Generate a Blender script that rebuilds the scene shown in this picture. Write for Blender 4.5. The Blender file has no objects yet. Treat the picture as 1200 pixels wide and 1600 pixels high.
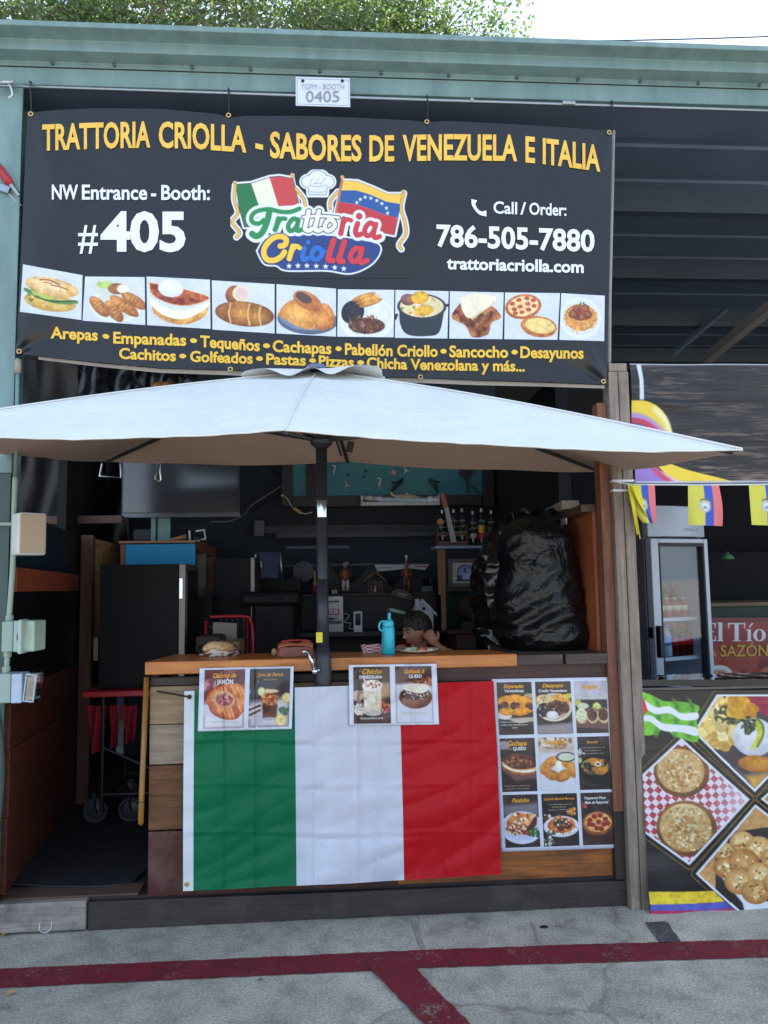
import bpy, bmesh, math, random
import numpy as np
from mathutils import Vector, Matrix, noise as mn
PI = math.pi; R = math.radians
sc = bpy.context.scene
col = sc.collection
random.seed(7)

# ------------------------------------------------------------ camera, sky, sun, exposure
FPX = 1180.0
CAM = Vector((0, -3.76, 1.604))
yaw, pit, rol = R(3.98), R(5.16), R(-0.88)
fw = Vector((math.sin(yaw)*math.cos(pit), math.cos(yaw)*math.cos(pit), math.sin(pit)))
rt = fw.cross(Vector((0, 0, 1))).normalized(); up = rt.cross(fw)
rt, up = rt*math.cos(rol)+up*math.sin(rol), -rt*math.sin(rol)+up*math.cos(rol)
cd = bpy.data.cameras.new('camera'); cam = bpy.data.objects.new('camera', cd); col.objects.link(cam)
cam.matrix_world = Matrix((( rt.x, up.x, -fw.x, CAM.x), (rt.y, up.y, -fw.y, CAM.y), (rt.z, up.z, -fw.z, CAM.z), (0, 0, 0, 1)))
cd.sensor_fit = 'VERTICAL'; cd.sensor_height = 24.0; cd.lens = 24.0*FPX/1600
cd.clip_start = .05; cd.clip_end = 2000
sc.camera = cam

SUN_EL, SUN_AZ = 37, 60           # the sun stands behind the stall, a little to the right
w = bpy.data.worlds.new('World'); sc.world = w; w.use_nodes = True
nt = w.node_tree; nt.nodes.clear()
sky = nt.nodes.new('ShaderNodeTexSky'); sky.sky_type = 'NISHITA'; sky.sun_disc = False
sky.sun_elevation = R(SUN_EL); sky.sun_rotation = R(SUN_AZ); sky.air_density = 1.0; sky.dust_density = 1.2; sky.ozone_density = 1.0
bg = nt.nodes.new('ShaderNodeBackground'); bg.inputs[1].default_value = .12
wo = nt.nodes.new('ShaderNodeOutputWorld')
wtc = nt.nodes.new('ShaderNodeTexCoord'); wmp = nt.nodes.new('ShaderNodeMapping'); wmp.inputs['Scale'].default_value = (1, 1, 2.2); wmp.inputs['Location'].default_value = (.3, .1, .2)
wn = nt.nodes.new('ShaderNodeTexNoise'); wn.inputs['Scale'].default_value = 2.4; wn.inputs['Detail'].default_value = 7; wn.inputs['Roughness'].default_value = .55
wr = nt.nodes.new('ShaderNodeValToRGB'); wr.color_ramp.elements[0].position = .30; wr.color_ramp.elements[0].color = (.66, .66, .66, 1); wr.color_ramp.elements[1].position = .60; wr.color_ramp.elements[1].color = (.97, .97, .97, 1)
wx = nt.nodes.new('ShaderNodeMix'); wx.data_type = 'RGBA'; wx.inputs[7].default_value = (1.0, 1.27, 1.64, 1)     # thin bright cloud
nt.links.new(wtc.outputs['Generated'], wmp.inputs['Vector']); nt.links.new(wmp.outputs[0], wn.inputs['Vector']); nt.links.new(wn.outputs['Fac'], wr.inputs[0]); nt.links.new(wr.outputs[0], wx.inputs[0])
nt.links.new(sky.outputs[0], wx.inputs[6]); nt.links.new(wx.outputs[2], bg.inputs[0]); nt.links.new(bg.outputs[0], wo.inputs[0])
sd = bpy.data.lights.new('sun', 'SUN'); sd.energy = 2.2; sd.angle = R(.5); sd.color = (1, .95, .87)
so = bpy.data.objects.new('sun', sd); col.objects.link(so)
el, az = R(SUN_EL), R(SUN_AZ)
sdir = Vector((math.sin(az)*math.cos(el), math.cos(az)*math.cos(el), math.sin(el)))
so.rotation_euler = sdir.to_track_quat('Z', 'Y').to_euler(); so.location = sdir*40
vs = sc.view_settings; vs.view_transform = 'Standard'; vs.look = 'None'; vs.gamma = 1; vs.use_curve_mapping = False
vs.exposure = 3.02
sc.cycles.max_bounces = 8; sc.cycles.transparent_max_bounces = 12
sc.cycles.sample_clamp_indirect = 6

# ------------------------------------------------------------ helpers
def ray(px, py): return fw + rt*((px-600)/FPX) - up*((py-800)/FPX)
def P(px, py, Y):
    d = ray(px, py); return CAM + d*((Y-CAM.y)/d.y)
def G(px, py, z=0.0):
    d = ray(px, py); return CAM + d*((z-CAM.z)/d.z)
def lin(c):
    if isinstance(c, (int, float)): c = (c, c, c)
    return tuple((x/12.92 if x <= .04045 else ((x+.055)/1.055)**2.4) for x in c)
def rgb(r, g, b): return lin((r/255, g/255, b/255))

MATS = {}
def _nodes(name):
    m = bpy.data.materials.new(name); m.use_nodes = True
    t = m.node_tree; b = t.nodes['Principled BSDF']; return m, t, b
def N(t, k, **kw):
    n = t.nodes.new(k)
    for a, v in kw.items(): setattr(n, a, v)
    return n
def coords(t, stretch=(1, 1, 1), rnd=True):
    tc = N(t, 'ShaderNodeTexCoord'); mp = N(t, 'ShaderNodeMapping')
    mp.inputs['Scale'].default_value = stretch
    t.links.new(tc.outputs['Object'], mp.inputs['Vector'])
    if rnd:
        oi = N(t, 'ShaderNodeObjectInfo'); ml = N(t, 'ShaderNodeMath', operation='MULTIPLY'); ml.inputs[1].default_value = 17.3
        t.links.new(oi.outputs['Random'], ml.inputs[0]); t.links.new(ml.outputs[0], mp.inputs['Location'])
    return mp
def ramp(t, src, stops):
    r = N(t, 'ShaderNodeValToRGB'); e = r.color_ramp.elements
    while len(e) < len(stops): e.new(.5)
    for k, (p, c) in enumerate(stops):
        e[k].position = p; e[k].color = (*c, 1) if not isinstance(c, (int, float)) else (c, c, c, 1)
    t.links.new(src, r.inputs[0]); return r
def noi(t, vec, scale, detail=5, rough=.6, dist=0):
    n = N(t, 'ShaderNodeTexNoise'); n.inputs['Scale'].default_value = scale; n.inputs['Detail'].default_value = detail
    n.inputs['Roughness'].default_value = rough; n.inputs['Distortion'].default_value = dist
    t.links.new(vec.outputs[0], n.inputs['Vector']); return n
def bumpn(t, b, src, strength, dist=.01):
    bp = N(t, 'ShaderNodeBump'); bp.inputs['Strength'].default_value = strength; bp.inputs['Distance'].default_value = dist
    t.links.new(src, bp.inputs['Height']); t.links.new(bp.outputs[0], b.inputs['Normal']); return bp
def M(name, c, rough=.5, metal=0., var=.15, scale=5., bump=0., bscale=80., spec=.5, coat=0., c2=None, stretch=(1, 1, 1), sheen=0, rvar=.1):
    if name in MATS: return MATS[name]
    m, t, b = _nodes(name); mp = coords(t, stretch)
    n = noi(t, mp, scale)
    lo = tuple(x*(1-var) for x in c); hi = tuple(min(1, x*(1+var)) for x in c) if c2 is None else c2
    r = ramp(t, n.outputs['Fac'], [(.3, lo), (.72, hi)])
    t.links.new(r.outputs[0], b.inputs['Base Color'])
    b.inputs['Metallic'].default_value = metal; b.inputs['Specular IOR Level'].default_value = spec
    rr = ramp(t, n.outputs['Fac'], [(.3, max(.02, rough-rvar*rough)), (.75, min(1, rough+rvar*rough))]); t.links.new(rr.outputs[0], b.inputs['Roughness'])
    if coat: b.inputs['Coat Weight'].default_value = coat; b.inputs['Coat Roughness'].default_value = .12
    if bump:
        nb = noi(t, mp, bscale, 4); bumpn(t, b, nb.outputs['Fac'], bump)
    MATS[name] = m; return m
def WOOD(name, c1, c2, axis=0, rough=.6, g=1., bump=.25, dirt=.35, dirtc=None, coat=0):
    if name in MATS: return MATS[name]
    m, t, b = _nodes(name)
    st = [14*g]*3; st[axis] = 1.1*g; mp = coords(t, st)
    n = noi(t, mp, 2.2, 8, .68, .6); f = noi(t, mp, 9, 6, .75)
    r = ramp(t, n.outputs['Fac'], [(.28, c2), (.5, tuple((a+b_)/2 for a, b_ in zip(c1, c2))), (.68, c1)])
    mx = N(t, 'ShaderNodeMix', data_type='RGBA', blend_type='MULTIPLY'); mx.inputs[0].default_value = .75
    fr = ramp(t, f.outputs['Fac'], [(.33, .62), (.58, 1.)])
    t.links.new(r.outputs[0], mx.inputs[6]); t.links.new(fr.outputs[0], mx.inputs[7])
    mp2 = coords(t); d = noi(t, mp2, 4.5, 6, .7)
    dr = ramp(t, d.outputs['Fac'], [(.5, 0.), (.72, 1.)]); dm = N(t, 'ShaderNodeMath', operation='MULTIPLY'); dm.inputs[1].default_value = dirt
    t.links.new(dr.outputs[0], dm.inputs[0])
    m2 = N(t, 'ShaderNodeMix', data_type='RGBA'); m2.inputs[7].default_value = (*(dirtc or tuple(x*.3 for x in c2)), 1)
    t.links.new(dm.outputs[0], m2.inputs[0]); t.links.new(mx.outputs[2], m2.inputs[6]); t.links.new(m2.outputs[2], b.inputs['Base Color'])
    b.inputs['Roughness'].default_value = rough
    if coat: b.inputs['Coat Weight'].default_value = coat; b.inputs['Coat Roughness'].default_value = .25
    bumpn(t, b, f.outputs['Fac'], bump, .006)
    MATS[name] = m; return m
def PRINT(name, rough=.4, coat=0., bump=0.0, bscale=90):
    if name in MATS: return MATS[name]
    m, t, b = _nodes(name); a = N(t, 'ShaderNodeAttribute'); a.attribute_name = 'Col'
    t.links.new(a.outputs['Color'], b.inputs['Base Color']); b.inputs['Roughness'].default_value = rough
    if coat: b.inputs['Coat Weight'].default_value = coat; b.inputs['Coat Roughness'].default_value = .1
    mp = coords(t); n = noi(t, mp, bscale, 3); bumpn(t, b, n.outputs['Fac'], bump or .02, .004)
    MATS[name] = m; return m
def GLASS(name, tint=(1, 1, 1), refl=1., rough=.02, ior=1.5, haze=0.):
    if name in MATS: return MATS[name]
    m, t, b = _nodes(name); out = t.nodes['Material Output']
    tr = N(t, 'ShaderNodeBsdfTransparent'); tr.inputs[0].default_value = (*tint, 1)
    gl = N(t, 'ShaderNodeBsdfGlossy'); gl.inputs['Roughness'].default_value = rough
    lw = N(t, 'ShaderNodeLayerWeight'); pw = N(t, 'ShaderNodeMath', operation='POWER'); pw.inputs[1].default_value = 5; t.links.new(lw.outputs['Facing'], pw.inputs[0])
    fr = N(t, 'ShaderNodeMath', operation='MULTIPLY_ADD'); fr.inputs[1].default_value = .95; fr.inputs[2].default_value = .045; t.links.new(pw.outputs[0], fr.inputs[0])
    mp = coords(t); n = noi(t, mp, 14, 3); bp = N(t, 'ShaderNodeBump'); bp.inputs['Strength'].default_value = .06; bp.inputs['Distance'].default_value = .003
    t.links.new(n.outputs['Fac'], bp.inputs['Height']); t.links.new(bp.outputs[0], gl.inputs['Normal'])
    ml = N(t, 'ShaderNodeMath', operation='MULTIPLY_ADD'); ml.inputs[1].default_value = refl; ml.inputs[2].default_value = haze
    t.links.new(fr.outputs[0], ml.inputs[0])
    mx = N(t, 'ShaderNodeMixShader'); t.links.new(ml.outputs[0], mx.inputs[0]); t.links.new(tr.outputs[0], mx.inputs[1]); t.links.new(gl.outputs[0], mx.inputs[2])
    t.links.new(mx.outputs[0], out.inputs[0]); MATS[name] = m; return m

# ---- things
def tag(o, label, cat, group=None, kind=None):
    if label: o['label'] = label
    if cat: o['category'] = cat
    if group: o['group'] = group
    if kind: o['kind'] = kind
    return o
def thing(name, label, cat, loc=(0, 0, 0), rz=0, group=None):
    o = bpy.data.objects.new(name, None); col.objects.link(o); o.empty_display_size = .1
    o.location = loc; o.rotation_euler = (0, 0, rz); return tag(o, label, cat, group)
def mat4(o):
    m = Matrix.Translation(o.location) @ o.rotation_euler.to_matrix().to_4x4()
    return m
def wmat(o):
    return (wmat(o.parent) @ o.matrix_parent_inverse @ mat4(o)) if o.parent else mat4(o)
def attach(o, parent):
    o.parent = parent; o.matrix_parent_inverse = wmat(parent).inverted()
def dup(root, loc=None, rz=None, label=None, group=None):
    def cp(o, par):
        c = o.copy(); col.objects.link(c)
        if par is not None: c.parent = par
        for ch in list(o.children): cp(ch, c)
        return c
    r = cp(root, None)
    if loc is not None: r.location = loc
    if rz is not None: r.rotation_euler = (0, 0, rz)
    if label: r['label'] = label
    if group: r['group'] = group
    return r

class B:
    def __init__(s): s.v = []; s.f = []; s.mi = []; s.c = None
    def add(s, vs, fs, mi=0):
        k = len(s.v); s.v += [tuple(v) for v in vs]; s.f += [tuple(i+k for i in f) for f in fs]; s.mi += [mi]*len(fs); return s
    def box(s, c, d, rot=None, mi=0):
        x, y, z = d[0]/2, d[1]/2, d[2]/2; c = Vector(c)
        vs = [Vector((a*x, b_*y, e*z)) for a in (-1, 1) for b_ in (-1, 1) for e in (-1, 1)]
        if rot is not None:
            if not isinstance(rot, Matrix): rot = Matrix.Rotation(rot[2], 3, 'Z') @ Matrix.Rotation(rot[1], 3, 'Y') @ Matrix.Rotation(rot[0], 3, 'X')
            vs = [rot @ v for v in vs]
        return s.add([v+c for v in vs], [(0, 1, 3, 2), (4, 6, 7, 5), (0, 4, 5, 1), (2, 3, 7, 6), (0, 2, 6, 4), (1, 5, 7, 3)], mi)
    def bx(s, x0, x1, y0, y1, z0, z1, mi=0): return s.box(((x0+x1)/2, (y0+y1)/2, (z0+z1)/2), (abs(x1-x0), abs(y1-y0), abs(z1-z0)), None, mi)
    def bpx(s, x0, y0, x1, y1, Y, d, mi=0):
        xm, ym = (x0+x1)/2, (y0+y1)/2
        return s.bx(P(x0, ym, Y).x, P(x1, ym, Y).x, Y, Y+d, P(xm, y1, Y).z, P(xm, y0, Y).z, mi)
    def tube(s, pts, r, n=10, cap=True, mi=0):
        pts = [Vector(p) for p in pts]; rs = r if isinstance(r, (list, tuple)) else [r]*len(pts)
        vs = []; fs = []; u = None
        for i, p in enumerate(pts):
            t = (pts[min(i+1, len(pts)-1)]-pts[max(i-1, 0)]).normalized()
            if u is None: u = t.orthogonal().normalized()
            else: u = (u - t*u.dot(t)).normalized() if (u - t*u.dot(t)).length > 1e-6 else t.orthogonal().normalized()
            w_ = t.cross(u)
            vs += [p+(u*math.cos(2*PI*k/n)+w_*math.sin(2*PI*k/n))*rs[i] for k in range(n)]
        for i in range(len(pts)-1):
            for k in range(n): a = i*n+k; b_ = i*n+(k+1) % n; fs.append((a, b_, b_+n, a+n))
        if cap: fs.append(tuple(range(n))[::-1]); fs.append(tuple(range((len(pts)-1)*n, len(pts)*n)))
        return s.add(vs, fs, mi)
    def lathe(s, prof, c=(0, 0, 0), n=20, rot=None, sx=1, sy=1, mi=0):
        c = Vector(c); vs = []; fs = []
        for r_, z in prof:
            for k in range(n):
                v = Vector((r_*math.cos(2*PI*k/n)*sx, r_*math.sin(2*PI*k/n)*sy, z))
                vs.append((rot @ v if rot is not None else v)+c)
        for i in range(len(prof)-1):
            for k in range(n): a = i*n+k; b_ = i*n+(k+1) % n; fs.append((a, b_, b_+n, a+n))
        fs.append(tuple(range(n))[::-1]); fs.append(tuple(range((len(prof)-1)*n, len(prof)*n)))
        return s.add(vs, fs, mi)
    def sph(s, c, r, n=12, mi=0, rot=None):
        if isinstance(r, (int, float)): r = (r, r, r)
        c = Vector(c); vs = []; fs = []; m = n//2+1
        for i in range(m+1):
            th = PI*i/m
            for k in range(n):
                v = Vector((r[0]*math.sin(th)*math.cos(2*PI*k/n), r[1]*math.sin(th)*math.sin(2*PI*k/n), r[2]*math.cos(th)))
                vs.append((rot @ v if rot is not None else v)+c)
        for i in range(m):
            for k in range(n): a = i*n+k; b_ = i*n+(k+1) % n; fs.append((a, a+n, b_+n, b_))
        return s.add(vs, fs, mi)
    def prism(s, pts, off, mi=0):       # polygon extruded along a vector
        k = len(pts); off = Vector(off); pts = [Vector(p) for p in pts]
        vs = pts+[p+off for p in pts]
        return s.add(vs, [tuple(range(k)), tuple(range(k, 2*k))[::-1]]+[(i, k+i, k+(i+1) % k, (i+1) % k) for i in range(k)], mi)
    def grid(s, fn, nu, nv, mi=0):
        vs = [fn(i/nu, j/nv) for j in range(nv+1) for i in range(nu+1)]
        return s.add(vs, [(j*(nu+1)+i, j*(nu+1)+i+1, (j+1)*(nu+1)+i+1, (j+1)*(nu+1)+i) for j in range(nv) for i in range(nu)], mi)
    def build(s, name, mats, parent=None, bevel=0, smooth=False, label=None, cat=None, group=None, kind=None, solid=0, seg=2):
        me = bpy.data.meshes.new(name); me.from_pydata(s.v, [], s.f)
        if not isinstance(mats, (list, tuple)): mats = [mats]
        for m in mats: me.materials.append(m)
        if len(mats) > 1: me.polygons.foreach_set('material_index', s.mi)
        if smooth: me.polygons.foreach_set('use_smooth', [True]*len(me.polygons))
        if s.c is not None:
            at = me.color_attributes.new('Col', 'FLOAT_COLOR', 'POINT'); at.data.foreach_set('color', s.c)
        me.update()
        bm = bmesh.new(); bm.from_mesh(me); bmesh.ops.recalc_face_normals(bm, faces=bm.faces); bm.to_mesh(me); bm.free()
        o = bpy.data.objects.new(name, me); col.objects.link(o)
        if parent is not None: attach(o, parent)
        if solid:
            md = o.modifiers.new('thick', 'SOLIDIFY'); md.thickness = solid; md.offset = 0
        if bevel:
            md = o.modifiers.new('bevel', 'BEVEL'); md.width = bevel; md.segments = seg; md.limit_method = 'ANGLE'; md.angle_limit = R(40); md.harden_normals = False
        return tag(o, label, cat, group, kind)
def smooth_path(pts, k=6):
    pts = [Vector(p) for p in pts]; out = []
    for i in range(len(pts)-1):
        p0 = pts[max(i-1, 0)]; p1 = pts[i]; p2 = pts[i+1]; p3 = pts[min(i+2, len(pts)-1)]
        for j in range(k):
            t = j/k; out.append(.5*((2*p1)+(p2-p0)*t+(2*p0-5*p1+4*p2-p3)*t*t+(3*p1-p0-3*p2+p3)*t**3))
    out.append(pts[-1]); return out

# ---- lettering as real flat letters
_tc = {}
def glyphs(s, bold=0., shear=0., space=1.):
    key = (s, bold, shear, space)
    if key in _tc: return _tc[key]
    cu = bpy.data.curves.new('lettering', 'FONT'); cu.body = s; cu.offset = bold; cu.shear = shear; cu.space_character = space
    cu.resolution_u = 3; cu.fill_mode = 'FRONT'
    o = bpy.data.objects.new('lettering', cu); col.objects.link(o)
    dg = bpy.context.evaluated_depsgraph_get(); me = bpy.data.meshes.new_from_object(o.evaluated_get(dg))
    bpy.data.objects.remove(o); bpy.data.curves.remove(cu)
    bm = bmesh.new(); bm.from_mesh(me); bpy.data.meshes.remove(me)
    bmesh.ops.remove_doubles(bm, verts=bm.verts, dist=1e-5)
    _tc[key] = bm; return bm
_cap = []
def text(name, words, base, cap, surf, m, parent, bold=.02, shear=0., space=1., cut=0, off=.002):
    """words: (string, px left, px right); base: function px -> baseline py; cap: capital height in px; surf: (px,py,off) -> point"""
    if not _cap:
        h = glyphs('H'); _cap.append(max(v.co.y for v in h.verts))
    out = B()
    for s_, x0, x1 in words:
        bm = glyphs(s_, bold, shear, space).copy()
        xs = [v.co.x for v in bm.verts]
        if not xs: continue
        a, b_ = min(xs), max(xs); k = (x1-x0)/(b_-a)
        if cut:
            for i in range(1, int((x1-x0)/cut)+1):
                g = bm.verts[:]+bm.edges[:]+bm.faces[:]
                bmesh.ops.bisect_plane(bm, geom=g, plane_co=(a+i*cut/k, 0, 0), plane_no=(1, 0, 0), dist=1e-5)
        bm.verts.index_update()
        vs = []
        for v in bm.verts:
            px = x0+(v.co.x-a)*k; py = base(px)-(v.co.y+bold*.0)*cap/(_cap[0]+2*bold*0)
            vs.append(surf(px, py, off))
        out.add(vs, [tuple(v.index for v in f.verts) for f in bm.faces]); bm.free()
    return out.build(name, m, parent)
def poly(pts):
    def f(x):
        if x <= pts[0][0]: i = 0
        else:
            i = max(j for j in range(len(pts)-1) if pts[j][0] <= x)
        (a, b_), (c, d) = pts[i], pts[i+1]
        return b_+(d-b_)*(x-a)/(c-a)
    return f

# ---- a small painter for printed pictures: fills a colour grid that becomes one coloured mesh
rng = np.random.default_rng(5)
def vnoise(h, w, cells, oct=3):
    out = np.zeros((h, w)); amp = 1; tot = 0
    cy, cx = (cells if isinstance(cells, tuple) else (cells, cells))
    for o in range(oct):
        gy, gx = max(2, int(cy*2**o)), max(2, int(cx*2**o)); g = rng.random((gy+2, gx+2))
        y = np.linspace(0, gy, h); x = np.linspace(0, gx, w); yi = y.astype(int); xi = x.astype(int)
        fy = y-yi; fx = x-xi; fy = fy*fy*(3-2*fy); fx = fx*fx*(3-2*fx)
        fy = fy[:, None]; fx = fx[None, :]
        a = g[yi][:, xi]; b_ = g[yi][:, xi+1]; c = g[yi+1][:, xi]; d = g[yi+1][:, xi+1]
        out += amp*((a*(1-fx)+b_*fx)*(1-fy)+(c*(1-fx)+d*fx)*fy); tot += amp; amp *= .55
    return out/tot
class Cv:
    def __init__(s, h, w, bg, hgt=100.):
        s.h, s.w = h, w; s.u = hgt/h; s.a = np.empty((h, w, 3)); s.a[:] = np.array(bg)/255.
        yy, xx = np.mgrid[0:h, 0:w]; s.y = (yy+.5)*s.u; s.x = (xx+.5)*s.u; s.W = w*s.u; s.H = hgt
        s.mask = None
    def blend(s, a, c):
        a = np.clip(a, 0, 1)
        if s.mask is not None: a = a*s.mask
        c = np.array(c)/255. if not (isinstance(c, np.ndarray) and c.ndim == 3) else c
        s.a = s.a*(1-a[..., None])+c*a[..., None]
    def tex(s, c1, c2, cells, oct=3):
        n = np.clip((vnoise(s.h, s.w, cells, oct)-.5)*2.2+.5, 0, 1)[..., None]; return (np.array(c1)*(1-n)+np.array(c2)*n)/255.
    def de(s, cx, cy, rx, ry, ang=0):
        c, n = math.cos(ang), math.sin(ang); dx, dy = s.x-cx, s.y-cy
        u = (dx*c+dy*n)/rx; v = (-dx*n+dy*c)/ry; return (np.sqrt(u*u+v*v)-1)*min(rx, ry)
    def dl(s, pts):
        d = np.full((s.h, s.w), 1e9)
        for (x0, y0), (x1, y1) in zip(pts[:-1], pts[1:]):
            vx, vy = x1-x0, y1-y0; L = vx*vx+vy*vy+1e-9; t = np.clip(((s.x-x0)*vx+(s.y-y0)*vy)/L, 0, 1)
            d = np.minimum(d, np.hypot(s.x-x0-t*vx, s.y-y0-t*vy))
        return d
    def dp(s, pts):
        ins = np.zeros((s.h, s.w), bool); n = len(pts)
        for i in range(n):
            (x0, y0), (x1, y1) = pts[i], pts[(i+1) % n]
            if y0 == y1: continue
            cnd = ((y0 > s.y) != (y1 > s.y)) & (s.x < (x1-x0)*(s.y-y0)/(y1-y0)+x0); ins ^= cnd
        d = s.dl(pts+[pts[0]]); return np.where(ins, -d, d)
    def fill(s, d, c, soft=None):
        soft = soft or s.u*1.2; s.blend(.5-d/soft, c); return d
    def e(s, cx, cy, rx, ry, c, ang=0, soft=None): return s.fill(s.de(cx, cy, rx, ry, ang), c, soft)
    def p(s, pts, c, soft=None): return s.fill(s.dp(pts), c, soft)
    def l(s, pts, r, c, soft=None): return s.fill(s.dl(pts)-r, c, soft)
    def sm(s, pts, k=5): return [(v.x, v.y) for v in smooth_path([(a, b_, 0) for a, b_ in pts], k)]
    def dome(s, cx, cy, rx, ry, c1, c2, ang=0, cells=10, top=None):   # rounded food: lighter top, toasted edge, mottled
        d = s.de(cx, cy, rx, ry, ang); k = np.clip(-d/min(rx, ry), 0, 1)**.6
        k = np.clip(k*.75+.35*(cy-s.y)/ry*.5+.1+(vnoise(s.h, s.w, cells)-.5)*.9, 0, 1)[..., None]
        s.blend(.5-d/(s.u*1.3), (np.array(c2)*(1-k)+np.array(c1)*k)/255.); return d
    def bits(s, n, cx, cy, rx, ry, size, cols, long=1., ang=None):
        for i in range(n):
            t = random.random()*2*PI; q = math.sqrt(random.random())
            z = size*random.uniform(.6, 1.3)
            x, y = cx+rx*q*math.cos(t), cy+ry*q*math.sin(t); a = random.random()*PI if ang is None else ang+random.uniform(-.5, .5)
            c = random.choice(cols); m = int(max(2, (z*long*1.5)/s.u+2)); iy, ix = int(y/s.u), int(x/s.u)
            y0, y1, x0, x1 = max(0, iy-m), min(s.h, iy+m), max(0, ix-m), min(s.w, ix+m)
            if y1 <= y0 or x1 <= x0: continue
            X = s.x[y0:y1, x0:x1]-x; Y = s.y[y0:y1, x0:x1]-y
            u = (X*math.cos(a)+Y*math.sin(a))/(z*long); v = (-X*math.sin(a)+Y*math.cos(a))/z
            al = np.clip(.5-(np.sqrt(u*u+v*v)-1)*z/(s.u*1.3), 0, 1)
            if s.mask is not None: al = al*s.mask[y0:y1, x0:x1]
            f = random.uniform(.85, 1.1); s.a[y0:y1, x0:x1] = s.a[y0:y1, x0:x1]*(1-al[..., None])+np.clip(np.array(c)*f/255., 0, 1)*al[..., None]
    def star(s, cx, cy, r, c):
        pts = [(cx+math.sin(k*PI/5)*(r if k % 2 == 0 else r*.42), cy-math.cos(k*PI/5)*(r if k % 2 == 0 else r*.42)) for k in range(10)]; s.p(pts, c)
    def colors(s):
        a = np.clip(s.a, 0, 1); l_ = np.where(a <= .04045, a/12.92, ((a+.055)/1.055)**2.4)*.92
        return np.concatenate([l_, np.ones((s.h, s.w, 1))], 2).reshape(-1).astype(np.float32)
def picture(name, cv, surf, m, parent, label=None):     # surf(u,v) -> point, v downward
    h, w_ = cv.h, cv.w; b = B()
    if name.endswith('picture') or name in ('banner',): mx_ = cv.a.max(2); amp_ = .06+.94*np.clip((mx_-cv.a.min(2))/(mx_+.02)*1.4, 0, 1); cv.a = cv.a*(1+amp_*(.32*(vnoise(h, w_, (h/5, w_/5), 2)-.5)+.3*(vnoise(h, w_, 6, 2)-.5)))[..., None]
    b.v = [tuple(surf(i/(w_-1), j/(h-1))) for j in range(h) for i in range(w_)]
    b.f = [(j*w_+i, j*w_+i+1, (j+1)*w_+i+1, (j+1)*w_+i) for j in range(h-1) for i in range(w_-1)]
    b.mi = [0]*len(b.f); b.c = cv.colors()
    return b.build(name, m, parent, smooth=True, label=label)
def quad(pts, surf, off=.002):      # four pixel corners TL TR BR BL -> surface
    (a, b_, c, d) = pts
    def f(u, v):
        x = (a[0]*(1-u)+b_[0]*u)*(1-v)+(d[0]*(1-u)+c[0]*u)*v; y = (a[1]*(1-u)+b_[1]*u)*(1-v)+(d[1]*(1-u)+c[1]*u)*v
        return surf(x, y, off)
    return f
# ------------------------------------------------------------ ground
def concrete():
    m, t, b = _nodes('worn_concrete'); mp = coords(t, rnd=False)
    n1 = noi(t, mp, .9, 6, .62); n2 = noi(t, mp, 7, 8, .72); n3 = noi(t, mp, 95, 3, .7); n4 = noi(t, mp, 260, 2, .6)
    r1 = ramp(t, n1.outputs['Fac'], [(.3, rgb(144, 139, 130)), (.5, rgb(172, 166, 154)), (.72, rgb(198, 192, 179))])
    r2 = ramp(t, n2.outputs['Fac'], [(.3, .5), (.52, .95), (.75, 1.12)])
    r3 = ramp(t, n3.outputs['Fac'], [(.36, .55), (.52, 1.), (.66, 1.45)])
    def mul(a, c, f):
        x = N(t, 'ShaderNodeMix', data_type='RGBA', blend_type='MULTIPLY'); x.inputs[0].default_value = f
        t.links.new(a, x.inputs[6]); t.links.new(c, x.inputs[7]); return x.outputs[2]
    c = mul(mul(r1.outputs[0], r2.outputs[0], .8), r3.outputs[0], .7)
    v = N(t, 'ShaderNodeTexVoronoi', feature='DISTANCE_TO_EDGE'); v.inputs['Scale'].default_value = .55
    nd = noi(t, mp, 3, 5, .7); ad = N(t, 'ShaderNodeMix', data_type='VECTOR'); ad.inputs[0].default_value = .16
    t.links.new(mp.outputs[0], ad.inputs[4]); t.links.new(nd.outputs['Color'], ad.inputs[5]); t.links.new(ad.outputs[1], v.inputs['Vector'])
    cr = ramp(t, v.outputs['Distance'], [(0., .35), (.006, 1.)]); c = mul(c, cr.outputs[0], .55)
    n5 = noi(t, mp, 2.3, 7, .7, 1.2); st = ramp(t, n5.outputs['Fac'], [(.60, 1.), (.70, .42)]); c = mul(c, st.outputs[0], .8)
    t.links.new(c, b.inputs['Base Color']); b.inputs['Roughness'].default_value = .85
    ad2 = N(t, 'ShaderNodeMath', operation='ADD'); t.links.new(n3.outputs['Fac'], ad2.inputs[0]); t.links.new(n4.outputs['Fac'], ad2.inputs[1])
    bumpn(t, b, ad2.outputs[0], .55, .006); MATS['worn_concrete'] = m; return m
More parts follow.
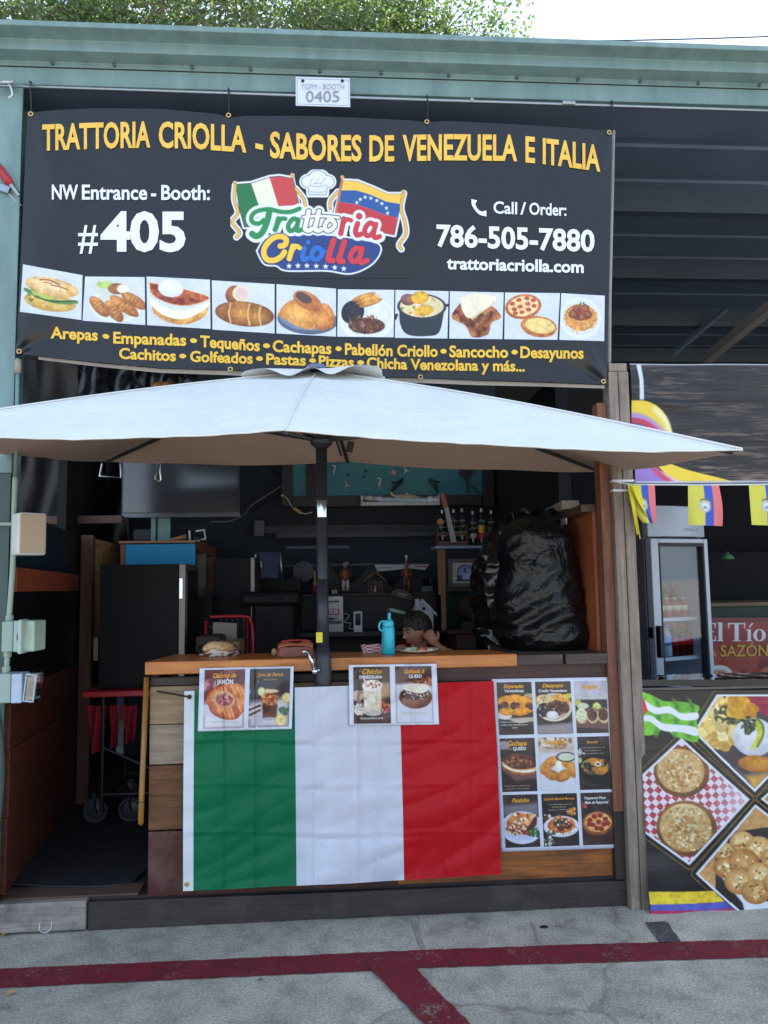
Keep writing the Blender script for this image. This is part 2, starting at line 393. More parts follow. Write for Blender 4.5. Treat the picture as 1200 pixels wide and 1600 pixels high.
def roadpaint(name, c, wear=.5, under=rgb(150, 146, 137)):
    m, t, b = _nodes(name); mp = coords(t, rnd=False)
    n = noi(t, mp, 70, 5, .75); n2 = noi(t, mp, 3.2, 5, .7)
    ad = N(t, 'ShaderNodeMath', operation='MULTIPLY_ADD'); ad.inputs[1].default_value = .55
    t.links.new(n.outputs['Fac'], ad.inputs[0]); ml = N(t, 'ShaderNodeMath', operation='MULTIPLY'); ml.inputs[1].default_value = .5
    t.links.new(n2.outputs['Fac'], ml.inputs[0]); t.links.new(ml.outputs[0], ad.inputs[2])
    r = ramp(t, ad.outputs[0], [(wear+.02, c), (wear+.13, under)])
    n3 = noi(t, mp, 9, 6, .7); r2 = ramp(t, n3.outputs['Fac'], [(.3, .55), (.6, 1.1)])
    x = N(t, 'ShaderNodeMix', data_type='RGBA', blend_type='MULTIPLY'); x.inputs[0].default_value = .75
    t.links.new(r.outputs[0], x.inputs[6]); t.links.new(r2.outputs[0], x.inputs[7]); t.links.new(x.outputs[2], b.inputs['Base Color'])
    b.inputs['Roughness'].default_value = .7; bumpn(t, b, n.outputs['Fac'], .35, .005); return m
b = B(); b.grid(lambda u, v: (-300+600*u, -300+600*v, 0), 12, 12); b.build('ground', concrete(), kind='structure')
def strip(name, pts, m, z=.004, jag=.004):     # pixel outline laid on the ground, edges slightly ragged
    g = [G(*p) for p in pts]; out = []
    for i in range(len(g)):
        a, c = g[i], g[(i+1) % len(g)]; k = max(1, int((c-a).length/.03))
        for j in range(k):
            p = a.lerp(c, j/k); out.append((p.x+random.uniform(-jag, jag), p.y+random.uniform(-jag, jag), z))
    b = B(); b.add(out, [tuple(range(len(out)))]); return b.build(name, m, kind='structure')
red = roadpaint('maroon_paint', rgb(112, 20, 40), .56)
strip('red_marking', [(-260, 1527), (0, 1515), (300, 1502), (600, 1488), (900, 1477), (1200, 1469), (1500, 1458), (1500, 1486), (1200, 1497), (900, 1506), (650, 1514), (580, 1518), (300, 1531), (0, 1545), (-260, 1559)], red, jag=.003)
strip('red_marking', [(570, 1508), (640, 1505), (690, 1558), (735, 1602), (900, 1760), (800, 1760), (662, 1602)], red, z=.008, jag=.004)
old = roadpaint('faded_dark_paint', rgb(74, 68, 76), .50)
strip('faded_marking', [(1008, 1442), (1042, 1441), (1065, 1473), (1030, 1474)], old)
wht = roadpaint('faint_white_paint', rgb(190, 192, 196), .34)
strip('faint_marking', [(643, 1441), (651, 1441), (664, 1484), (657, 1484)], wht, jag=.002)
strip('faint_marking', [(829, 1442), (833, 1442), (846, 1475), (842, 1475)], wht, jag=.002)
strip('faint_marking', [(650, 1516), (664, 1514), (680, 1550), (670, 1548)], wht, jag=.003)

# ------------------------------------------------------------ market building: roof, gutter, posts, rear wall
teal = M('teal_painted_steel', rgb(108, 136, 136), .42, 0, .22, 5, .05, 30, c2=rgb(122, 148, 147), stretch=(1.6, 1.6, .35))
tealdark = M('grey_green_steel', rgb(86, 92, 90), .5, 0, .1, 3)
deck = M('slate_roof_deck', rgb(86, 100, 122), .55, .0, .15, 1.5)
steelg = M('dull_galvanised', rgb(140, 146, 150), .38, .8, .12, 20)
hall = thing('market_building', 'long teal steel market building with corrugated roof deck over the food stalls', 'building', (0, 0, 0))
XL, XR = -7, 9
prof = [(.02, 4.148), (-.012, 4.148), (-.012, 4.236), (-.020, 4.240), (-.020, 4.267), (-.098, 4.275), (-.098, 4.330), (-.180, 4.340), (-.180, 4.368), (-.13, 4.368), (.02, 4.33)]
b = B(); b.prism([(XL, y, z) for y, z in prof], (XR-XL, 0, 0)); gut = b.build('gutter', teal, hall, bevel=.004)
for i, x in enumerate([80, 177, 299, 391, 500, 596, 702, 809, 905, 1003, 1094, 1190, -20]):
    p = P(x, 104+x*.0335, -.04); b = B(); b.lathe([(.009, 0), (.009, .004), (.0075, .005), (.0075, .013), (.004, .015)], (p.x, -.020, 4.255), 8, Matrix.Rotation(PI/2, 3, 'X')); b.build('screw', M('grey_screw', rgb(90, 100, 104), .4, .7), gut)
b = B(); b.bx(XL, XR, -.0215, -.0125, 4.2365, 4.2395); b.build('seam', M('dark_seam', rgb(40, 46, 48), .6), gut)
# corrugated deck, ribs run along the stall front
pts = []
for k in range(15):
    y = .05+k*.4; pts += [(y, 4.17+y*.012), (y+.30, 4.17+y*.012), (y+.315, 4.188+y*.012), (y+.385, 4.188+y*.012)]
b = B(); b.prism([(XL, y, z) for y, z in pts]+[(XL, 6.2, 4.30), (XL, .022, 4.29)], (XR-XL, 0, 0)); b.build('roof_deck', deck, hall)
for k, y in enumerate((.95, 2.05, 3.2, 4.4)):
    b = B(); b.prism([(XL, y, 4.03), (XL, y+.07, 4.03), (XL, y+.07, 4.045), (XL, y+.012, 4.045), (XL, y+.012, 4.19), (XL, y, 4.19)], (XR-XL, 0, 0)); b.build('purlin', M('slate_purlin', rgb(60, 72, 86), .5, 0, .1), hall)
b = B(); b.bx(XL, XR, 5.6, 5.75, 0, 4.3); b.build('rear_wall', M('dark_rear_wall', rgb(46, 50, 58), .8, 0, .25, 2), hall)
for x in (XL, XR):
    b = B(); b.bx(x-.06, x+.06, .1, 5.6, 0, 4.2); b.build('end_wall', MATS['dark_rear_wall'], hall)
b = B(); p1 = P(1105, 560, 2.6); p2 = P(1216, 470, 1.6); q = p2-p1
p2 = p1+q*1.6
d = q.normalized(); b.tube([p1, p2], .055, 4); b.build('brace', M('bare_timber_brace', rgb(134, 128, 128), .7, 0, .15, 6), hall)
b = B(); b.tube([P(1050, 555, 3.4), P(1135, 482, 3.0)], .03, 4); b.build('brace', deck, hall)
# steel column at the left
b = B(); b.bx(-1.80, -1.548, -.018, -.006, 0, 2.148); b.build('lower_flange', M('canopy_shade_green', rgb(56, 80, 76), .45, 0, .12, 4), hall, bevel=.002)  # darker green puts the umbrella's shade into the lower column's colour
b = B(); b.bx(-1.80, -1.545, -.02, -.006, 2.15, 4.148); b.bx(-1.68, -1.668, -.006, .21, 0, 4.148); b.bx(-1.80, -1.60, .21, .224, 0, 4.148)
b.build('column', teal, hall, bevel=.002)
b = B(); b.bx(2.55, 2.56, .02, .2, 0, 4.08); b.build('column', teal, hall)

# ------------------------------------------------------------ rail
galv = M('galvanised_tube', rgb(150, 156, 162), .35, .9, .08, 30)
black = M('black_plastic', rgb(22, 23, 26), .45, 0, .2)
pr1, pr2 = P(-260, 125, -.055), P(1460, 181, -.055)
rail = thing('hanging_rail', 'thin galvanised steel tube running under the teal gutter above the black banner', 'rail', ((pr1.x+pr2.x)/2, -.055, pr1.z))
b = B(); b.tube([pr1, pr1.lerp(pr2, .5)+Vector((0, 0, -.004)), pr2],   .0085, 10); b.build('tube', galv, rail, smooth=True)
def onrail(px): return P(px, 132+px*.0332, -.055)
for px in (737, 888):
    p = onrail(px); b = B(); b.tube([p+Vector((-.035 if px == 888 else -.008, 0, 0)), p+Vector((.035 if px == 888 else .008, 0, 0))], .0145, 10); b.build('coupling', galv, rail, bevel=.002)
b = B()
for px in (5, 10, 16):
    p = onrail(px); b.tube(smooth_path([p+Vector((.016*math.cos(a), .016*math.sin(a)*1.0, .016*math.sin(a)+.004*a)) for a in np.linspace(0, 7, 9)], 3), .004, 5)
p = onrail(12); b.tube(smooth_path([p, p+Vector((.02, -.02, -.02)), p+Vector((.03, -.015, -.06)), p+Vector((.01, -.01, -.075))], 4), .005, 5)
b.build('tie_wrap', M('silver_tape', rgb(196, 200, 210), .3, .5, .1, 40), rail)

# ------------------------------------------------------------ booth number plate
def flat(Y): return lambda px, py, off: P(px, py, Y-off)
plate_m = M('white_aluminium_plate', rgb(205, 210, 222), .35, .2, .04, 4)
pl = P(504, 143, -.075)
sign = thing('number_plate', 'small white metal plate reading booth 0405 hung from the rail', 'sign', (pl.x, -.075, P(504, 166, -.075).z))
b = B(); b.bpx(462, 121, 547, 166, -.075, .003); b.build('plate', plate_m, sign, bevel=.0012)
b = B()
for (x0, y0, x1, y1) in ((464, 123.5, 545, 124.1), (464, 163, 545, 163.6), (464, 123.5, 464.7, 163.6), (544.4, 123.5, 545, 163.6)): b.bpx(x0, y0, x1, y1, -.0765, .001)
b.build('border', M('grey_print', rgb(150, 154, 162), .5), sign)
text('lettering', [('0405', 478, 530)], lambda x: 159, 17, flat(-.0765), M('grey_ink', rgb(132, 134, 140), .6), sign, .0)
text('lettering', [('YGFM - BOOTH', 470, 538)], lambda x: 139.5, 8.5, flat(-.0765), M('pale_ink', rgb(158, 162, 170), .6), sign, .0)
for x in (473, 535):
    p = P(x, 126, -.08); b = B(); b.lathe([(.008, 0), (.008, .004), (.005, .006)], (p.x, -.077, p.z), 8, Matrix.Rotation(PI/2, 3, 'X')); b.build('screw', black, sign)

# ------------------------------------------------------------ big black banner
YB = -.05
bTL, bTR, bBR, bBL = (43, 172), (957, 194), (948, 601), (25, 553)
def gs(x, c, s): return math.exp(-((x-c)/s)**2)
def wrinkle(px, py):
    y = .020*mn.noise((px*.006, py*.004, 1.3))+.008*mn.noise((px*.014+5, py*.010, 4.1))
    y += .026*math.sin((px-30)*.050+py*.006)*math.exp(-max(0, px-30)/85)*(.4+.6*min(1, max(0, (py-200)/200)))   # folds down the left edge
    def crease(x0, y0, x1, y1, wd, a, fade=1.):
        L = math.hypot(x1-x0, y1-y0); ux, uy = (x1-x0)/L, (y1-y0)/L; t = (px-x0)*ux+(py-y0)*uy; n = -(px-x0)*uy+(py-y0)*ux
        if t < -20 or t > L+60: return 0
        k = min(1, max(0, 1-t/L))*min(1, (t+20)/20); return a*k*gs(n, 0, wd*(.35+.65*min(1, max(0, t/L))))
    y += crease(60, 178, 230, 330, 26, .010)+crease(60, 178, 110, 420, 22, -.010)
    y += crease(955, 205, 915, 340, 20, -.014)+crease(955, 205, 860, 300, 26, .010)
    y += crease(946, 595, 890, 500, 16, -.024)+crease(946, 595, 840, 545, 14, .016)
    y += crease(28, 548, 150, 500, 20, .022)+crease(28, 548, 60, 440, 14, -.02)
    for gx in (357, 667): y += crease(gx, 184, gx-60, 300, 24, .012)+crease(gx, 184, gx+70, 290, 24, -.010)
    for gx in (360, 657): y += crease(gx, 580, gx-70, 520, 16, .010)+crease(gx, 580, gx+70, 530, 16, -.008)
    return y
def bsurf(px, py, off=0.): return P(px, py, YB+wrinkle(px, py)-off)
top = poly([(43, 176), (90, 172), (150, 169), (250, 170), (340, 178), (357, 184), (380, 181), (480, 181), (560, 184), (640, 188), (667, 191), (700, 189), (800, 194), (900, 200), (940, 204), (957, 200)])
bot = poly([(25, 553), (60, 556), (150, 566), (250, 575), (360, 578), (450, 584), (550, 588), (657, 590), (750, 594), (850, 597), (948, 601)])
def bfun(u, v):
    xl, xr = 43+(25-43)*v, 957+(948-957)*v; px = xl+(xr-xl)*u; py = top(px)*(1-v)+bot(px)*v; return bsurf(px, py)
BK = rgb(15, 16, 21)
def vinyl(name):
    m, t, bb = _nodes(name); bb.inputs['Base Color'].default_value = (*BK, 1); mp = coords(t)
    n = noi(t, mp, 5, 5); r = ramp(t, n.outputs['Fac'], [(.3, .24), (.7, .36)]); t.links.new(r.outputs[0], bb.inputs['Roughness'])
    bb.inputs['Specular IOR Level'].default_value = .5
    n2 = noi(t, mp, 9, 3, .5); bumpn(t, bb, n2.outputs['Fac'], .12, .02); MATS[name] = m; return m
bl = P(490, 600, YB)
ban = thing('stall_banner', 'large black vinyl banner with gold headline, round logo and a row of dishes', 'banner', (bl.x, YB, bl.z))
b = B(); b.grid(bfun, 300, 140); b.build('sheet', vinyl('black_banner_vinyl'), ban, smooth=True)
# pale hem strip turned at the lower edge
b = B(); b.grid(lambda u, v: bsurf(60+u*885, bot(60+u*885)+1.2+v*(4.5+3*math.sin(u*3)), -.012), 80, 2); b.build('hem', M('tan_banner_back', rgb(150, 138, 124), .7), ban, smooth=True)
gold = M('gold_print', rgb(226, 176, 62), .42, 0, .06, 12, c2=rgb(236, 190, 78))
yell = M('yellow_print', rgb(232, 184, 56), .42, 0, .05, 12)
white = M('white_print', rgb(222, 226, 236), .42, 0, .03, 12)
hb = poly([(68, 234), (150, 231), (235, 229), (300, 231), (385, 237), (422, 245), (500, 250), (600, 251), (700, 249), (800, 250), (840, 254), (890, 260), (938, 267)])
text('lettering', [('TRATTORIA', 66, 235), ('CRIOLLA', 248, 385), ('-', 399, 411), ('SABORES', 422, 565), ('DE', 577, 616), ('VENEZUELA', 629, 808), ('E', 821, 836), ('ITALIA', 848, 938)], hb, 38, bsurf, gold, ban, .028, cut=8, off=.0042)
text('lettering', [('NW', 81, 122), ('Entrance', 128, 230), ('-', 236, 244), ('Booth:', 252, 328)], lambda x: 311+(x-80)*.004, 22, bsurf, white, ban, .022, cut=8, off=.0042)
text('lettering', [('#', 122, 153)], lambda x: 391, 43, bsurf, white, ban, .005, cut=8, off=.0042)
text('lettering', [('405', 157, 290)], lambda x: 390.5, 57, bsurf, white, ban, .034, cut=8, off=.0042)
text('lettering', [('Call', 771, 808), ('/', 813, 822), ('Order:', 827, 885)], lambda x: 333+(x-771)*.035, 18, bsurf, white, ban, .02, cut=8, off=.0042)
text('lettering', [('786-505-7880', 682, 929)], lambda x: 384+(x-682)*.035, 32, bsurf, white, ban, .028, cut=8, off=.0042)
text('lettering', [('trattoriacriolla.com', 698, 912)], lambda x: 420+(x-698)*.028, 18, bsurf, white, ban, .03, cut=8, off=.0042)
l1 = poly([(79, 528), (153, 532), (177, 536), (292, 540), (400, 548), (519, 553), (600, 556), (700, 557.5), (912, 560)])
text('lettering', [('Arepas', 79, 153), ('•', 160, 171), ('Empanadas', 177, 291), ('•', 297, 308), ('Tequeños', 313, 406), ('•', 411, 422), ('Cachapas', 426, 518), ('•', 524, 534), ('Pabellón Criollo', 539, 684), ('•', 688, 698), ('Sancocho', 702, 794), ('•', 799, 809), ('Desayunos', 813, 912)], l1, 17, bsurf, yell, ban, .03, cut=9, off=.0042)
l2 = poly([(186, 560), (275, 564), (395, 568), (480, 571), (553, 574), (650, 577.5), (820, 580)])
text('lettering', [('Cachitos', 186, 275), ('•', 280, 291), ('Golfeados', 297, 395), ('•', 400, 411), ('Pastas', 416, 478), ('•', 483, 494), ('Pizzas', 498, 553), ('•', 558, 569), ('Chicha Venezolana y más...', 573, 820)], l2, 16, bsurf, yell, ban, .03, cut=9, off=.0042)
# handset symbol
hs = smooth_path([(741, 312, 0), (740, 319, 0), (744, 327, 0), (751, 333, 0), (760, 333.5, 0)], 5); b = B(); vs = []
for i, p in enumerate(hs):
    t = i/(len(hs)-1); rr = 2.3+2.6*(abs(2*t-1)**2.2); dd = (hs[min(i+1, len(hs)-1)]-hs[max(i-1, 0)]).normalized()
    vs += [bsurf(p.x-dd.y*rr, p.y+dd.x*rr, .003), bsurf(p.x+dd.y*rr, p.y-dd.x*rr, .003)]
b.add(vs, [(2*i, 2*i+1, 2*i+3, 2*i+2) for i in range(len(hs)-1)]); b.build('phone_symbol', white, ban)
for gx, gy in ((357, 180), (667, 190), (48, 178), (952, 207), (360, 577), (657, 589), (30, 549), (943, 596)):
    p = bsurf(gx, gy, .004); b = B()
    b.tube([p+Vector((.010*math.cos(a), 0, .010*math.sin(a))) for a in np.linspace(0, 2*PI, 15)], .0035, 6); b.build('grommet', M('brass_grommet', rgb(210, 178, 120), .35, .6), ban, smooth=True)
for gx, gy in ((357, 180), (667, 190), (48, 178), (957, 207)):
    p = bsurf(gx, gy, .003); q = onrail(gx+(0 if gx < 900 else -2)); t = B(); t.tube(smooth_path([p, p.lerp(q, .5)+Vector((.004, -.006, 0)), q+Vector((0, -.014, .01)), q+Vector((.002, .012, .012)), q+Vector((.004, .0, -.014))], 4), .0032, 6)
    t.build('cable_tie', black, ban)

# ---- pictures on the banner
BPX = PRINT('banner_print', .4, 0)
BG = (216, 221, 236)
W_ = (232, 230, 226)
def food(k, cv):
    c = cv
    if k == 0:   # filled corn cake
        c.dome(48, 70, 42, 20, (232, 205, 130), (196, 146, 66)); c.bits(90, 50, 66, 40, 14, 2.6, [(214, 186, 70), (236, 214, 120), (180, 150, 50), (120, 110, 50)], 1.8)
        c.l(c.sm([(8, 52), (30, 62), (60, 68), (90, 62)]), 4, (96, 138, 66)); c.p(c.sm([(14, 50), (30, 46), (56, 60), (40, 66), (22, 62)]), (176, 196, 96)); c.l(c.sm([(24, 62), (50, 68), (88, 60)]), 1.6, (52, 84, 48))
        c.dome(50, 38, 44, 20, (244, 222, 176), (214, 164, 92), .06); c.l(c.sm([(30, 26), (46, 24), (62, 30)]), 1.4, (150, 78, 40)); c.l(c.sm([(48, 34), (62, 34), (76, 38)]), 1.2, (160, 84, 46)); c.l(c.sm([(36, 30), (50, 30)]), 1.1, (168, 96, 50))
    elif k == 1:  # cheese sticks
        c.e(52, 62, 42, 36, (228, 228, 220)); c.e(52, 62, 36, 30, (212, 214, 206)); c.e(34, 24, 19, 17, (206, 216, 196)); c.e(34, 18, 14, 8, (178, 204, 110))
        for x, y, a in ((26, 66, 1.0), (50, 74, 1.1), (82, 50, .7), (66, 62, .75)):
            c.dome(x, y, 25 if x != 66 else 30, 11, (224, 154, 84), (146, 84, 38), a)
            for q in (-10, -3, 4, 11): c.l([(x+q*math.cos(a)+8*math.sin(a), y+q*math.sin(a)-8*math.cos(a)), (x+(q+4)*math.cos(a)-8*math.sin(a), y+(q+4)*math.sin(a)+8*math.cos(a))], .7, (150, 90, 44), 1.5)
        c.dome(54, 26, 15, 12, (206, 136, 78), (140, 84, 46)); c.e(63, 26, 9, 9, (240, 234, 210)); c.bits(12, 63, 26, 7, 7, 2, [(220, 214, 180), (250, 248, 235)])
    elif k == 2:  # folded corn pancake
        c.mask = (c.dp(c.sm([(6, 48), (30, 70), (60, 76), (95, 52), (90, 76), (60, 94), (30, 90), (10, 74)])) < 0).astype(float); c.blend(np.ones((c.h, c.w)), c.tex((200, 130, 54), (238, 186, 100), 12)); c.mask = None
        c.p(c.sm([(4, 40), (30, 62), (60, 66), (96, 46), (94, 58), (60, 82), (28, 78), (6, 58)]), (246, 245, 240))
        pts = c.sm([(4, 12), (30, 16), (60, 22), (96, 34), (92, 44), (62, 56), (32, 52), (8, 36), (4, 12)]); d = c.p(pts, (226, 158, 74)); c.mask = (d < -1.5).astype(float)
        c.blend(np.ones((c.h, c.w)), c.tex((120, 34, 24), (206, 112, 60), 14, 4)); c.bits(50, 50, 34, 46, 22, 1.5, [(226, 164, 84), (150, 50, 30)]); c.mask = None
        c.dome(38, 22, 20, 18, (250, 250, 248), (214, 216, 222), 0, 4)
    elif k == 3:  # stuffed roll
        c.dome(34, 26, 12, 18, (184, 108, 60), (120, 60, 34), .2); c.e(46, 24, 13, 16, (238, 214, 170)); c.e(47, 24, 10, 13, (226, 196, 190)); c.bits(26, 47, 24, 9, 11, 2, [(170, 90, 110), (240, 220, 220), (130, 70, 90)], 1.8)
        c.dome(52, 64, 47, 25, (222, 160, 84), (120, 66, 26), .06, 4); c.dome(44, 62, 22, 23, (226, 158, 80), (140, 80, 34), .1, 4)
        for x in (30, 60, 78): c.l(c.sm([(x, 44), (x-3, 64), (x, 86)]), 1.2, (236, 190, 120), 2)
    elif k == 4:  # turnovers
        c.e(52, 68, 50, 30, (84, 98, 120)); c.e(52, 64, 47, 26, (120, 134, 156)); c.dome(84, 58, 13, 26, (232, 160, 88), (176, 100, 46), -.2, 4); c.dome(72, 62, 16, 28, (236, 166, 90), (178, 104, 48), -.3, 4)
        c.p(c.sm([(2, 62), (14, 40), (34, 28), (56, 44), (64, 84), (44, 86), (20, 74)]), (226, 160, 78)); c.mask = (c.dp(c.sm([(2, 62), (14, 40), (34, 28), (56, 44), (64, 84), (44, 86), (20, 74)])) < 0).astype(float); c.dome(34, 60, 34, 34, (240, 184, 100), (190, 114, 48), .4, 4); c.mask = None
        c.dome(52, 30, 26, 17, (224, 150, 82), (176, 100, 50), .6, 5); c.e(46, 24, 15, 9, (96, 70, 60), .6); c.bits(40, 46, 24, 13, 7, 1.7, [(60, 44, 40), (190, 160, 140), (130, 90, 70)], 1.6)
    elif k == 5:  # shredded beef, beans, rice
        c.e(52, 60, 49, 47, (232, 234, 240)); c.e(52, 60, 43, 41, (222, 226, 234)); c.dome(27, 48, 20, 25, (52, 52, 62), (16, 18, 26), .2, 16); c.bits(60, 27, 48, 17, 21, 2, [(30, 32, 42), (64, 66, 76), (14, 14, 20)])
        c.dome(72, 50, 23, 22, (240, 240, 238), (206, 210, 212)); c.bits(60, 72, 50, 20, 18, 1.6, [(250, 250, 248), (214, 218, 220)], 2); c.bits(14, 74, 42, 7, 6, 1.6, [(84, 150, 70)])
        c.dome(52, 76, 32, 17, (120, 70, 50), (70, 36, 28)); c.bits(110, 52, 74, 32, 18, 1.3, [(96, 50, 36), (150, 96, 70), (60, 30, 26), (176, 120, 90)], 5)
        for q in (0, 1, 2): c.dome(46+q*6, 16+q*6, 22, 6, (236, 184, 92), (168, 100, 40), -.4)
    elif k == 6:  # soup pot
        c.p(c.sm([(8, 36), (10, 70), (24, 92), (60, 95), (84, 86), (92, 40), (92, 30)]), (38, 46, 54)); c.l([(3, 52), (0, 60)], 3, (30, 34, 40)); c.l([(94, 30), (99, 30)], 3, (30, 34, 40)); c.e(50, 34, 46, 27, (46, 54, 62)); c.e(50, 33, 41, 23, (226, 206, 160))
        c.mask = (c.de(50, 33, 41, 23) < 0).astype(float); c.bits(60, 50, 34, 40, 22, 3.2, [(232, 222, 190), (200, 170, 120), (226, 130, 60), (120, 150, 70), (150, 100, 80)]); c.mask = None
        c.dome(24, 20, 14, 12, (176, 120, 110), (96, 56, 54)); c.dome(46, 15, 17, 13, (248, 204, 70), (216, 150, 30), -.3, 16); c.dome(54, 42, 18, 11, (246, 200, 72), (210, 146, 34), -.2, 16); c.bits(14, 78, 24, 12, 10, 3, [(230, 120, 60), (110, 90, 70), (160, 180, 90)])
    elif k == 7:  # glazed bun with cheese slab
        pts = c.sm([(22, 22), (44, 40), (74, 28), (96, 52), (78, 66), (72, 90), (44, 96), (30, 72), (4, 54), (22, 22)]); d = c.p(pts, (150, 84, 44)); c.mask = (d < 0).astype(float); c.blend(np.ones((c.h, c.w)), c.tex((92, 36, 18), (206, 136, 76), 9, 4)); c.bits(70, 52, 70, 40, 26, 1.2, [(240, 180, 120), (120, 40, 20), (230, 140, 80)]); c.mask = None
        c.p(c.sm([(20, 14), (44, 4), (84, 10), (78, 26), (40, 56), (24, 40), (20, 14)]), (240, 228, 200)); c.p([(40, 56), (78, 26), (82, 14), (84, 24), (42, 60)], (214, 196, 162))
    elif k == 8:  # two pizzas
        c.dome(64, 72, 34, 22, (232, 172, 90), (170, 92, 36), .2); c.e(66, 70, 27, 16, (236, 204, 130), .2); c.bits(80, 66, 70, 25, 15, 1.8, [(248, 230, 170), (226, 160, 80), (244, 214, 140)])
        c.dome(34, 30, 33, 26, (226, 150, 80), (170, 84, 36), -.25); c.e(34, 29, 28, 21, (240, 206, 150), -.25)
        for x, y in ((18, 36), (32, 42), (44, 36), (14, 24), (28, 30), (42, 24), (54, 28), (26, 16), (40, 12), (52, 16), (20, 44)): c.e(x, y, 4.6, 4, (186, 60, 44)); c.e(x-.5, y-.6, 2.8, 2.2, (206, 90, 66))
    else:         # spaghetti
        c.e(46, 52, 46, 44, (226, 230, 240)); c.e(46, 50, 40, 37, (208, 214, 226)); c.e(46, 50, 37, 34, (224, 228, 236)); c.dome(46, 50, 36, 29, (236, 178, 96), (208, 130, 58)); c.bits(130, 46, 52, 35, 27, 1., [(242, 196, 120), (214, 140, 66), (232, 160, 80)], 7)
        c.e(46, 42, 24, 15, (186, 62, 40)); 
        for x, y in ((28, 44), (46, 48), (62, 44), (36, 32), (56, 30)): c.dome(x, y, 9, 8.5, (190, 120, 80), (96, 50, 34))
        c.bits(10, 50, 22, 8, 5, 2, [(50, 96, 44)])
quads = [((36, 413), (129, 430), (127, 500), (31, 487)), ((133, 432), (226, 433), (227, 508), (129, 501)), ((229, 432), (328, 437), (329, 514), (230, 508)), ((331, 438), (429, 444), (429, 521), (332, 515)), ((432, 444), (525, 451), (525, 526), (432, 521)), ((528, 452), (616, 453), (615, 527), (527, 526)), ((618, 453), (701, 455), (699, 529), (617, 528)), ((703, 455), (787, 457), (785, 530), (702, 529)), ((789, 457), (875, 458), (871, 531), (788, 530)), ((877, 458), (945, 462), (944, 533), (874, 531))]
dish = ['filled corn cake on white', 'fried cheese sticks on a plate', 'folded corn pancake with cheese', 'stuffed bread roll', 'turnovers on a blue plate', 'shredded beef with beans and rice', 'soup in a black pot', 'glazed bun with a slab of cheese', 'two round pizzas', 'spaghetti with meatballs']
for k, q in enumerate(quads):
    wpx = q[1][0]-q[0][0]; cv = Cv(100, int(100*wpx/73), BG)
    cv.a *= (1-.05*vnoise(cv.h, cv.w, 2)[..., None]); sx = cv.W/100
    cv.x = cv.x/sx; 
    food(k, cv); picture('food_picture', cv, quad(q, bsurf, .0022), BPX, ban, dish[k])

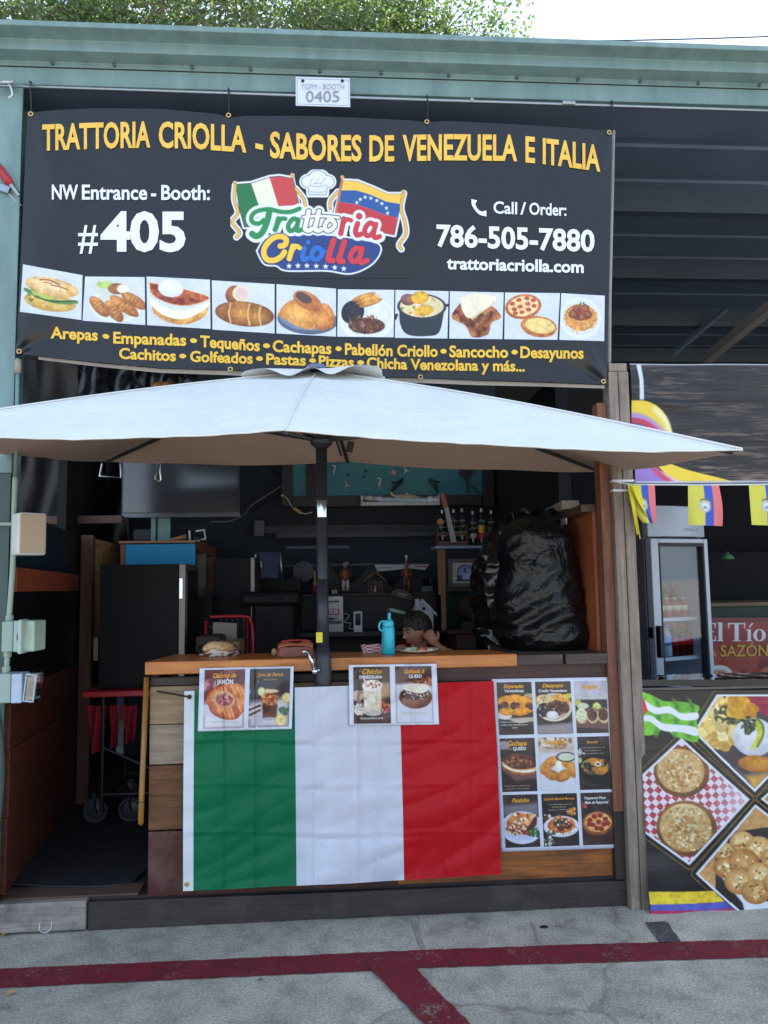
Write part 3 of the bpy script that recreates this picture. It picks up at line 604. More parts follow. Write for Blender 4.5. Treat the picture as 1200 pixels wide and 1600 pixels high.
# ---- logo
def logo():
    W, H = 1200, 729; cv = Cv(219, 360, tuple(int(255*((x*12.92) if x < .0031 else 1.055*x**(1/2.4)-.055)) for x in [q/.92 for q in BK]), H); c = cv; s = c.sm
    WH = (224, 229, 243); it = [(38, 100), (140, 92), (262, 52), (330, 45), (415, 60), (455, 238), (180, 300), (185, 378), (95, 385), (60, 260)]
    ve = [(755, 75), (850, 80), (950, 120), (1050, 165), (1152, 165), (1095, 438), (1000, 420), (880, 380), (700, 300)]
    rib = [s([(34, 105), (28, 200), (52, 290), (14, 350), (62, 420), (42, 452)]), s([(438, 130), (492, 200), (500, 262)]), s([(718, 150), (670, 210), (668, 262)]), s([(1158, 160), (1140, 260), (1165, 350), (1172, 430), (1128, 500), (1142, 532)])]
    hat = [(520, 82, 42, 38), (585, 52, 58, 42), (650, 82, 42, 38)]
    dT = []   # first word strokes (points, radius, colour)
    gr, cr, rd = (42, 134, 74), (236, 238, 214), (196, 52, 62)
    T = [(s([(225, 338), (190, 362), (150, 352), (142, 316), (176, 280), (260, 266), (330, 282), (400, 284), (462, 262)]), 15, gr), (s([(262, 280), (246, 350), (214, 420), (176, 446), (146, 430)]), 21, gr),
         (s([(322, 330), (312, 370), (300, 402)]), 18, gr), (s([(318, 362), (340, 330), (368, 330)]), 15, gr), (s([(452, 340), (420, 330), (388, 372), (396, 408), (424, 404), (448, 370)]), 16, gr), (s([(456, 336), (444, 390), (452, 410), (476, 402)]), 16, gr),
         (s([(524, 280), (508, 350), (500, 396), (524, 408), (545, 396)]), 15, cr), (s([(592, 280), (576, 350), (566, 396), (588, 408), (606, 400)]), 15, cr), (s([(488, 318), (560, 312), (650, 314), (724, 322)]), 9, cr), (s([(690, 346), (660, 335), (632, 372), (640, 406), (672, 404), (698, 374), (690, 346)]), 14, cr),
         (s([(758, 330), (748, 380), (738, 428)]), 18, rd), (s([(752, 366), (776, 334), (806, 340)]), 15, rd), (s([(850, 362), (836, 410), (846, 438), (874, 432)]), 18, rd), ([(860, 312), (861, 313)], 22, rd),
         (s([(966, 372), (930, 358), (898, 400), (908, 440), (938, 436), (962, 400)]), 17, rd), (s([(972, 366), (956, 430), (968, 456), (996, 448)]), 17, rd)]
    ye, blu, re2 = (240, 194, 66), (36, 104, 190), (204, 52, 62)
    C = [(s([(334, 512), (364, 504), (374, 470), (344, 448), (292, 456), (240, 504), (224, 560), (248, 602), (296, 606), (340, 582), (362, 552)]), 19, ye), (s([(418, 512), (404, 560), (394, 596)]), 18, ye), (s([(410, 546), (436, 512), (464, 524)]), 16, ye),
         (s([(496, 524), (482, 575), (490, 602), (516, 594)]), 17, blu), ([(520, 486), (521, 486)], 18, blu), (s([(606, 536), (574, 522), (546, 562), (554, 598), (588, 596), (616, 562), (606, 536)]), 17, blu), (s([(606, 540), (640, 545)]), 8, blu),
         (s([(690, 474), (668, 545), (656, 600), (684, 608)]), 20, re2), (s([(762, 482), (740, 550), (726, 604), (752, 614)]), 20, re2), (s([(872, 536), (836, 528), (802, 574), (812, 612), (846, 608), (872, 568)]), 18, re2), (s([(880, 530), (864, 590), (876, 622), (914, 606)]), 18, re2)]
    oval = s([(182, 545), (250, 455), (420, 428), (640, 440), (860, 470), (985, 500), (996, 560), (930, 640), (800, 692), (640, 672), (380, 672), (310, 640), (230, 628), (182, 545)], 6)
    dov = c.dp(oval)
    dlet = np.min([c.dl(p)-r_ for p, r_, q in T], 0)
    # white outline of everything
    o = np.minimum(c.dp(it), c.dp(ve)); o = np.minimum(o, np.min([c.dl(r_) for r_ in rib], 0)-8)
    for e in hat: o = np.minimum(o, c.de(*e))
    o = np.minimum(o, c.dp([(518, 90), (648, 90), (644, 172), (524, 172)])); o = np.minimum(o, dov+4); o = np.minimum(o, dlet-8)
    o = np.minimum(o, np.minimum(c.dl([(32, 92), (33, 92)]), c.dl([(415, 40), (415, 41)])))
    c.fill(o-15, WH, 5)
    c.p([(38, 100), (140, 92), (195, 250), (180, 300), (185, 378), (95, 385), (60, 260)], (34, 112, 62)); c.p([(140, 92), (262, 52), (322, 246), (195, 250)], (230, 226, 206)); c.p([(262, 52), (330, 45), (415, 60), (455, 238), (322, 246)], (196, 66, 66))
    for q in (it, ve): c.l(q+[q[0]], 2.2, (60, 56, 66))
    c.p([(755, 75), (850, 80), (950, 120), (1050, 165), (1152, 165), (1140, 232), (1040, 215), (940, 170), (840, 140), (742, 140)], (240, 192, 74)); c.p([(742, 140), (840, 140), (940, 170), (1040, 215), (1140, 232), (1115, 322), (1020, 300), (930, 262), (840, 235), (726, 215)], (40, 84, 150)); c.p([(726, 215), (840, 235), (930, 262), (1020, 300), (1115, 322), (1095, 438), (1000, 420), (880, 380), (700, 300)], (190, 52, 56))
    for x, y in ((845, 222), (868, 200), (900, 186), (938, 192), (978, 208), (1012, 228), (1042, 258), (1050, 292)): c.star(x, y, 15, (228, 232, 245))
    c.l([(415, 50), (458, 238)], 6, (150, 92, 60)); c.l([(748, 60), (704, 290)], 7, (190, 110, 84)); c.e(415, 42, 14, 14, (214, 164, 84)); c.e(748, 52, 13, 13, (214, 164, 84)); c.e(1156, 154, 14, 14, (214, 164, 84)); c.e(32, 94, 13, 13, (214, 164, 84))
    for r_ in rib: c.fill(c.dl(r_)-11, (70, 56, 40), 3); c.fill(c.dl(r_)-8.5, (232, 178, 80), 3)
    for e in hat: c.fill(c.de(*e)-4, (96, 98, 108), 3)
    c.p([(514, 100), (652, 100), (644, 172), (524, 172)], (96, 98, 108))
    for e in hat: c.e(*e, (222, 226, 236))
    c.p([(518, 96), (648, 96), (641, 168), (527, 168)], (216, 221, 232))
    for x in (545, 585, 625): c.l(s([(x-8, 92), (x, 70), (x+12, 60)]), 2, (150, 154, 166))
    c.l(s([(530, 148), (585, 154), (640, 148)]), 2, (140, 144, 156)); c.l(s([(522, 106), (585, 114), (648, 106)]), 2, (140, 144, 156))
    c.fill(dov, (36, 62, 122), 3); c.a *= 1
    c.fill(dlet-20, WH, 4)
    dcr = np.min([c.dl(p)-r_ for p, r_, q in T if q == cr], 0); c.fill(dcr-6, (34, 42, 72), 3)
    for p, r_, q in T: c.fill(c.dl(p)-r_, q, 3)
    dC = np.min([c.dl(p)-r_ for p, r_, q in C], 0); c.fill(dC-6, (26, 40, 92), 3)
    for p, r_, q in C: c.fill(c.dl(p)-r_, q, 3)
    for x, y in ((393, 645), (452, 643), (512, 643), (575, 645), (637, 648), (697, 655), (758, 663)): c.star(x, y, 21, (226, 230, 242))
    return cv
picture('logo', logo(), lambda u, v: bsurf(360+280*u, 265+170*v, .0018), BPX, ban)
# ------------------------------------------------------------ umbrella
fab = None
def canopy_mat():
    m, t, b = _nodes('offwhite_canvas'); out = t.nodes['Material Output']; mp = coords(t)
    n = noi(t, mp, 3, 4); r = ramp(t, n.outputs['Fac'], [(.3, rgb(216, 216, 214)), (.7, rgb(226, 226, 224))])
    d = N(t, 'ShaderNodeBsdfDiffuse'); tr = N(t, 'ShaderNodeBsdfTranslucent'); mx = N(t, 'ShaderNodeMixShader'); mx.inputs[0].default_value = .04
    t.links.new(r.outputs[0], d.inputs[0]); tr.inputs[0].default_value = (*rgb(226, 206, 186), 1)
    n2 = noi(t, mp, 420, 2); n3 = noi(t, mp, 4, 5, .6, .6)
    ad = N(t, 'ShaderNodeMath', operation='MULTIPLY_ADD'); ad.inputs[1].default_value = .03; t.links.new(n2.outputs['Fac'], ad.inputs[0]); t.links.new(n3.outputs['Fac'], ad.inputs[2])
    bp = N(t, 'ShaderNodeBump'); bp.inputs['Strength'].default_value = .5; bp.inputs['Distance'].default_value = .05
    t.links.new(ad.outputs[0], bp.inputs['Height']); t.links.new(bp.outputs[0], d.inputs['Normal'])
    t.links.new(d.outputs[0], mx.inputs[1]); t.links.new(tr.outputs[0], mx.inputs[2]); t.links.new(mx.outputs[0], out.inputs[0]); return m
canvas = canopy_mat(); pole_m = M('charcoal_powder_coat', rgb(50, 53, 60), .42, .2, .12, 20); chrome = M('chrome', rgb(205, 210, 216), .14, 1., .05, 10)
PX0 = P(503, 800, -.1).x; UA, UB, PSI, UZ, TX, TY = 1.579, 1.0485, -.14498, 2.2073, -.04749, .10989
def U(u, v, dz=0.): return Vector((PX0+u*math.cos(PSI)-v*math.sin(PSI), -.1+u*math.sin(PSI)+v*math.cos(PSI), UZ+TX*u+TY*v+dz))
apex = Vector((PX0-.012, -.1, 2.635))
umb = thing('market_umbrella', 'open off-white rectangular patio umbrella with dark pole and crank before the counter', 'umbrella', (PX0, -.1, 0))
cor = [U(UA, -UB), U(UA, UB), U(0, UB, .03), U(-UA, UB), U(-UA, -UB), U(0, -UB, .045)]   # FR RR RM RL FL FM
fmid = P(450, 672, cor[5].y); cor[5] = cor[5].lerp(fmid, .8)
b = B(); n = 18
for i in range(6):
    p0, p1 = cor[i], cor[(i+1) % 6]
    idx = {}; vs = []
    for a in range(n+1):
        for c in range(a+1):
            s_ = a/n; q = c/a if a else 0
            e = p0.lerp(p1, q); v = apex.lerp(e, s_)
            bow = 4*q*(1-q)*s_
            v = v+Vector((0, 0, -.035*bow))+(apex-v)*(.035*bow*s_) ; v.z += .022*math.sin(PI*s_)
            v.z += .010*mn.noise(v*2.3)*s_*min(1, 6*q*(1-q))
            idx[(a, c)] = len(vs); vs.append(v)
    fs = []
    for a in range(n):
        for c in range(a+1):
            fs.append((idx[(a, c)], idx[(a+1, c)], idx[(a+1, c+1)]))
            if c < a: fs.append((idx[(a, c)], idx[(a+1, c+1)], idx[(a, c+1)]))
    b.add(vs, fs)
can = b.build('canopy', canvas, umb, smooth=True)
bm = bmesh.new(); bm.from_mesh(can.data); bmesh.ops.remove_doubles(bm, verts=bm.verts, dist=.0005); bm.to_mesh(can.data); bm.free()
under_m = M('bounce_light_tan', rgb(184, 158, 142), .85, 0, .05, 3, .1, 200)  # tan of the added underside sheet stands for warm bounce light below the canopy
lo = can.copy(); lo.data = can.data.copy(); lo.name = 'canopy_underside'; col.objects.link(lo); lo.data.materials.clear(); lo.data.materials.append(under_m)
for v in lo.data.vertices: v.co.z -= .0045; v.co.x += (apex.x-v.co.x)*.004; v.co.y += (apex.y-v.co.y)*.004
# stitched hem and seams
b = B()
for i in range(6):
    pts = []
    for k in range(25):
        q = k/24; e = cor[i].lerp(cor[(i+1) % 6], q); bow = 4*q*(1-q); e = e+Vector((0, 0, -.035*bow+.0015*math.sin(q*90+i)))+(apex-e)*(.035*bow); e.z += .010*mn.noise(e*2.3)*min(1, 6*q*(1-q)); pts.append(e)
    b.tube(pts, .0032, 5)
b.build('hem', canvas, can, smooth=True)
for i in range(6):
    pts = []
    for k in range(2, 25):
        s_ = k/24; e = apex.lerp(cor[i], s_); e.z += .022*math.sin(PI*s_)+.0035; pts.append(e)
    b = B(); b.tube(pts, .0042, 5); b.build('seam', canvas, can, smooth=True)
# wind vent
def vent(u, v):
    a = u*2*PI; ex, ey = math.cos(a), math.sin(a); k = 1/max(abs(ex)/.33, abs(ey)/.235)
    rr = v; x, y = ex*k*rr, ey*k*rr
    wv = .020*math.cos(a*8)*max(0, v-.35)/.65
    return apex+Vector((x*math.cos(PSI)-y*math.sin(PSI), x*math.sin(PSI)+y*math.cos(PSI),   .012-.075*v**1.2+wv))
b = B(); b.grid(vent, 96, 8); vt = b.build('vent_cap', canvas, umb, smooth=True)
b = B(); b.lathe([(.050, 0), (.052, .012), (.045, .022), (.012, .028)], apex+Vector((-.01, 0, .006)), 18); b.build('finial', M('slate_plastic', rgb(96, 112, 138), .45), umb, smooth=False, bevel=.003)
hub = Vector((PX0, -.1, 2.30))
for i, c in enumerate(cor):
    d = (c-apex); a0 = apex+d*.04+Vector((0, 0, -.03)); e = apex+d*.985+Vector((0, 0, -.012))
    b = B(); rr = .011; b.tube([a0, apex+d*.5+Vector((0, 0, .022-.018)), e], rr, 6); rb = b.build('rib', pole_m, umb)
    b = B(); m_ = apex+d*.46+Vector((0, 0, -.02)); b.tube([hub+d.normalized()*.04*Vector((1, 1, 0)).length*.6, m_], .009, 6); b.build('strut', pole_m, rb)
b = B(); b.lathe([(.028, -.05), (.052, -.03), (.056, -.01), (.05, .0), (.06, .012), (.065, .03), (.05, .045), (.03, .05)], hub, 20); b.build('runner', pole_m, umb, bevel=.002)
b = B()
for sx in (-1, 1): b.prism([hub+Vector((sx*.03, .0, -.005)), hub+Vector((sx*.15, 0, .055)), hub+Vector((sx*.15, 0, .075)), hub+Vector((sx*.03, 0, .05))], (0, .03, 0))
b.build('bracket', pole_m, umb)
YP = -.1
b = B(); b.lathe([(.0275, .26), (.0275, 2.62)], (PX0, YP, 0), 24); b.build('pole', pole_m, umb, smooth=True)
zt, zb = P(503, 782, YP).z, P(503, 809, YP).z
b = B(); b.lathe([(.029, zb), (.0295, zb+.003), (.0295, zt-.003), (.029, zt)], (PX0, YP, 0), 24); b.build('collar', chrome, umb, smooth=True)
z1, z2, z3 = P(503, 905, YP).z, P(503, 1018, YP).z, P(503, 1100, YP).z
b = B(); b.lathe([(.0285, z1), (.0285, z2+.02)], (PX0, YP, 0), 24); b.lathe([(.031, z2+.018), (.031, z2+.003), (.036, z2), (.039, z2-.05), (.0405, z2-.10), (.038, z2-.16), (.031, z2-.215), (.0285, z2-.25), (.0285, z3-.05)], (PX0, YP, 0), 28); b.build('gear_housing', pole_m, umb, smooth=True)
c0, c1, c2 = P(492, 1048, -.165), P(482, 1018, -.175), P(475, 1018, -.2)
b = B(); b.tube([c0, c1], [.0095, .0075], 8); b.sph(c0+Vector((.0, 0, -.002)), .016, 10); b.tube([c1, c2], .006, 8); b.sph(c2, .0095, 10); b.tube([c0, Vector((PX0, YP, c0.z))], .009, 8); b.build('crank', chrome, umb, smooth=True)
b = B(); b.bpx(494, 988, 504, 1004, YP-.0325, .0016); b.build('sticker', M('yellow_paper', rgb(214, 200, 52), .5, 0, .06), umb)
b = B(); b.lathe([(.26, 0), (.26, .04), (.2, .06), (.05, .07), (.04, .12)], (PX0, YP-.0, .0), 28)
# lamp bracket under the canopy
b2 = B(); q = P(538, 708, .2); b2.tube([P(526, 690, .0), P(533, 712, .05)], .006, 6); b2.box(P(547, 698, .05), (.035, .01, .055), (0, R(12), 0)); b2.build('hook', pole_m, umb)

# ------------------------------------------------------------ platform, step, posts
drk = WOOD('dark_painted_board', rgb(66, 54, 50), rgb(42, 34, 33), 0, .55, .8, .2, .4, rgb(90, 84, 82))
plat = thing('stall_platform', 'low dark wooden platform carrying the food stall above the concrete', 'platform', (0, .5, 0))
b = B(); b.bx(-1.78, 1.42, .035, 3.1, .02, .138); b.build('deck', WOOD('dark_floor', rgb(56, 48, 46), rgb(34, 28, 28), 0, .6, .6), plat)
b = B(); b.bx(-2.25, -1.781, 1.60, 3.1, .0, .1375); b.build('deck_extension', MATS['dark_floor'], plat)
b = B(); n = 30
def skirt(u, v):
    x = -1.15+2.575*u; return Vector((x, -.0, (.128-.010*u)*(1-v)+v*(.004+.010*math.sin(u*PI)*0.3+.006*mn.noise((x*3, 0, 2)))))
ft, bt = [skirt(k/n, 0) for k in range(n+1)], [skirt(k/n, 1) for k in range(n+1)]
b.prism(ft+bt[::-1], (0, .034, 0)); b.build('skirt_board', drk, plat, bevel=.002)
b = B(); b.bx(-1.80, -1.157, -.012, .033, .012, .140); b.build('white_board', WOOD('scuffed_white_board', rgb(168, 156, 148), rgb(124, 114, 110), 0, .6, .7, .2, .85, rgb(62, 56, 52)), plat, bevel=.003, label='scuffed whitewashed board at the left end')
b = B(); b.bx(-1.80, -.93, .034, .17, .1385, .1465); b.build('step_board', WOOD('worn_step', rgb(112, 84, 68), rgb(60, 48, 44), 0, .6, .7, .2, .5), plat, bevel=.002)
# rubber mat
g = [G(*p, z=.147) for p in ((-60, 1378), (0, 1383), (80, 1387), (150, 1388), (190, 1384), (212, 1376), (228, 1362))]
pts = [(p.x, p.y, .1475) for p in g]; pts = [(-1.72, pts[0][1], .1475)]+pts[1:]+[(-.93, .45, .1475), (-.93, 1.5, .1475), (-1.72, 1.5, .1475)]
b = B(); b.prism(pts, (0, 0, .009)); tag(b.build('rubber_mat', M('black_rubber', rgb(36, 37, 42), .6, 0, .25, 12, .3, 120), bevel=.002), 'black rubber floor mat with a rounded corner in the stall doorway', 'mat')
gry = WOOD('weathered_grey_post', rgb(164, 148, 134), rgb(118, 104, 92), 2, .8, 1., .4, .45, rgb(70, 62, 58))
brn = WOOD('brown_stud', rgb(150, 98, 70), rgb(104, 62, 44), 2, .65, .9, .3, .35)
b = B(); b.bx(1.425, 1.475, -.045, .05, .0, 2.655); b.bx(1.478, 1.53, -.048, .05, .0, 2.655)
b.bx(1.430, 1.526, -.044, .05, 2.657, 2.70)
tag(b.build('wooden_post', gry, bevel=.004), 'weathered grey double timber post between the two stalls', 'post')
b = B(); b.bx(1.372, 1.423, -.01, .07, .45, 2.50)
tag(b.build('wooden_post', brn, bevel=.003), 'reddish brown timber stud left of the weathered grey post', 'post')
b = B(); b.bx(1.372, 1.423, -.004, .06, .128, .446); b.build('post_foot', WOOD('dark_stud', rgb(66, 52, 46), rgb(40, 32, 30), 2, .7), None); o = col.objects[-1] if False else bpy.data.objects['post_foot']; tag(o, 'short dark timber block under the reddish brown stud', 'timber block')
# wrapped cords on grey post
b = B()
for py in (751, 766):
    z = P(980, py, -.05).z; zz = P(1003, py+3, -.05).z; b.bx(1.421, 1.534, -.0525, .054, z-.006, z+.005)
tag(b.build('white_tape', M('white_tape', rgb(205, 208, 214), .5)), 'two turns of white tape wrapped round the grey post', 'tape')
# thin plastic pipes carrying the banner sides
pvc = M('grey_pvc', rgb(150, 146, 140), .5, 0, .1)
x_ = P(955, 500, -.02).x
pp = thing('banner_pipe', 'thin grey pole behind the right edge of the black banner', 'pole', (x_, -.0, 2.5))
b = B(); b.tube([P(958, 205, .0), P(952, 470, -.0), P(951, 645, -.0)], .012, 8); b.build('tube', pvc, pp, smooth=True)
b = B(); b.tube([P(953, 600, -.0), P(952, 632, -.0)], .020, 10); b.build('sleeve', M('tan_sleeve', rgb(158, 144, 130), .6), pp, smooth=True)
x_ = P(28, 590, -.0).x
pp = thing('banner_pipe', 'thin green pole with a tan sleeve under the lower left banner corner', 'pole', (x_, -.0, 2.2))
b = B(); b.tube([P(28, 560, -.03), P(24, 760, -.03)], .010, 8); b.build('tube', teal, pp, smooth=True)
b = B(); b.tube([P(28.5, 562, -.03), P(27.5, 583, -.03)], .0165, 10); b.build('sleeve', MATS['tan_sleeve'], pp, smooth=True)

# ------------------------------------------------------------ counter
ctw = WOOD('honey_counter_wood', rgb(214, 134, 56), rgb(176, 92, 28), 0, .38, .55, .12, .2, rgb(120, 70, 36), coat=.25)
cnt = thing('serving_counter', 'wooden serving counter with honey coloured top and mismatched plank front', 'counter', (0, .1, .138))
b = B(); b.prism([(-.895, -.04, 1.172), (.905, -.04, 1.172), (.905, -.025, 1.172), (.82, .21, 1.172), (-.83, .335, 1.172), (-.895, -.02, 1.172)], (0, 0, .06)); b.build('countertop', ctw, cnt, bevel=.004)
wa = WOOD('pale_weathered_plank', rgb(178, 150, 118), rgb(130, 104, 78), 0, .75, 1., .3, .3)
wb = WOOD('grey_plank', rgb(178, 158, 134), rgb(138, 118, 98), 0, .75, 1., .3, .25)
wc = WOOD('brown_rough_plank', rgb(136, 88, 50), rgb(80, 50, 32), 0, .7, 1.2, .35, .4)
wd = WOOD('oxblood_plank', rgb(96, 42, 32), rgb(66, 30, 25), 0, .5, .8, .15, .5, rgb(120, 100, 92))
we = WOOD('dark_plank', rgb(72, 54, 46), rgb(42, 32, 30), 0, .6, 1., .25, .3)
wf = WOOD('amber_plank', rgb(176, 102, 40), rgb(104, 58, 26), 0, .55, .9, .25, .55, rgb(58, 40, 30))
def zz(py, px=260): return P(px, py, .03).z
rows = [(1071, 1058, we, we), (1131, 1072.5, wa, we), (1194, 1132.5, wb, wc), (1296, 1196, wc, we), (1394, 1299, wd, wf)]
for i, (lo, hi, ml_, mr) in enumerate(rows):
    z0, z1 = zz(lo), min(zz(hi), 1.171)
    if i == 4: z0 = .132
    b = B(); b.bx(-.885, .30, .028-(.002*(i % 2)), .055, z0, z1); b.build('plank', ml_, cnt, bevel=.003)
    b = B(); b.bx(.303, 1.371, .030-(.002*((i+1) % 2)), .055, z0+.004, z1+.002 if i else 1.171); b.build('plank', mr, cnt, bevel=.003)
for q in ((-.882, -.85, .056, .30, .139, 1.17), (-.1, -.06, .056, .2, .139, 1.17), (1.32, 1.368, .06, .3, .139, 1.13)): b = B(); b.bx(*q); b.build('side_frame', we, cnt)
# dark ledge right of the honey top
wl = WOOD('dark_ledge', rgb(92, 74, 66), rgb(56, 45, 42), 0, .65, 1., .25, .4)
for x0, x1 in ((.90, 1.145), (1.15, 1.371)):
    b = B(); b.bx(x0+.008, x1, -.012, .62, 1.172, 1.222); b.build('ledge', wl, cnt, bevel=.003)
b = B(); b.bx(.35, 1.371, .018, .028, 1.10, 1.171); b.build('apron', WOOD('red_apron', rgb(92, 58, 50), rgb(60, 38, 36), 0, .6), cnt, bevel=.002)
# broom stick at the counter's left end
s0, s1, s2 = P(229, 1058, .01), P(221, 1252, -.01), P(220, 1289, -.012)
br = thing('wooden_stick', 'varnished yellow broom stick hung upright at the left end of the counter', 'stick', (s2.x, -.012, s2.z))
b = B(); b.tube([s0, s1, s2+Vector((0, 0, .012)), s2], [.0125, .0135, .0135, .008], 12); b.build('shaft', WOOD('yellow_varnish', rgb(176, 126, 52), rgb(138, 92, 34), 2, .35, .8, .05, .2), br, smooth=True)
b = B(); b.tube([s1, s1+Vector((0, 0, -.004))], .0142, 12); b.build('ring', black, br)

# ------------------------------------------------------------ flag
fTL, fTR, fBR, fBL = (288, 1080), (771, 1064), (783, 1366), (286, 1392)
def fY(px, py):
    X = (px-503)/315.
    y = -.050-.112*math.exp(-(X/.19)**2)
    y += -.020*mn.noise((px*.008, py*.006, 2.))-.008*mn.noise((px*.022, py*.017, 7.))-.0025*mn.noise((px*.06, py*.05, 4.))
    v = (py-1080)/300.; u = (px-288)/490.
    for k in (.12, .22, .42, .55, .62, .73, .84, .92): y += -.0105*math.exp(-((u-k)*490/3.5)**2)+.0045*math.exp(-(((u-k)*490-7)/5)**2)
    for k in (.28, .51, .76): y += (.0045+.0075*mn.noise((u*3.1+k*9, k*5, 1)))*math.exp(-((v-k+.012*math.sin(u*9))*300/3.5)**2)-.004*math.exp(-(((v-k)*300+7)/5)**2)
    y += .016*mn.noise(((px*.55+py)*.016, (px-py*.55)*.004, 9.))+.013*(1-abs(2*mn.noise(((px*.5+py*1.1)*.02, (px-py*.5)*.006, 3.))))
    y += .022*math.sin((px*.9+py*1.5)*.022)*min(1, max(0, v-.3))*1.1*math.exp(-((u-.55)/.4)**2)+.007*math.exp(-((px-470+(py-1300)*-1.5)/30)**2)*max(0, v-.4)
    y += -.02*max(0, v-.75)*math.exp(-((u-.93)/.12)**2)
    return y
def fsurf(px, py, off=0.): return P(px, py, fY(px, py)-off)
def ffun(u, v):
    a = ((fTL[0]*(1-u)+fTR[0]*u), (fTL[1]*(1-u)+fTR[1]*u)); c = ((fBL[0]*(1-u)+fBR[0]*u), (fBL[1]*(1-u)+fBR[1]*u))
    px, py = a[0]*(1-v)+c[0]*v, a[1]*(1-v)+c[1]*v
    py += 2.5*math.sin(u*PI)*v*.6+1.2*mn.noise((u*5, v, 0))*v; px += 2*math.sin(v*PI)*(u-.3)+(-1.5*mn.noise((v*4, 3, 0)) if u > .98 else 0)
    return fsurf(px, py)
flag = thing('tricolour_flag', 'green white and red flag spread across the front of the counter', 'flag', (P(535, 1392, -.08)))
def cloth(name, c, rough=.55):
    m, t, bb = _nodes(name); mp = coords(t); n = noi(t, mp, 4, 4); r = ramp(t, n.outputs['Fac'], [(.3, tuple(x*.93 for x in c)), (.7, c)])
    t.links.new(r.outputs[0], bb.inputs['Base Color']); bb.inputs['Roughness'].default_value = rough; bb.inputs['Sheen Weight'].default_value = .08; bb.inputs['Sheen Roughness'].default_value = .4; bb.inputs['Specular IOR Level'].default_value = .25
    n2 = noi(t, mp, 600, 2); n3 = noi(t, mp, 12, 4); ad = N(t, 'ShaderNodeMath', operation='MULTIPLY_ADD'); ad.inputs[1].default_value = .06; t.links.new(n2.outputs['Fac'], ad.inputs[0]); t.links.new(n3.outputs['Fac'], ad.inputs[2]); bumpn(t, bb, ad.outputs[0], .22, .02); return m
cg, cw, cr = cloth('green_cloth', rgb(0, 104, 66)), cloth('white_cloth', rgb(203, 204, 216)), cloth('red_cloth', rgb(182, 6, 22))
hcl = cloth('canvas_header', rgb(214, 218, 222), .7)
us = [0]; cols = []
b = B(); NU, NV = 170, 110
def fm(u): return 0 if u < .033 else (1 if u < .357 else (2 if u < .695 else 3))
b.grid(ffun, NU, NV); b.mi = [fm(((k % NU)+.5)/NU) for k in range(NU*NV)]
# exact seams: snap grid columns to the colour borders
b.v = []
bord = {0: 0., round(.033*NU): .033, round(.357*NU): .357, round(.695*NU): .695, NU: 1.}
ks = sorted(bord); um = [0]*(NU+1)
for a, c in zip(ks[:-1], ks[1:]):
    for k in range(a, c+1): um[k] = bord[a]+(bord[c]-bord[a])*(k-a)/(c-a)
b.v = [tuple(ffun(um[i], j/NV)) for j in range(NV+1) for i in range(NU+1)]
b.mi = [fm((um[k % NU]+um[k % NU+1])/2) for k in range(NU*NV)]
b.build('cloth', [hcl, cg, cw, cr], flag, smooth=True)
b = B(); b.grid(lambda u, v: Vector(ffun(.0005+u*.032, v))+Vector((0, -.0025, 0)), 4, 60); b.build('header_band', hcl, flag, smooth=True)
for px, py in ((296, 1089), (292, 1382)):
    p = fsurf(px, py, .005); b = B(); b.tube([p+Vector((.0085*math.cos(a), 0, .0085*math.sin(a))) for a in np.linspace(0, 2*PI, 15)], .0035, 6); b.lathe([(.006, -.001), (.006, .001)], p, 10, Matrix.Rotation(PI/2, 3, 'X')); b.build('grommet', MATS['brass_grommet'], flag, smooth=True)
zt_ = thing('zip_tie', 'black zip tie holding the upper left corner of the tricolour flag', 'zip tie', P(270, 1086, -.02))
b = B(); b.tube([P(245, 1080, .012), P(262, 1083, -.005), P(296, 1089, -.072)], .0045, 6); b.build('strap', black, zt_); b = B(); b.sph(P(296, 1089, -.075), .010, 10); b.build('knot', black, zt_, smooth=True)

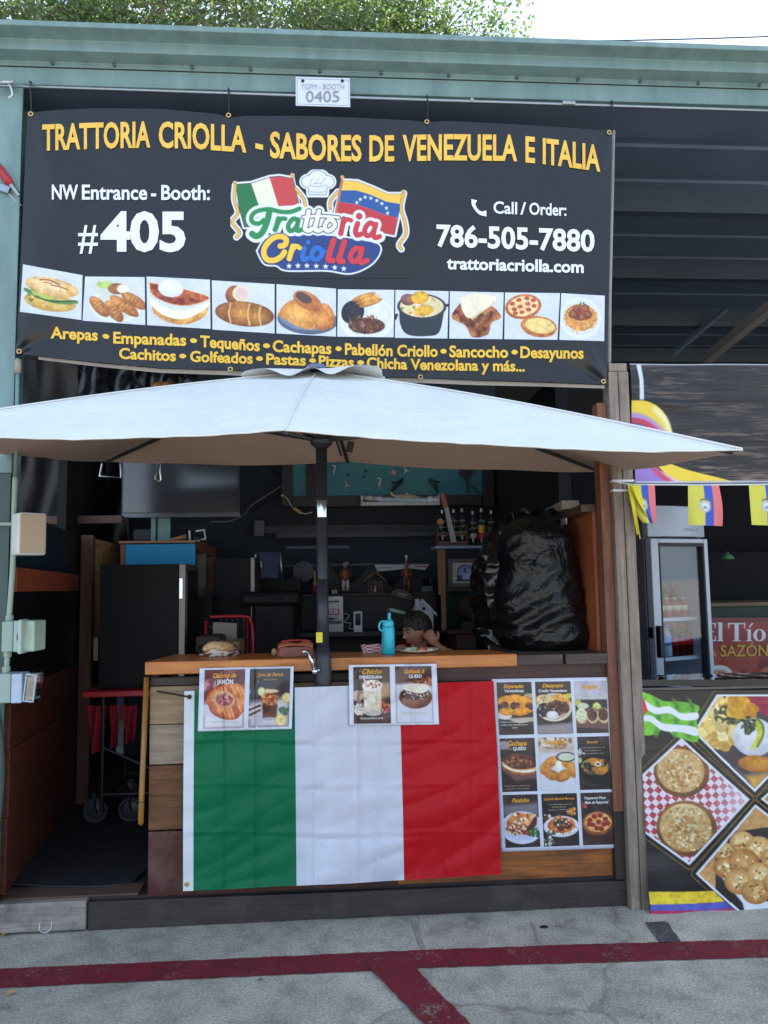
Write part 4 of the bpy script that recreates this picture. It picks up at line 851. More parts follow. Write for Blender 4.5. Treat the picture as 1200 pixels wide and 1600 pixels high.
# ------------------------------------------------------------ menus
PAP = PRINT('menu_print', .35, .25, .015); paper = M('laminated_paper', rgb(208, 213, 228), .3, 0, .03, 6, coat=.3)
ORG, CRM, WHT = (226, 150, 40), (240, 232, 214), (236, 236, 236)
mo, mw_, mc = M('orange_ink', rgb(226, 158, 50), .4), M('white_ink', rgb(226, 226, 226), .4), M('cream_ink', rgb(190, 176, 150), .4)
def dark(cv, c1=(38, 30, 32), c2=(70, 54, 52)): cv.blend(np.ones((cv.h, cv.w)), cv.tex(c1, c2, 4))
def menu(k, c):          # coordinates 0..100 across and 0..150 down
    if k == 'roll':
        c.blend(np.ones((c.h, c.w)), c.tex((92, 40, 46), (130, 70, 72), 5)); c.bits(40, 12, 40, 16, 14, 5, [(200, 150, 150), (120, 40, 50), (170, 96, 100)]); c.p([(0, 95), (100, 80), (100, 150), (0, 150)], (218, 214, 222), 14)
        c.e(50, 100, 56, 24, (206, 204, 214), 0, 8)
        for x, y, rx, ry, a in ((76, 54, 36, 18, .25), (90, 92, 16, 26, .3), (38, 70, 34, 26, -.6), (52, 104, 40, 22, .35)):
            c.dome(x, y, rx, ry, (240, 150, 80), (176, 66, 24), a, 5)
            for q in (-18, -4, 10, 20): c.l([(x+q*math.cos(a)-5, y+q*math.sin(a)-ry*.7), (x+q*math.cos(a)+5, y+q*math.sin(a)+ry*.6)], 1.2, (246, 190, 130), 3)
        c.dome(50, 76, 27, 21, (232, 196, 150), (214, 150, 100), .3); c.e(50, 77, 21, 15, (170, 70, 76), .3); c.bits(60, 50, 77, 19, 13, 3, [(220, 150, 150), (140, 40, 52), (190, 90, 96)], 1.7)
    elif k == 'drink':
        dark(c, (44, 38, 44), (64, 56, 60)); c.p([(0, 84), (100, 74), (100, 150), (0, 150)], (196, 192, 204), 16)
        for q in range(5): c.l([(-4, 100+q*7), (28, 88+q*6)], 2.6, (70, 40, 44) if q % 2 else (206, 190, 190))
        c.p([(32, 58), (72, 58), (68, 128), (36, 128)], (106, 44, 24), 2); c.bits(50, 52, 74, 18, 20, 4.4, [(206, 120, 60), (150, 66, 30), (226, 160, 100)]); c.p([(34, 96), (70, 96), (68, 124), (37, 124)], (84, 32, 20), 6); c.e(52, 58, 20, 5, (226, 190, 160)); c.e(52, 128, 17, 4, (170, 160, 166))
        c.e(30, 58, 9, 11, (196, 206, 120)); c.e(30, 58, 6.5, 8.5, (226, 228, 170)); 
        for x, y, q in ((92, 76, 12), (80, 132, 14)): c.e(x, y, q, q*1.1, (214, 170, 70)); c.e(x, y, q*.8, q*.9, (240, 222, 170)); [c.l([(x, y), (x+q*.7*math.cos(a), y+q*.8*math.sin(a))], .7, (226, 190, 110)) for a in np.linspace(0, 6.28, 9)]
        c.bits(24, 86, 110, 12, 8, 4, [(40, 84, 56), (60, 110, 70)])
    elif k == 'shake':
        dark(c, (48, 38, 36), (84, 64, 56)); c.p([(60, 40), (100, 44), (100, 80), (60, 84)], (176, 136, 96), 10); c.p([(0, 104), (100, 98), (100, 150), (0, 150)], (70, 44, 40), 14); c.bits(110, 14, 112, 20, 14, 2.4, [(226, 214, 196), (240, 232, 220)]); c.e(12, 76, 16, 14, (204, 180, 160), 0, 4); c.bits(20, 86, 106, 14, 10, 5, [(160, 50, 40), (120, 36, 32), (186, 120, 80)], 1.6)
        c.l(c.sm([(26, 66), (15, 70), (14, 92), (28, 104)]), 4, (150, 130, 120)); c.p([(26, 52), (76, 52), (74, 122), (30, 122)], (230, 214, 190), 2); c.bits(40, 51, 92, 21, 28, 3, [(240, 228, 208), (214, 196, 170)]); c.e(51, 50, 27, 15, (244, 236, 224)); c.bits(36, 51, 46, 22, 9, 2.8, [(180, 80, 50), (200, 110, 70), (246, 240, 230)]); c.e(52, 122, 22, 7, (196, 190, 186)); c.l([(30, 32), (36, 52)], 2.6, (226, 190, 180))
    elif k == 'bun':
        dark(c, (60, 34, 34), (104, 66, 62)); c.p([(0, 48), (100, 36), (100, 150), (0, 150)], (206, 204, 218), 8); c.bits(14, 76, 46, 24, 8, 4, [(170, 90, 50), (120, 56, 36)], 3); c.dome(54, 82, 44, 30, (190, 126, 92), (92, 46, 34), 0, 8); c.e(52, 72, 38, 18, (70, 34, 30)); c.bits(110, 52, 72, 37, 17, 2, [(60, 28, 26), (214, 180, 160), (110, 60, 48), (240, 226, 210)]); c.p(c.sm([(22, 50), (60, 46), (90, 52), (84, 66), (66, 72), (22, 62), (22, 50)]), (232, 226, 206)); c.l([(30, 100), (80, 104)], .1, (90, 50, 40))
    elif k == 'turnover':
        dark(c); c.p([(0, 104), (100, 100), (100, 112), (60, 118), (0, 96)], (196, 178, 160), 3); c.e(20, 92, 20, 14, (226, 222, 222)); c.e(90, 40, 14, 7, (180, 160, 120))
        for x, y, a in ((22, 52, -.3), (50, 48, .0), (78, 54, .2), (30, 66, -.2), (82, 74, .3)): c.dome(x, y, 22, 13, (248, 180, 56), (206, 112, 22), a, 5)
        for x, y in ((20, 66), (48, 68), (90, 70)): c.dome(x, y, 12, 11, (110, 56, 50), (50, 26, 28)); c.bits(16, x, y, 9, 8, 2, [(140, 80, 70), (70, 36, 36)])
        c.dome(26, 84, 24, 11, (248, 176, 44), (210, 120, 20), .1, 4); c.dome(66, 84, 26, 12, (250, 180, 48), (212, 122, 20), -.1, 4)
    elif k == 'plate':
        dark(c); c.p([(0, 124), (100, 118), (100, 150), (0, 150)], (150, 140, 146), 8); c.e(50, 74, 50, 40, (226, 214, 196)); c.e(50, 73, 46, 36, (196, 176, 150)); c.dome(22, 54, 24, 17, (240, 220, 176), (206, 160, 100)); c.bits(20, 22, 54, 20, 13, 2, [(120, 70, 40), (246, 226, 180)]); c.bits(90, 70, 54, 24, 17, 3, [(240, 160, 50), (226, 130, 40), (250, 196, 90)]); c.bits(90, 22, 82, 20, 20, 3, [(28, 26, 34), (56, 52, 62), (14, 14, 18)]); c.bits(110, 60, 76, 30, 18, 2.4, [(76, 36, 30), (110, 60, 46), (46, 24, 24)], 2.4); c.dome(44, 96, 17, 12, (246, 244, 240), (206, 204, 204), 0, 14); c.e(92, 42, 10, 7, (196, 200, 70))
    elif k == 'arepas':
        c.blend(np.ones((c.h, c.w)), c.tex((176, 166, 176), (206, 198, 206), 3)); c.p([(0, 54), (100, 54), (100, 150), (0, 150)], (44, 40, 40), 3); c.e(8, 62, 12, 9, (180, 180, 90)); c.e(24, 72, 18, 9, (206, 206, 180)); c.bits(10, 66, 72, 14, 6, 4, [(200, 206, 110), (230, 230, 170)], 1.8); c.p([(0, 116), (100, 108), (100, 140), (0, 132)], (112, 74, 72), 4)
        for x, c1 in ((18, (214, 220, 180)), (52, (84, 44, 38)), (86, (92, 46, 40))):
            c.dome(x, 100, 19, 22, (238, 222, 190), (206, 170, 120)); c.e(x-1, 97, 15, 18, c1); c.bits(50, x-1, 97, 14, 17, 2.2, [tuple(min(255, q+40) for q in c1), tuple(max(0, q-26) for q in c1), (220, 226, 190) if x == 18 else (140, 80, 66)])
    elif k == 'pancake':
        dark(c); c.e(10, 20, 20, 12, (160, 150, 156), 0, 4); c.p([(0, 88), (60, 106), (100, 104), (100, 150), (0, 150)], (52, 38, 40), 10); c.p([(0, 86), (40, 120), (100, 112), (100, 96)], (110, 76, 74), 6); c.dome(52, 80, 50, 24, (226, 160, 84), (150, 84, 40), .15, 8); c.e(54, 76, 50, 20, (244, 236, 216), .15); c.dome(54, 66, 52, 22, (150, 92, 70), (80, 40, 40), .12, 9); c.bits(60, 54, 64, 46, 16, 3, [(110, 56, 50), (196, 130, 90), (84, 40, 44)])
        c.l(c.sm([(4, 66), (40, 88), (98, 86)]), 1.6, (232, 170, 90))
    elif k == 'sticks':
        c.blend(np.ones((c.h, c.w)), c.tex((196, 178, 160), (222, 208, 196), 4)); c.p([(0, 44), (100, 40), (100, 150), (0, 150)], (212, 212, 222), 10); c.bits(50, 50, 14, 54, 12, 5, [(150, 110, 80), (190, 150, 110), (226, 206, 190)])
        for x, y, a in ((24, 76, -.6), (40, 66, -.2), (82, 78, .7), (18, 94, .4), (68, 66, .5), (90, 92, 1.3)): c.dome(x, y, 24, 13, (240, 180, 90), (196, 118, 44), a, 6)
        c.dome(34, 106, 22, 14, (236, 172, 84), (180, 100, 40), .3, 6); c.dome(66, 108, 24, 15, (230, 164, 80), (176, 98, 40), -.5, 6); c.e(54, 80, 9, 15, (244, 238, 216)); c.e(76, 56, 28, 14, (40, 42, 44)); c.e(76, 56, 24, 11, (206, 214, 190))
    elif k == 'soup':
        dark(c, (30, 28, 32), (58, 50, 52)); c.bits(14, 8, 44, 12, 10, 4, [(206, 200, 196), (150, 150, 140)]); c.e(4, 66, 8, 8, (190, 190, 110)); c.e(52, 92, 50, 40, (26, 26, 30)); c.e(52, 84, 48, 26, (44, 42, 44)); c.mask = (c.de(52, 84, 44, 23) < 0).astype(float); c.blend(np.ones((c.h, c.w)), c.tex((56, 44, 34), (120, 96, 60), 8)); c.bits(70, 52, 84, 42, 22, 4, [(226, 150, 50), (40, 44, 36), (140, 150, 80), (206, 120, 50), (90, 70, 56)], 1.5); c.mask = None; c.dome(48, 70, 18, 9, (240, 170, 60), (206, 120, 30), .2); c.dome(74, 98, 18, 9, (236, 160, 50), (200, 116, 30), -.4); c.e(60, 78, 10, 7, (236, 226, 206)); c.e(60, 78, 5, 3.4, (70, 50, 44))
    elif k == 'lasagne':
        dark(c); c.p([(0, 30), (100, 24), (100, 60), (0, 60)], (120, 116, 122), 14); c.e(50, 94, 60, 46, (206, 212, 232)); c.e(50, 92, 52, 38, (190, 198, 222)); c.p([(8, 74), (30, 50), (94, 58), (92, 84), (70, 118), (8, 98)], (166, 74, 40), 2); c.mask = (c.dp([(8, 74), (30, 50), (94, 58), (66, 92)]) < 0).astype(float); c.blend(np.ones((c.h, c.w)), c.tex((206, 110, 50), (246, 220, 180), 9)); c.bits(40, 50, 68, 40, 18, 4, [(190, 70, 40), (246, 226, 190), (226, 150, 80)]); c.mask = None
        c.p([(66, 92), (94, 58), (92, 84), (70, 118)], (92, 40, 34), 2); c.bits(120, 38, 98, 32, 15, 2.4, [(240, 216, 180), (120, 44, 32), (190, 90, 50), (80, 32, 30), (230, 190, 150)], 1.4); c.bits(36, 86, 110, 14, 14, 3.4, [(50, 96, 50), (84, 136, 70), (36, 70, 40)])
    elif k == 'pasta':
        dark(c, (32, 28, 30), (58, 48, 48)); c.bits(20, 84, 52, 14, 8, 4, [(206, 120, 50), (226, 170, 90)]); c.bits(14, 20, 66, 20, 8, 3, [(180, 40, 40), (60, 90, 50), (226, 220, 206)]); c.bits(30, 14, 134, 18, 12, 3, [(226, 224, 226), (70, 96, 70), (120, 120, 110)]); c.e(52, 94, 50, 30, (214, 212, 222)); c.e(52, 92, 44, 25, (236, 236, 240)); c.dome(52, 90, 38, 22, (226, 130, 60), (170, 66, 36), 0, 10); c.bits(90, 52, 90, 36, 20, 1.6, [(240, 160, 84), (190, 84, 44)], 5)
        for x, y in ((40, 84), (58, 80), (70, 92), (50, 98)): c.dome(x, y, 10, 9, (130, 60, 54), (64, 28, 30))
        c.bits(26, 54, 84, 28, 12, 2.4, [(240, 236, 226), (60, 100, 56)]); c.bits(18, 26, 110, 14, 6, 2.4, [(56, 92, 50)])
    else:   # pizza
        dark(c, (40, 30, 32), (72, 52, 52)); c.bits(10, 8, 36, 12, 8, 4, [(150, 40, 40), (190, 80, 70)]); c.bits(10, 88, 28, 12, 8, 3, [(70, 100, 60)]); c.e(52, 100, 50, 34, (64, 38, 36)); c.dome(50, 88, 48, 34, (206, 130, 70), (126, 62, 32), 0, 6); c.e(50, 85, 41, 27, (226, 170, 100)); c.mask = (c.de(50, 85, 41, 27) < 0).astype(float); c.bits(80, 50, 85, 40, 26, 3.4, [(240, 196, 130), (206, 110, 60), (232, 170, 90)]); c.mask = None
        for x, y in ((26, 78), (40, 68), (58, 66), (74, 76), (34, 92), (52, 84), (68, 92), (46, 102), (80, 88), (22, 90), (60, 104)): c.e(x, y, 8, 6.4, (120, 26, 34)); c.e(x, y-.6, 6, 4.4, (156, 44, 46))
def msurf(px, py, off): return P(px, py, fY(px, py)-.012-off)
def mflat(Y): return lambda px, py, off: P(px, py, Y-.004*math.sin((py-1060)*.02)-.003*math.sin(px*.03)-off)
def sub(q, x0, y0, x1, y1):
    (a, b_, c, d) = q
    def f(u, v): return ((a[0]*(1-u)+b_[0]*u)*(1-v)+(d[0]*(1-u)+c[0]*u)*v, (a[1]*(1-u)+b_[1]*u)*(1-v)+(d[1]*(1-u)+c[1]*u)*v)
    return (f(x0, y0), f(x1, y0), f(x1, y1), f(x0, y1))
def sheet(q, surf, name, label, cells, res=1.0):
    c = P((q[2][0]+q[3][0])/2, (q[2][1]+q[3][1])/2, -.08)
    t = thing(name, label, 'menu sheet', c)
    f = quad(q, surf, 0.); b = B(); b.grid(f, 36, 36); b.build('paper', paper, t, smooth=True, solid=.0008)
    for (x0, y0, x1, y1, kind, words) in cells:
        qq = sub(q, x0, y0, x1, y1); wp = qq[1][0]-qq[0][0]; hp = qq[3][1]-qq[0][1]
        h = int(hp*1.25); w_ = max(8, int(wp*1.25)); cv = Cv(h, w_, (60, 50, 50), 150.); cv.x = cv.x*100/cv.W; cv.u = 150./h
        menu(kind, cv); pic = picture('menu_picture', cv, quad(qq, surf, .0022), PAP, t)
        for (s_, fx0, fx1, fy, fc, m_, sh, bo) in words:
            px0, px1 = qq[0][0]+wp*fx0, qq[0][0]+wp*fx1; py = qq[0][1]+hp*fy; sl = (qq[1][1]-qq[0][1])/wp
            text('lettering', [(s_, px0, px1)], lambda x, px0=px0, py=py, sl=sl: py+(x-qq[0][0])*sl, hp*fc, surf, m_, t, bo, sh, off=.0035)
    return t
sheet(((312, 1044), (459, 1041), (456, 1139), (309, 1143)), msurf, 'menu_sheet', 'laminated sheet with ham roll and iced drink taped to the counter edge', [
    (.055, .03, .485, .96, 'roll', [('Cachito de', .20, .78, .135, .07, mo, .35, .03), ('JAMÓN', .30, .70, .245, .075, mw_, 0, .03), ('Pan suave relleno de jamón', .14, .84, .90, .03, mc, .2, .0)]),
    (.535, .03, .965, .96, 'drink', [('Jugo de Panela', .18, .82, .13, .06, mo, .35, .02), ('con Limón', .34, .66, .20, .035, mo, .3, .0)])])
sheet(((545, 1039), (682, 1037), (686, 1132), (546, 1134)), msurf, 'menu_sheet', 'laminated sheet with creamy shake and cheese bun taped to the counter edge', [
    (.05, .035, .465, .97, 'shake', [('Chicha', .24, .78, .125, .085, mo, .35, .03), ('VENEZOLANA', .2, .80, .205, .05, mw_, 0, .03), ('Chicha con leche y canela', .18, .82, .92, .035, mw_, .1, .01)]),
    (.525, .035, .94, .97, 'bun', [('Golfeado &', .26, .82, .125, .07, mo, .35, .03), ('QUESO', .38, .74, .205, .055, mw_, 0, .03), ('Pan dulce con queso', .2, .88, .83, .028, mc, .1, .0)])])
C9 = []
kinds = ['turnover', 'plate', 'arepas', 'pancake', 'sticks', 'soup', 'lasagne', 'pasta', 'pizza']
T9 = [[('Empanadas', .2, .78, .11, .07, mo, .35, .03), ('Venezolanas', .22, .78, .19, .055, mw_, 0, .02), ('Deliciosas empanadas de carne', .12, .9, .765, .022, mw_, .1, .01), ('molida, carne mechada, pollo o', .12, .9, .82, .022, mw_, .1, .01), ('cazón', .44, .6, .875, .022, mw_, .1, .01)],
      [('Desayuno', .2, .8, .11, .07, mo, .35, .03), ('Criollo Venezolano', .1, .9, .20, .05, mw_, 0, .02), ('Carne mechada, caraotas', .1, .9, .90, .022, mc, .1, .01), ('queso blanco y arepa', .14, .86, .95, .022, mc, .1, .01)],
      [('Arepas', .2, .74, .15, .085, mo, .35, .03), ('Reina pepiada, de carne', .16, .86, .225, .022, mw_, .1, .01), ('Mixta, mechada, queso', .24, .76, .275, .022, mw_, .1, .01), ('Pabellón, pollo, perico', .14, .9, .325, .022, mw_, .1, .01)],
      [('Cachapa', .22, .78, .135, .085, mo, .35, .03), ('con', .26, .35, .215, .03, mo, .2, .02), ('QUESO', .38, .76, .225, .06, mw_, 0, .03), ('Preparada con maíz tierno', .14, .88, .9, .022, mc, .1, .0), ('y queso de mano', .16, .86, .95, .022, mc, .1, .0)],
      [('Tequeños', .18, .78, .13, .085, mo, .35, .03), ('Palitos de queso', .22, .76, .215, .035, M('brown_ink', rgb(120, 90, 70), .5), .1, .01)],
      [('Sancocho', .3, .66, .125, .05, mo, .35, .02), ('Sopa tradicional de res', .14, .86, .215, .02, mc, .1, .0), ('con verduras', .24, .74, .27, .02, mc, .1, .0), ('y mazorca', .14, .84, .325, .02, mc, .1, .0)],
      [('Pasticho', .26, .76, .145, .075, mo, .35, .03)],
      [('Spaghetti Meatball Marinara', .08, .94, .12, .045, mo, 0, .01), ('con albóndigas caseras', .2, .86, .215, .022, mc, .1, .0), ('en salsa marinara', .3, .7, .265, .022, mc, .1, .0), ('queso y albahaca', .2, .8, .315, .022, mc, .1, .0)],
      [('Pepperoni Pizza', .14, .8, .125, .05, mw_, 0, .02), ('Pizza de Pepperoni', .14, .88, .21, .05, mw_, .2, .02)]]
xs_ = [(.04, .335), (.365, .665), (.695, .965)]; ys_ = [(.02, .325), (.345, .655), (.672, .978)]
for r_ in range(3):
    for c_ in range(3): C9.append((xs_[c_][0], ys_[r_][0], xs_[c_][1], ys_[r_][1], kinds[r_*3+c_], T9[r_*3+c_]))
sheet(((768, 1061), (953, 1058), (968, 1325), (783, 1331)), mflat(.004), 'menu_poster', 'laminated menu poster with nine dishes in three rows on the counter front', C9)
# clear tape corners
# ------------------------------------------------------------ left column: speaker, outlet boxes, conduit, clamp
gpl = M('grey_green_plastic', rgb(150, 168, 158), .45, 0, .06, 8)
gbl = M('pale_blue_plastic', rgb(176, 190, 208), .4, 0, .05, 8)
cpts = [P(24, 745, -.05), P(22, 800, -.05), P(20, 880, -.05), P(15, 955, -.05), P(13, 972, -.05)]
cd_ = thing('electrical_conduit', 'pale green conduit pipe running down the teal column', 'conduit', P(10, 1050, -.05))
b = B(); b.tube(smooth_path(cpts, 5), .0125, 10); b.tube([P(12, 1016, -.05), P(10, 1050, -.05)], .0125, 10); b.build('pipe', gpl, cd_, smooth=True)
for x, y in ((15, 966), (12, 1022), (10, 1046)): p = P(x, y, -.05); b = B(); b.lathe([(.018, -.014), (.018, .014)], p, 10); b.build('fitting', gpl, cd_, bevel=.002)
b = B(); b.tube([P(-30, 819, -.045), P(24, 819, -.045)], .009, 8); b.build('branch', gpl, cd_)
def rotz(a): return Matrix.Rotation(a, 3, 'Z')
sp0 = P(43, 834, -.10)
spk = thing('wall_speaker', 'small white box speaker with tan grille bracketed to the teal column', 'speaker', sp0)
rm = rotz(R(38)); 
b = B(); b.box(sp0+Vector((-.01, .045, 0)), (.13, .10, .20), rm); b.build('cabinet', M('ivory_plastic', rgb(206, 204, 200), .45), spk, bevel=.012)
b = B(); b.box(sp0+rm @ Vector((0, -.051, 0))+Vector((-.01, .045, 0)), (.112, .006, .182), rm); b.build('grille', M('tan_grille', rgb(184, 164, 140), .75, 0, .15, 260), spk, bevel=.004)
b = B(); b.box(P(31, 825, -.06)+Vector((0, .05, 0)), (.035, .05, .045)); b.tube([P(22, 822, -.05), P(34, 825, -.03)], .012, 8); b.build('bracket', M('slate_bracket', rgb(70, 76, 80), .5), spk, bevel=.002)
# outlet box with closed lid
o0 = P(26, 994, -.07)
ob = thing('outlet_box', 'grey green weatherproof outlet box with closed lid on the column', 'outlet box', o0)
b = B(); b.bpx(2, 971, 20, 1019, -.11, .10); b.build('back_box', gpl, ob, bevel=.006)
b = B(); b.bpx(20.5, 970, 35, 1019, -.112, .10); b.build('collar', M('grey_green_face', rgb(156, 178, 176), .45), ob, bevel=.005)
p = P(46, 994, -.11); b = B(); b.box(p+Vector((0, .05, 0)), (.064, .11, .142), rotz(R(-8))); b.box(p+Vector((-.028, .0, .0)), (.018, .09, .158)); b.build('lid', M('sage_plastic', rgb(178, 196, 180), .4), ob, bevel=.012, seg=3)
b = B(); b.bpx(26, 990, 29, 1001, -.1135, .004); b.build('latch', M('slate_latch', rgb(60, 70, 74), .5), ob)
o0 = P(30, 1074, -.07)
ob = thing('outlet_box', 'pale blue outlet box with clear bubble cover lowest on the column', 'outlet box', o0)
b = B(); b.bpx(-6, 1053, 16.5, 1099, -.11, .10); b.build('back_box', gpl, ob, bevel=.006)
b = B(); b.bpx(17, 1053, 34, 1099, -.112, .10); b.build('collar', gbl, ob, bevel=.005)
p = P(47, 1075, -.115); rr = Matrix.Rotation(R(6), 3, 'Y')
b = B(); b.box(p+Vector((.0, .045, 0)), (.052, .09, .138), rr); b.box(p+Vector((-.002, .0, .064)), (.03, .06, .02), rr); b.build('bubble_cover', GLASS('clear_cover', (.93, .95, .98), 2.2, .08, 1.45, .10), ob, bevel=.012, seg=3)
b = B()
for a in (-1, 1): b.box(p+rr @ Vector((a*.022, -.004, 0)), (.005, .005, .125), rr)
for a in (-1, 1): b.box(p+rr @ Vector((0, -.004, a*.06)), (.044, .005, .005), rr)
b.build('cover_rim', gbl, ob); b = B(); b.box(p+Vector((-.006, .07, -.02)), (.026, .03, .06)); b.build('socket', M('dark_socket', rgb(58, 60, 72), .5), ob, bevel=.004)
b = B(); b.tube(smooth_path([P(-8, 1100, -.03), P(4, 1160, -.03), P(5, 1230, -.03), P(-2, 1300, -.03)], 6), .006, 6); tag(b.build('power_cord', M('dark_green_cord', rgb(44, 60, 56), .5), smooth=True), 'dark green cord hanging down the teal column below the outlet boxes', 'cord')
# red handled clamp
c0 = P(-6, 258, -.04); c1 = P(17, 288, -.04); c2 = P(30, 306, -.02)
cl = thing('bar_clamp', 'steel bar clamp with red grip fixed to the column beside the banner', 'clamp', c1)
b = B(); b.tube([c0, c0.lerp(c1, .8), c1], [.022, .021, .016], 10); b.build('grip', M('red_grip', rgb(172, 36, 52), .45), cl, smooth=True)
b = B(); b.tube([c1, c2], .012, 8); b.box(P(4, 294, -.035), (.07, .012, .035), (0, R(20), 0)); b.tube([P(8, 297, -.03), P(33, 322, -.01)], .006, 6); b.build('bar', galv, cl)

# ------------------------------------------------------------ left partition of the stall
lw = WOOD('reddish_partition_plank', rgb(118, 60, 38), rgb(68, 34, 24), 1, .5, .8, .2, .5, rgb(62, 34, 28)); lb = WOOD('red_beam', rgb(176, 88, 52), rgb(134, 60, 36), 0, .6, .8, .2, .25)
part = thing('side_partition', 'reddish plank partition with black tarp panels on the left side of the stall', 'partition', (-1.67, .8, .138))
A0, A1 = Vector((-1.555, .07, 0)), Vector((-1.752, 1.62, 0)); dA = (A1-A0).normalized(); nA = Vector((dA.y, -dA.x, 0))
def wallq(b_, t0, t1, z0, z1, th=.03, off=0.):
    p, q = A0.lerp(A1, t0)+nA*off, A0.lerp(A1, t1)+nA*off
    b_.prism([(p.x, p.y, z0[0]), (q.x, q.y, z0[1]), (q.x, q.y, z1[1]), (p.x, p.y, z1[0])], -nA*th)
zs = [(.148, .148), (.50, .455), (.82, .765), (1.09, 1.06)]
for i in range(3):
    b = B(); wallq(b, 0, 1, (zs[i][0]+.002, zs[i][1]+.002), zs[i+1], off=.004*(i % 2)); b.build('plank', lw, part, bevel=.003)
tarp = M('black_tarp', rgb(15, 16, 21), .45, 0, .3, 2.5, .6, 5)
b = B(); wallq(b, 0, 1, (1.092, 1.062), (1.98, 1.95), .006, -.012); b.build('tarp_panel', tarp, part)
b = B(); wallq(b, 0, .97, (1.575, 1.565), (1.695, 1.675), .035, .012); b.build('beam', lb, part, bevel=.003)
b = B(); b.bpx(122, 836, 141, 1300, 1.60, .06); b.build('end_post', WOOD('brown_end_post', rgb(116, 76, 60), rgb(74, 46, 38), 2, .65, .9), part, bevel=.003)
b = B(); b.bpx(20, 806, 190, 818, 1.9, .05); tag(b.build('cross_beam', WOOD('dim_beam', rgb(104, 78, 62), rgb(70, 50, 42), 0)), 'dim wooden beam crossing behind the partition below the hanging tarp', 'beam')

# ------------------------------------------------------------ neighbour stall: wood print banner
YN = -.02
wb_ = Cv(170, 720, (44, 42, 50)); c = wb_
for (y0, y1) in ((0, 31), (32.5, 65.5), (67, 101)):
    m_ = ((c.y >= y0) & (c.y < y1)).astype(float); st = vnoise(c.h, c.w, (60, 14), 4); cr_ = vnoise(c.h, c.w, (80, 26), 3); bl_ = vnoise(c.h, c.w, (4, 5), 3)
    gr_ = vnoise(c.h, c.w, (120, 40), 2); k = np.clip((st*.6+gr_*.4-.44)*5, 0, 1)*np.clip((bl_-.25)*2.2, .15, 1)*np.clip(.35+c.x/90, 0, 1.); 
    rgb_ = (np.array((32, 28, 31))*(1-k[..., None])+np.array((146, 124, 106))*k[..., None]); rgb_ *= (1-.55*np.clip((cr_-.56)*7, 0, 1))[..., None]
    c.blend(m_, rgb_/255.)
for y in (31.7, 66.2): c.l([(0, y), (430, y)], 1.3, (12, 10, 14), 1.2)
s = c.sm
c.p(s([(-2, 31.6), (12, 32), (24, 38), (31, 48), (34, 60), (30, 60), (22, 52), (10, 44), (-2, 42)]), (238, 204, 66)); c.p(s([(20, 36), (30, 46), (33.5, 60), (31, 60), (26, 48), (18, 40)]), (236, 232, 190), 4)
c.p(s([(-2, 41), (10, 43), (20, 49), (29, 58), (24, 60), (12, 49), (-2, 46)]), (178, 150, 206), 3); c.p(s([(-2, 45.5), (10, 47), (20, 53), (26, 60), (20, 60), (10, 51.5), (-2, 50)]), (206, 62, 92), 2); c.p(s([(-2, 50), (10, 52), (19, 60), (10, 80), (-2, 84)]), (140, 104, 178))
c.p(s([(-2, 78), (14, 84), (24, 90), (40, 101), (-2, 101)]), (150, 116, 190)); c.p(s([(12, 84), (24, 91), (42, 101), (30, 101), (18, 92)]), (206, 66, 96), 3); c.p(s([(24, 91), (44, 99), (60, 101), (36, 101)]), (226, 206, 220), 3); c.p(s([(16, 82), (26, 82), (46, 89), (88, 101), (48, 101), (28, 93)]), (238, 204, 60))
c.p([(6, 0), (10, 0), (11, 14), (10.5, 31), (7, 31), (7.5, 14)], (206, 214, 226)); c.l([(0, 99.3), (430, 99.3)], .9, (196, 200, 214), 1); c.l([(0, .6), (430, .6)], .7, (170, 176, 190), 1)
def nb(u, v):
    x = 1.55+2.65*u; z = 2.705-.625*v; q = u*2.65
    y = YN+.010*mn.noise((x*3, 0, z*4))+.012*math.exp(-q/.15)*math.sin(z*14+q*8)-.012*math.exp(-((z-2.50+.18*(q-.15))/.02)**2)*math.exp(-((q-.22)/.13)**2)
    return Vector((x, y, z))
nban = thing('wood_print_banner', 'neighbour stall banner printed with dark weathered boards and yellow purple swoosh', 'banner', (2.8, YN, 2.08))
picture('sheet', wb_, nb, PRINT('satin_wood_print', .55, 0, .05, 12), nban)
b = B(); b.bx(1.55, 4.2, YN+.012, YN+.03, 2.07, 2.085); b.build('batten', M('pale_batten', rgb(150, 150, 158), .5), nban)
# bunting
bun = thing('flag_bunting', 'string of yellow blue and red flags hanging under the wood print banner', 'bunting', P(1100, 757, -.06))
b = B(); b.tube([P(960, 752, -.06), P(985, 757, -.06), P(1090, 758, -.06), P(1300, 756, -.06)], .003, 5); b.build('string', M('white_cord', rgb(210, 210, 214), .6), bun)
cl_ = PRINT('thin_flag_cloth', .7)
def fl():
    cv = Cv(64, 50, (206, 198, 74)); W = cv.W
    cv.p([(W*.5, 0), (W*.76, 0), (W*.74, 100), (W*.5, 100)], (54, 84, 184)); cv.p([(W*.76, 0), (W, 0), (W, 100), (W*.74, 100)], (224, 116, 120)); x = W*.5
    cv.p(cv.sm([(x-11, 42), (x, 38), (x+11, 42), (x+11, 60), (x, 68), (x-11, 60)]), (186, 184, 168)); cv.p(cv.sm([(x-7, 46), (x, 43), (x+7, 46), (x+7, 58), (x, 63), (x-7, 58)]), (206, 216, 224)); cv.p([(x-6, 58), (x-1, 51), (x+6, 58)], (120, 132, 140)); cv.l([(x-13, 40), (x-14, 60)], 1.6, (196, 186, 120)); cv.l([(x+13, 40), (x+14, 60)], 1.6, (110, 96, 110)); cv.l([(x-10, 38), (x, 34), (x+10, 38)], 1.8, (110, 96, 84))
    return cv
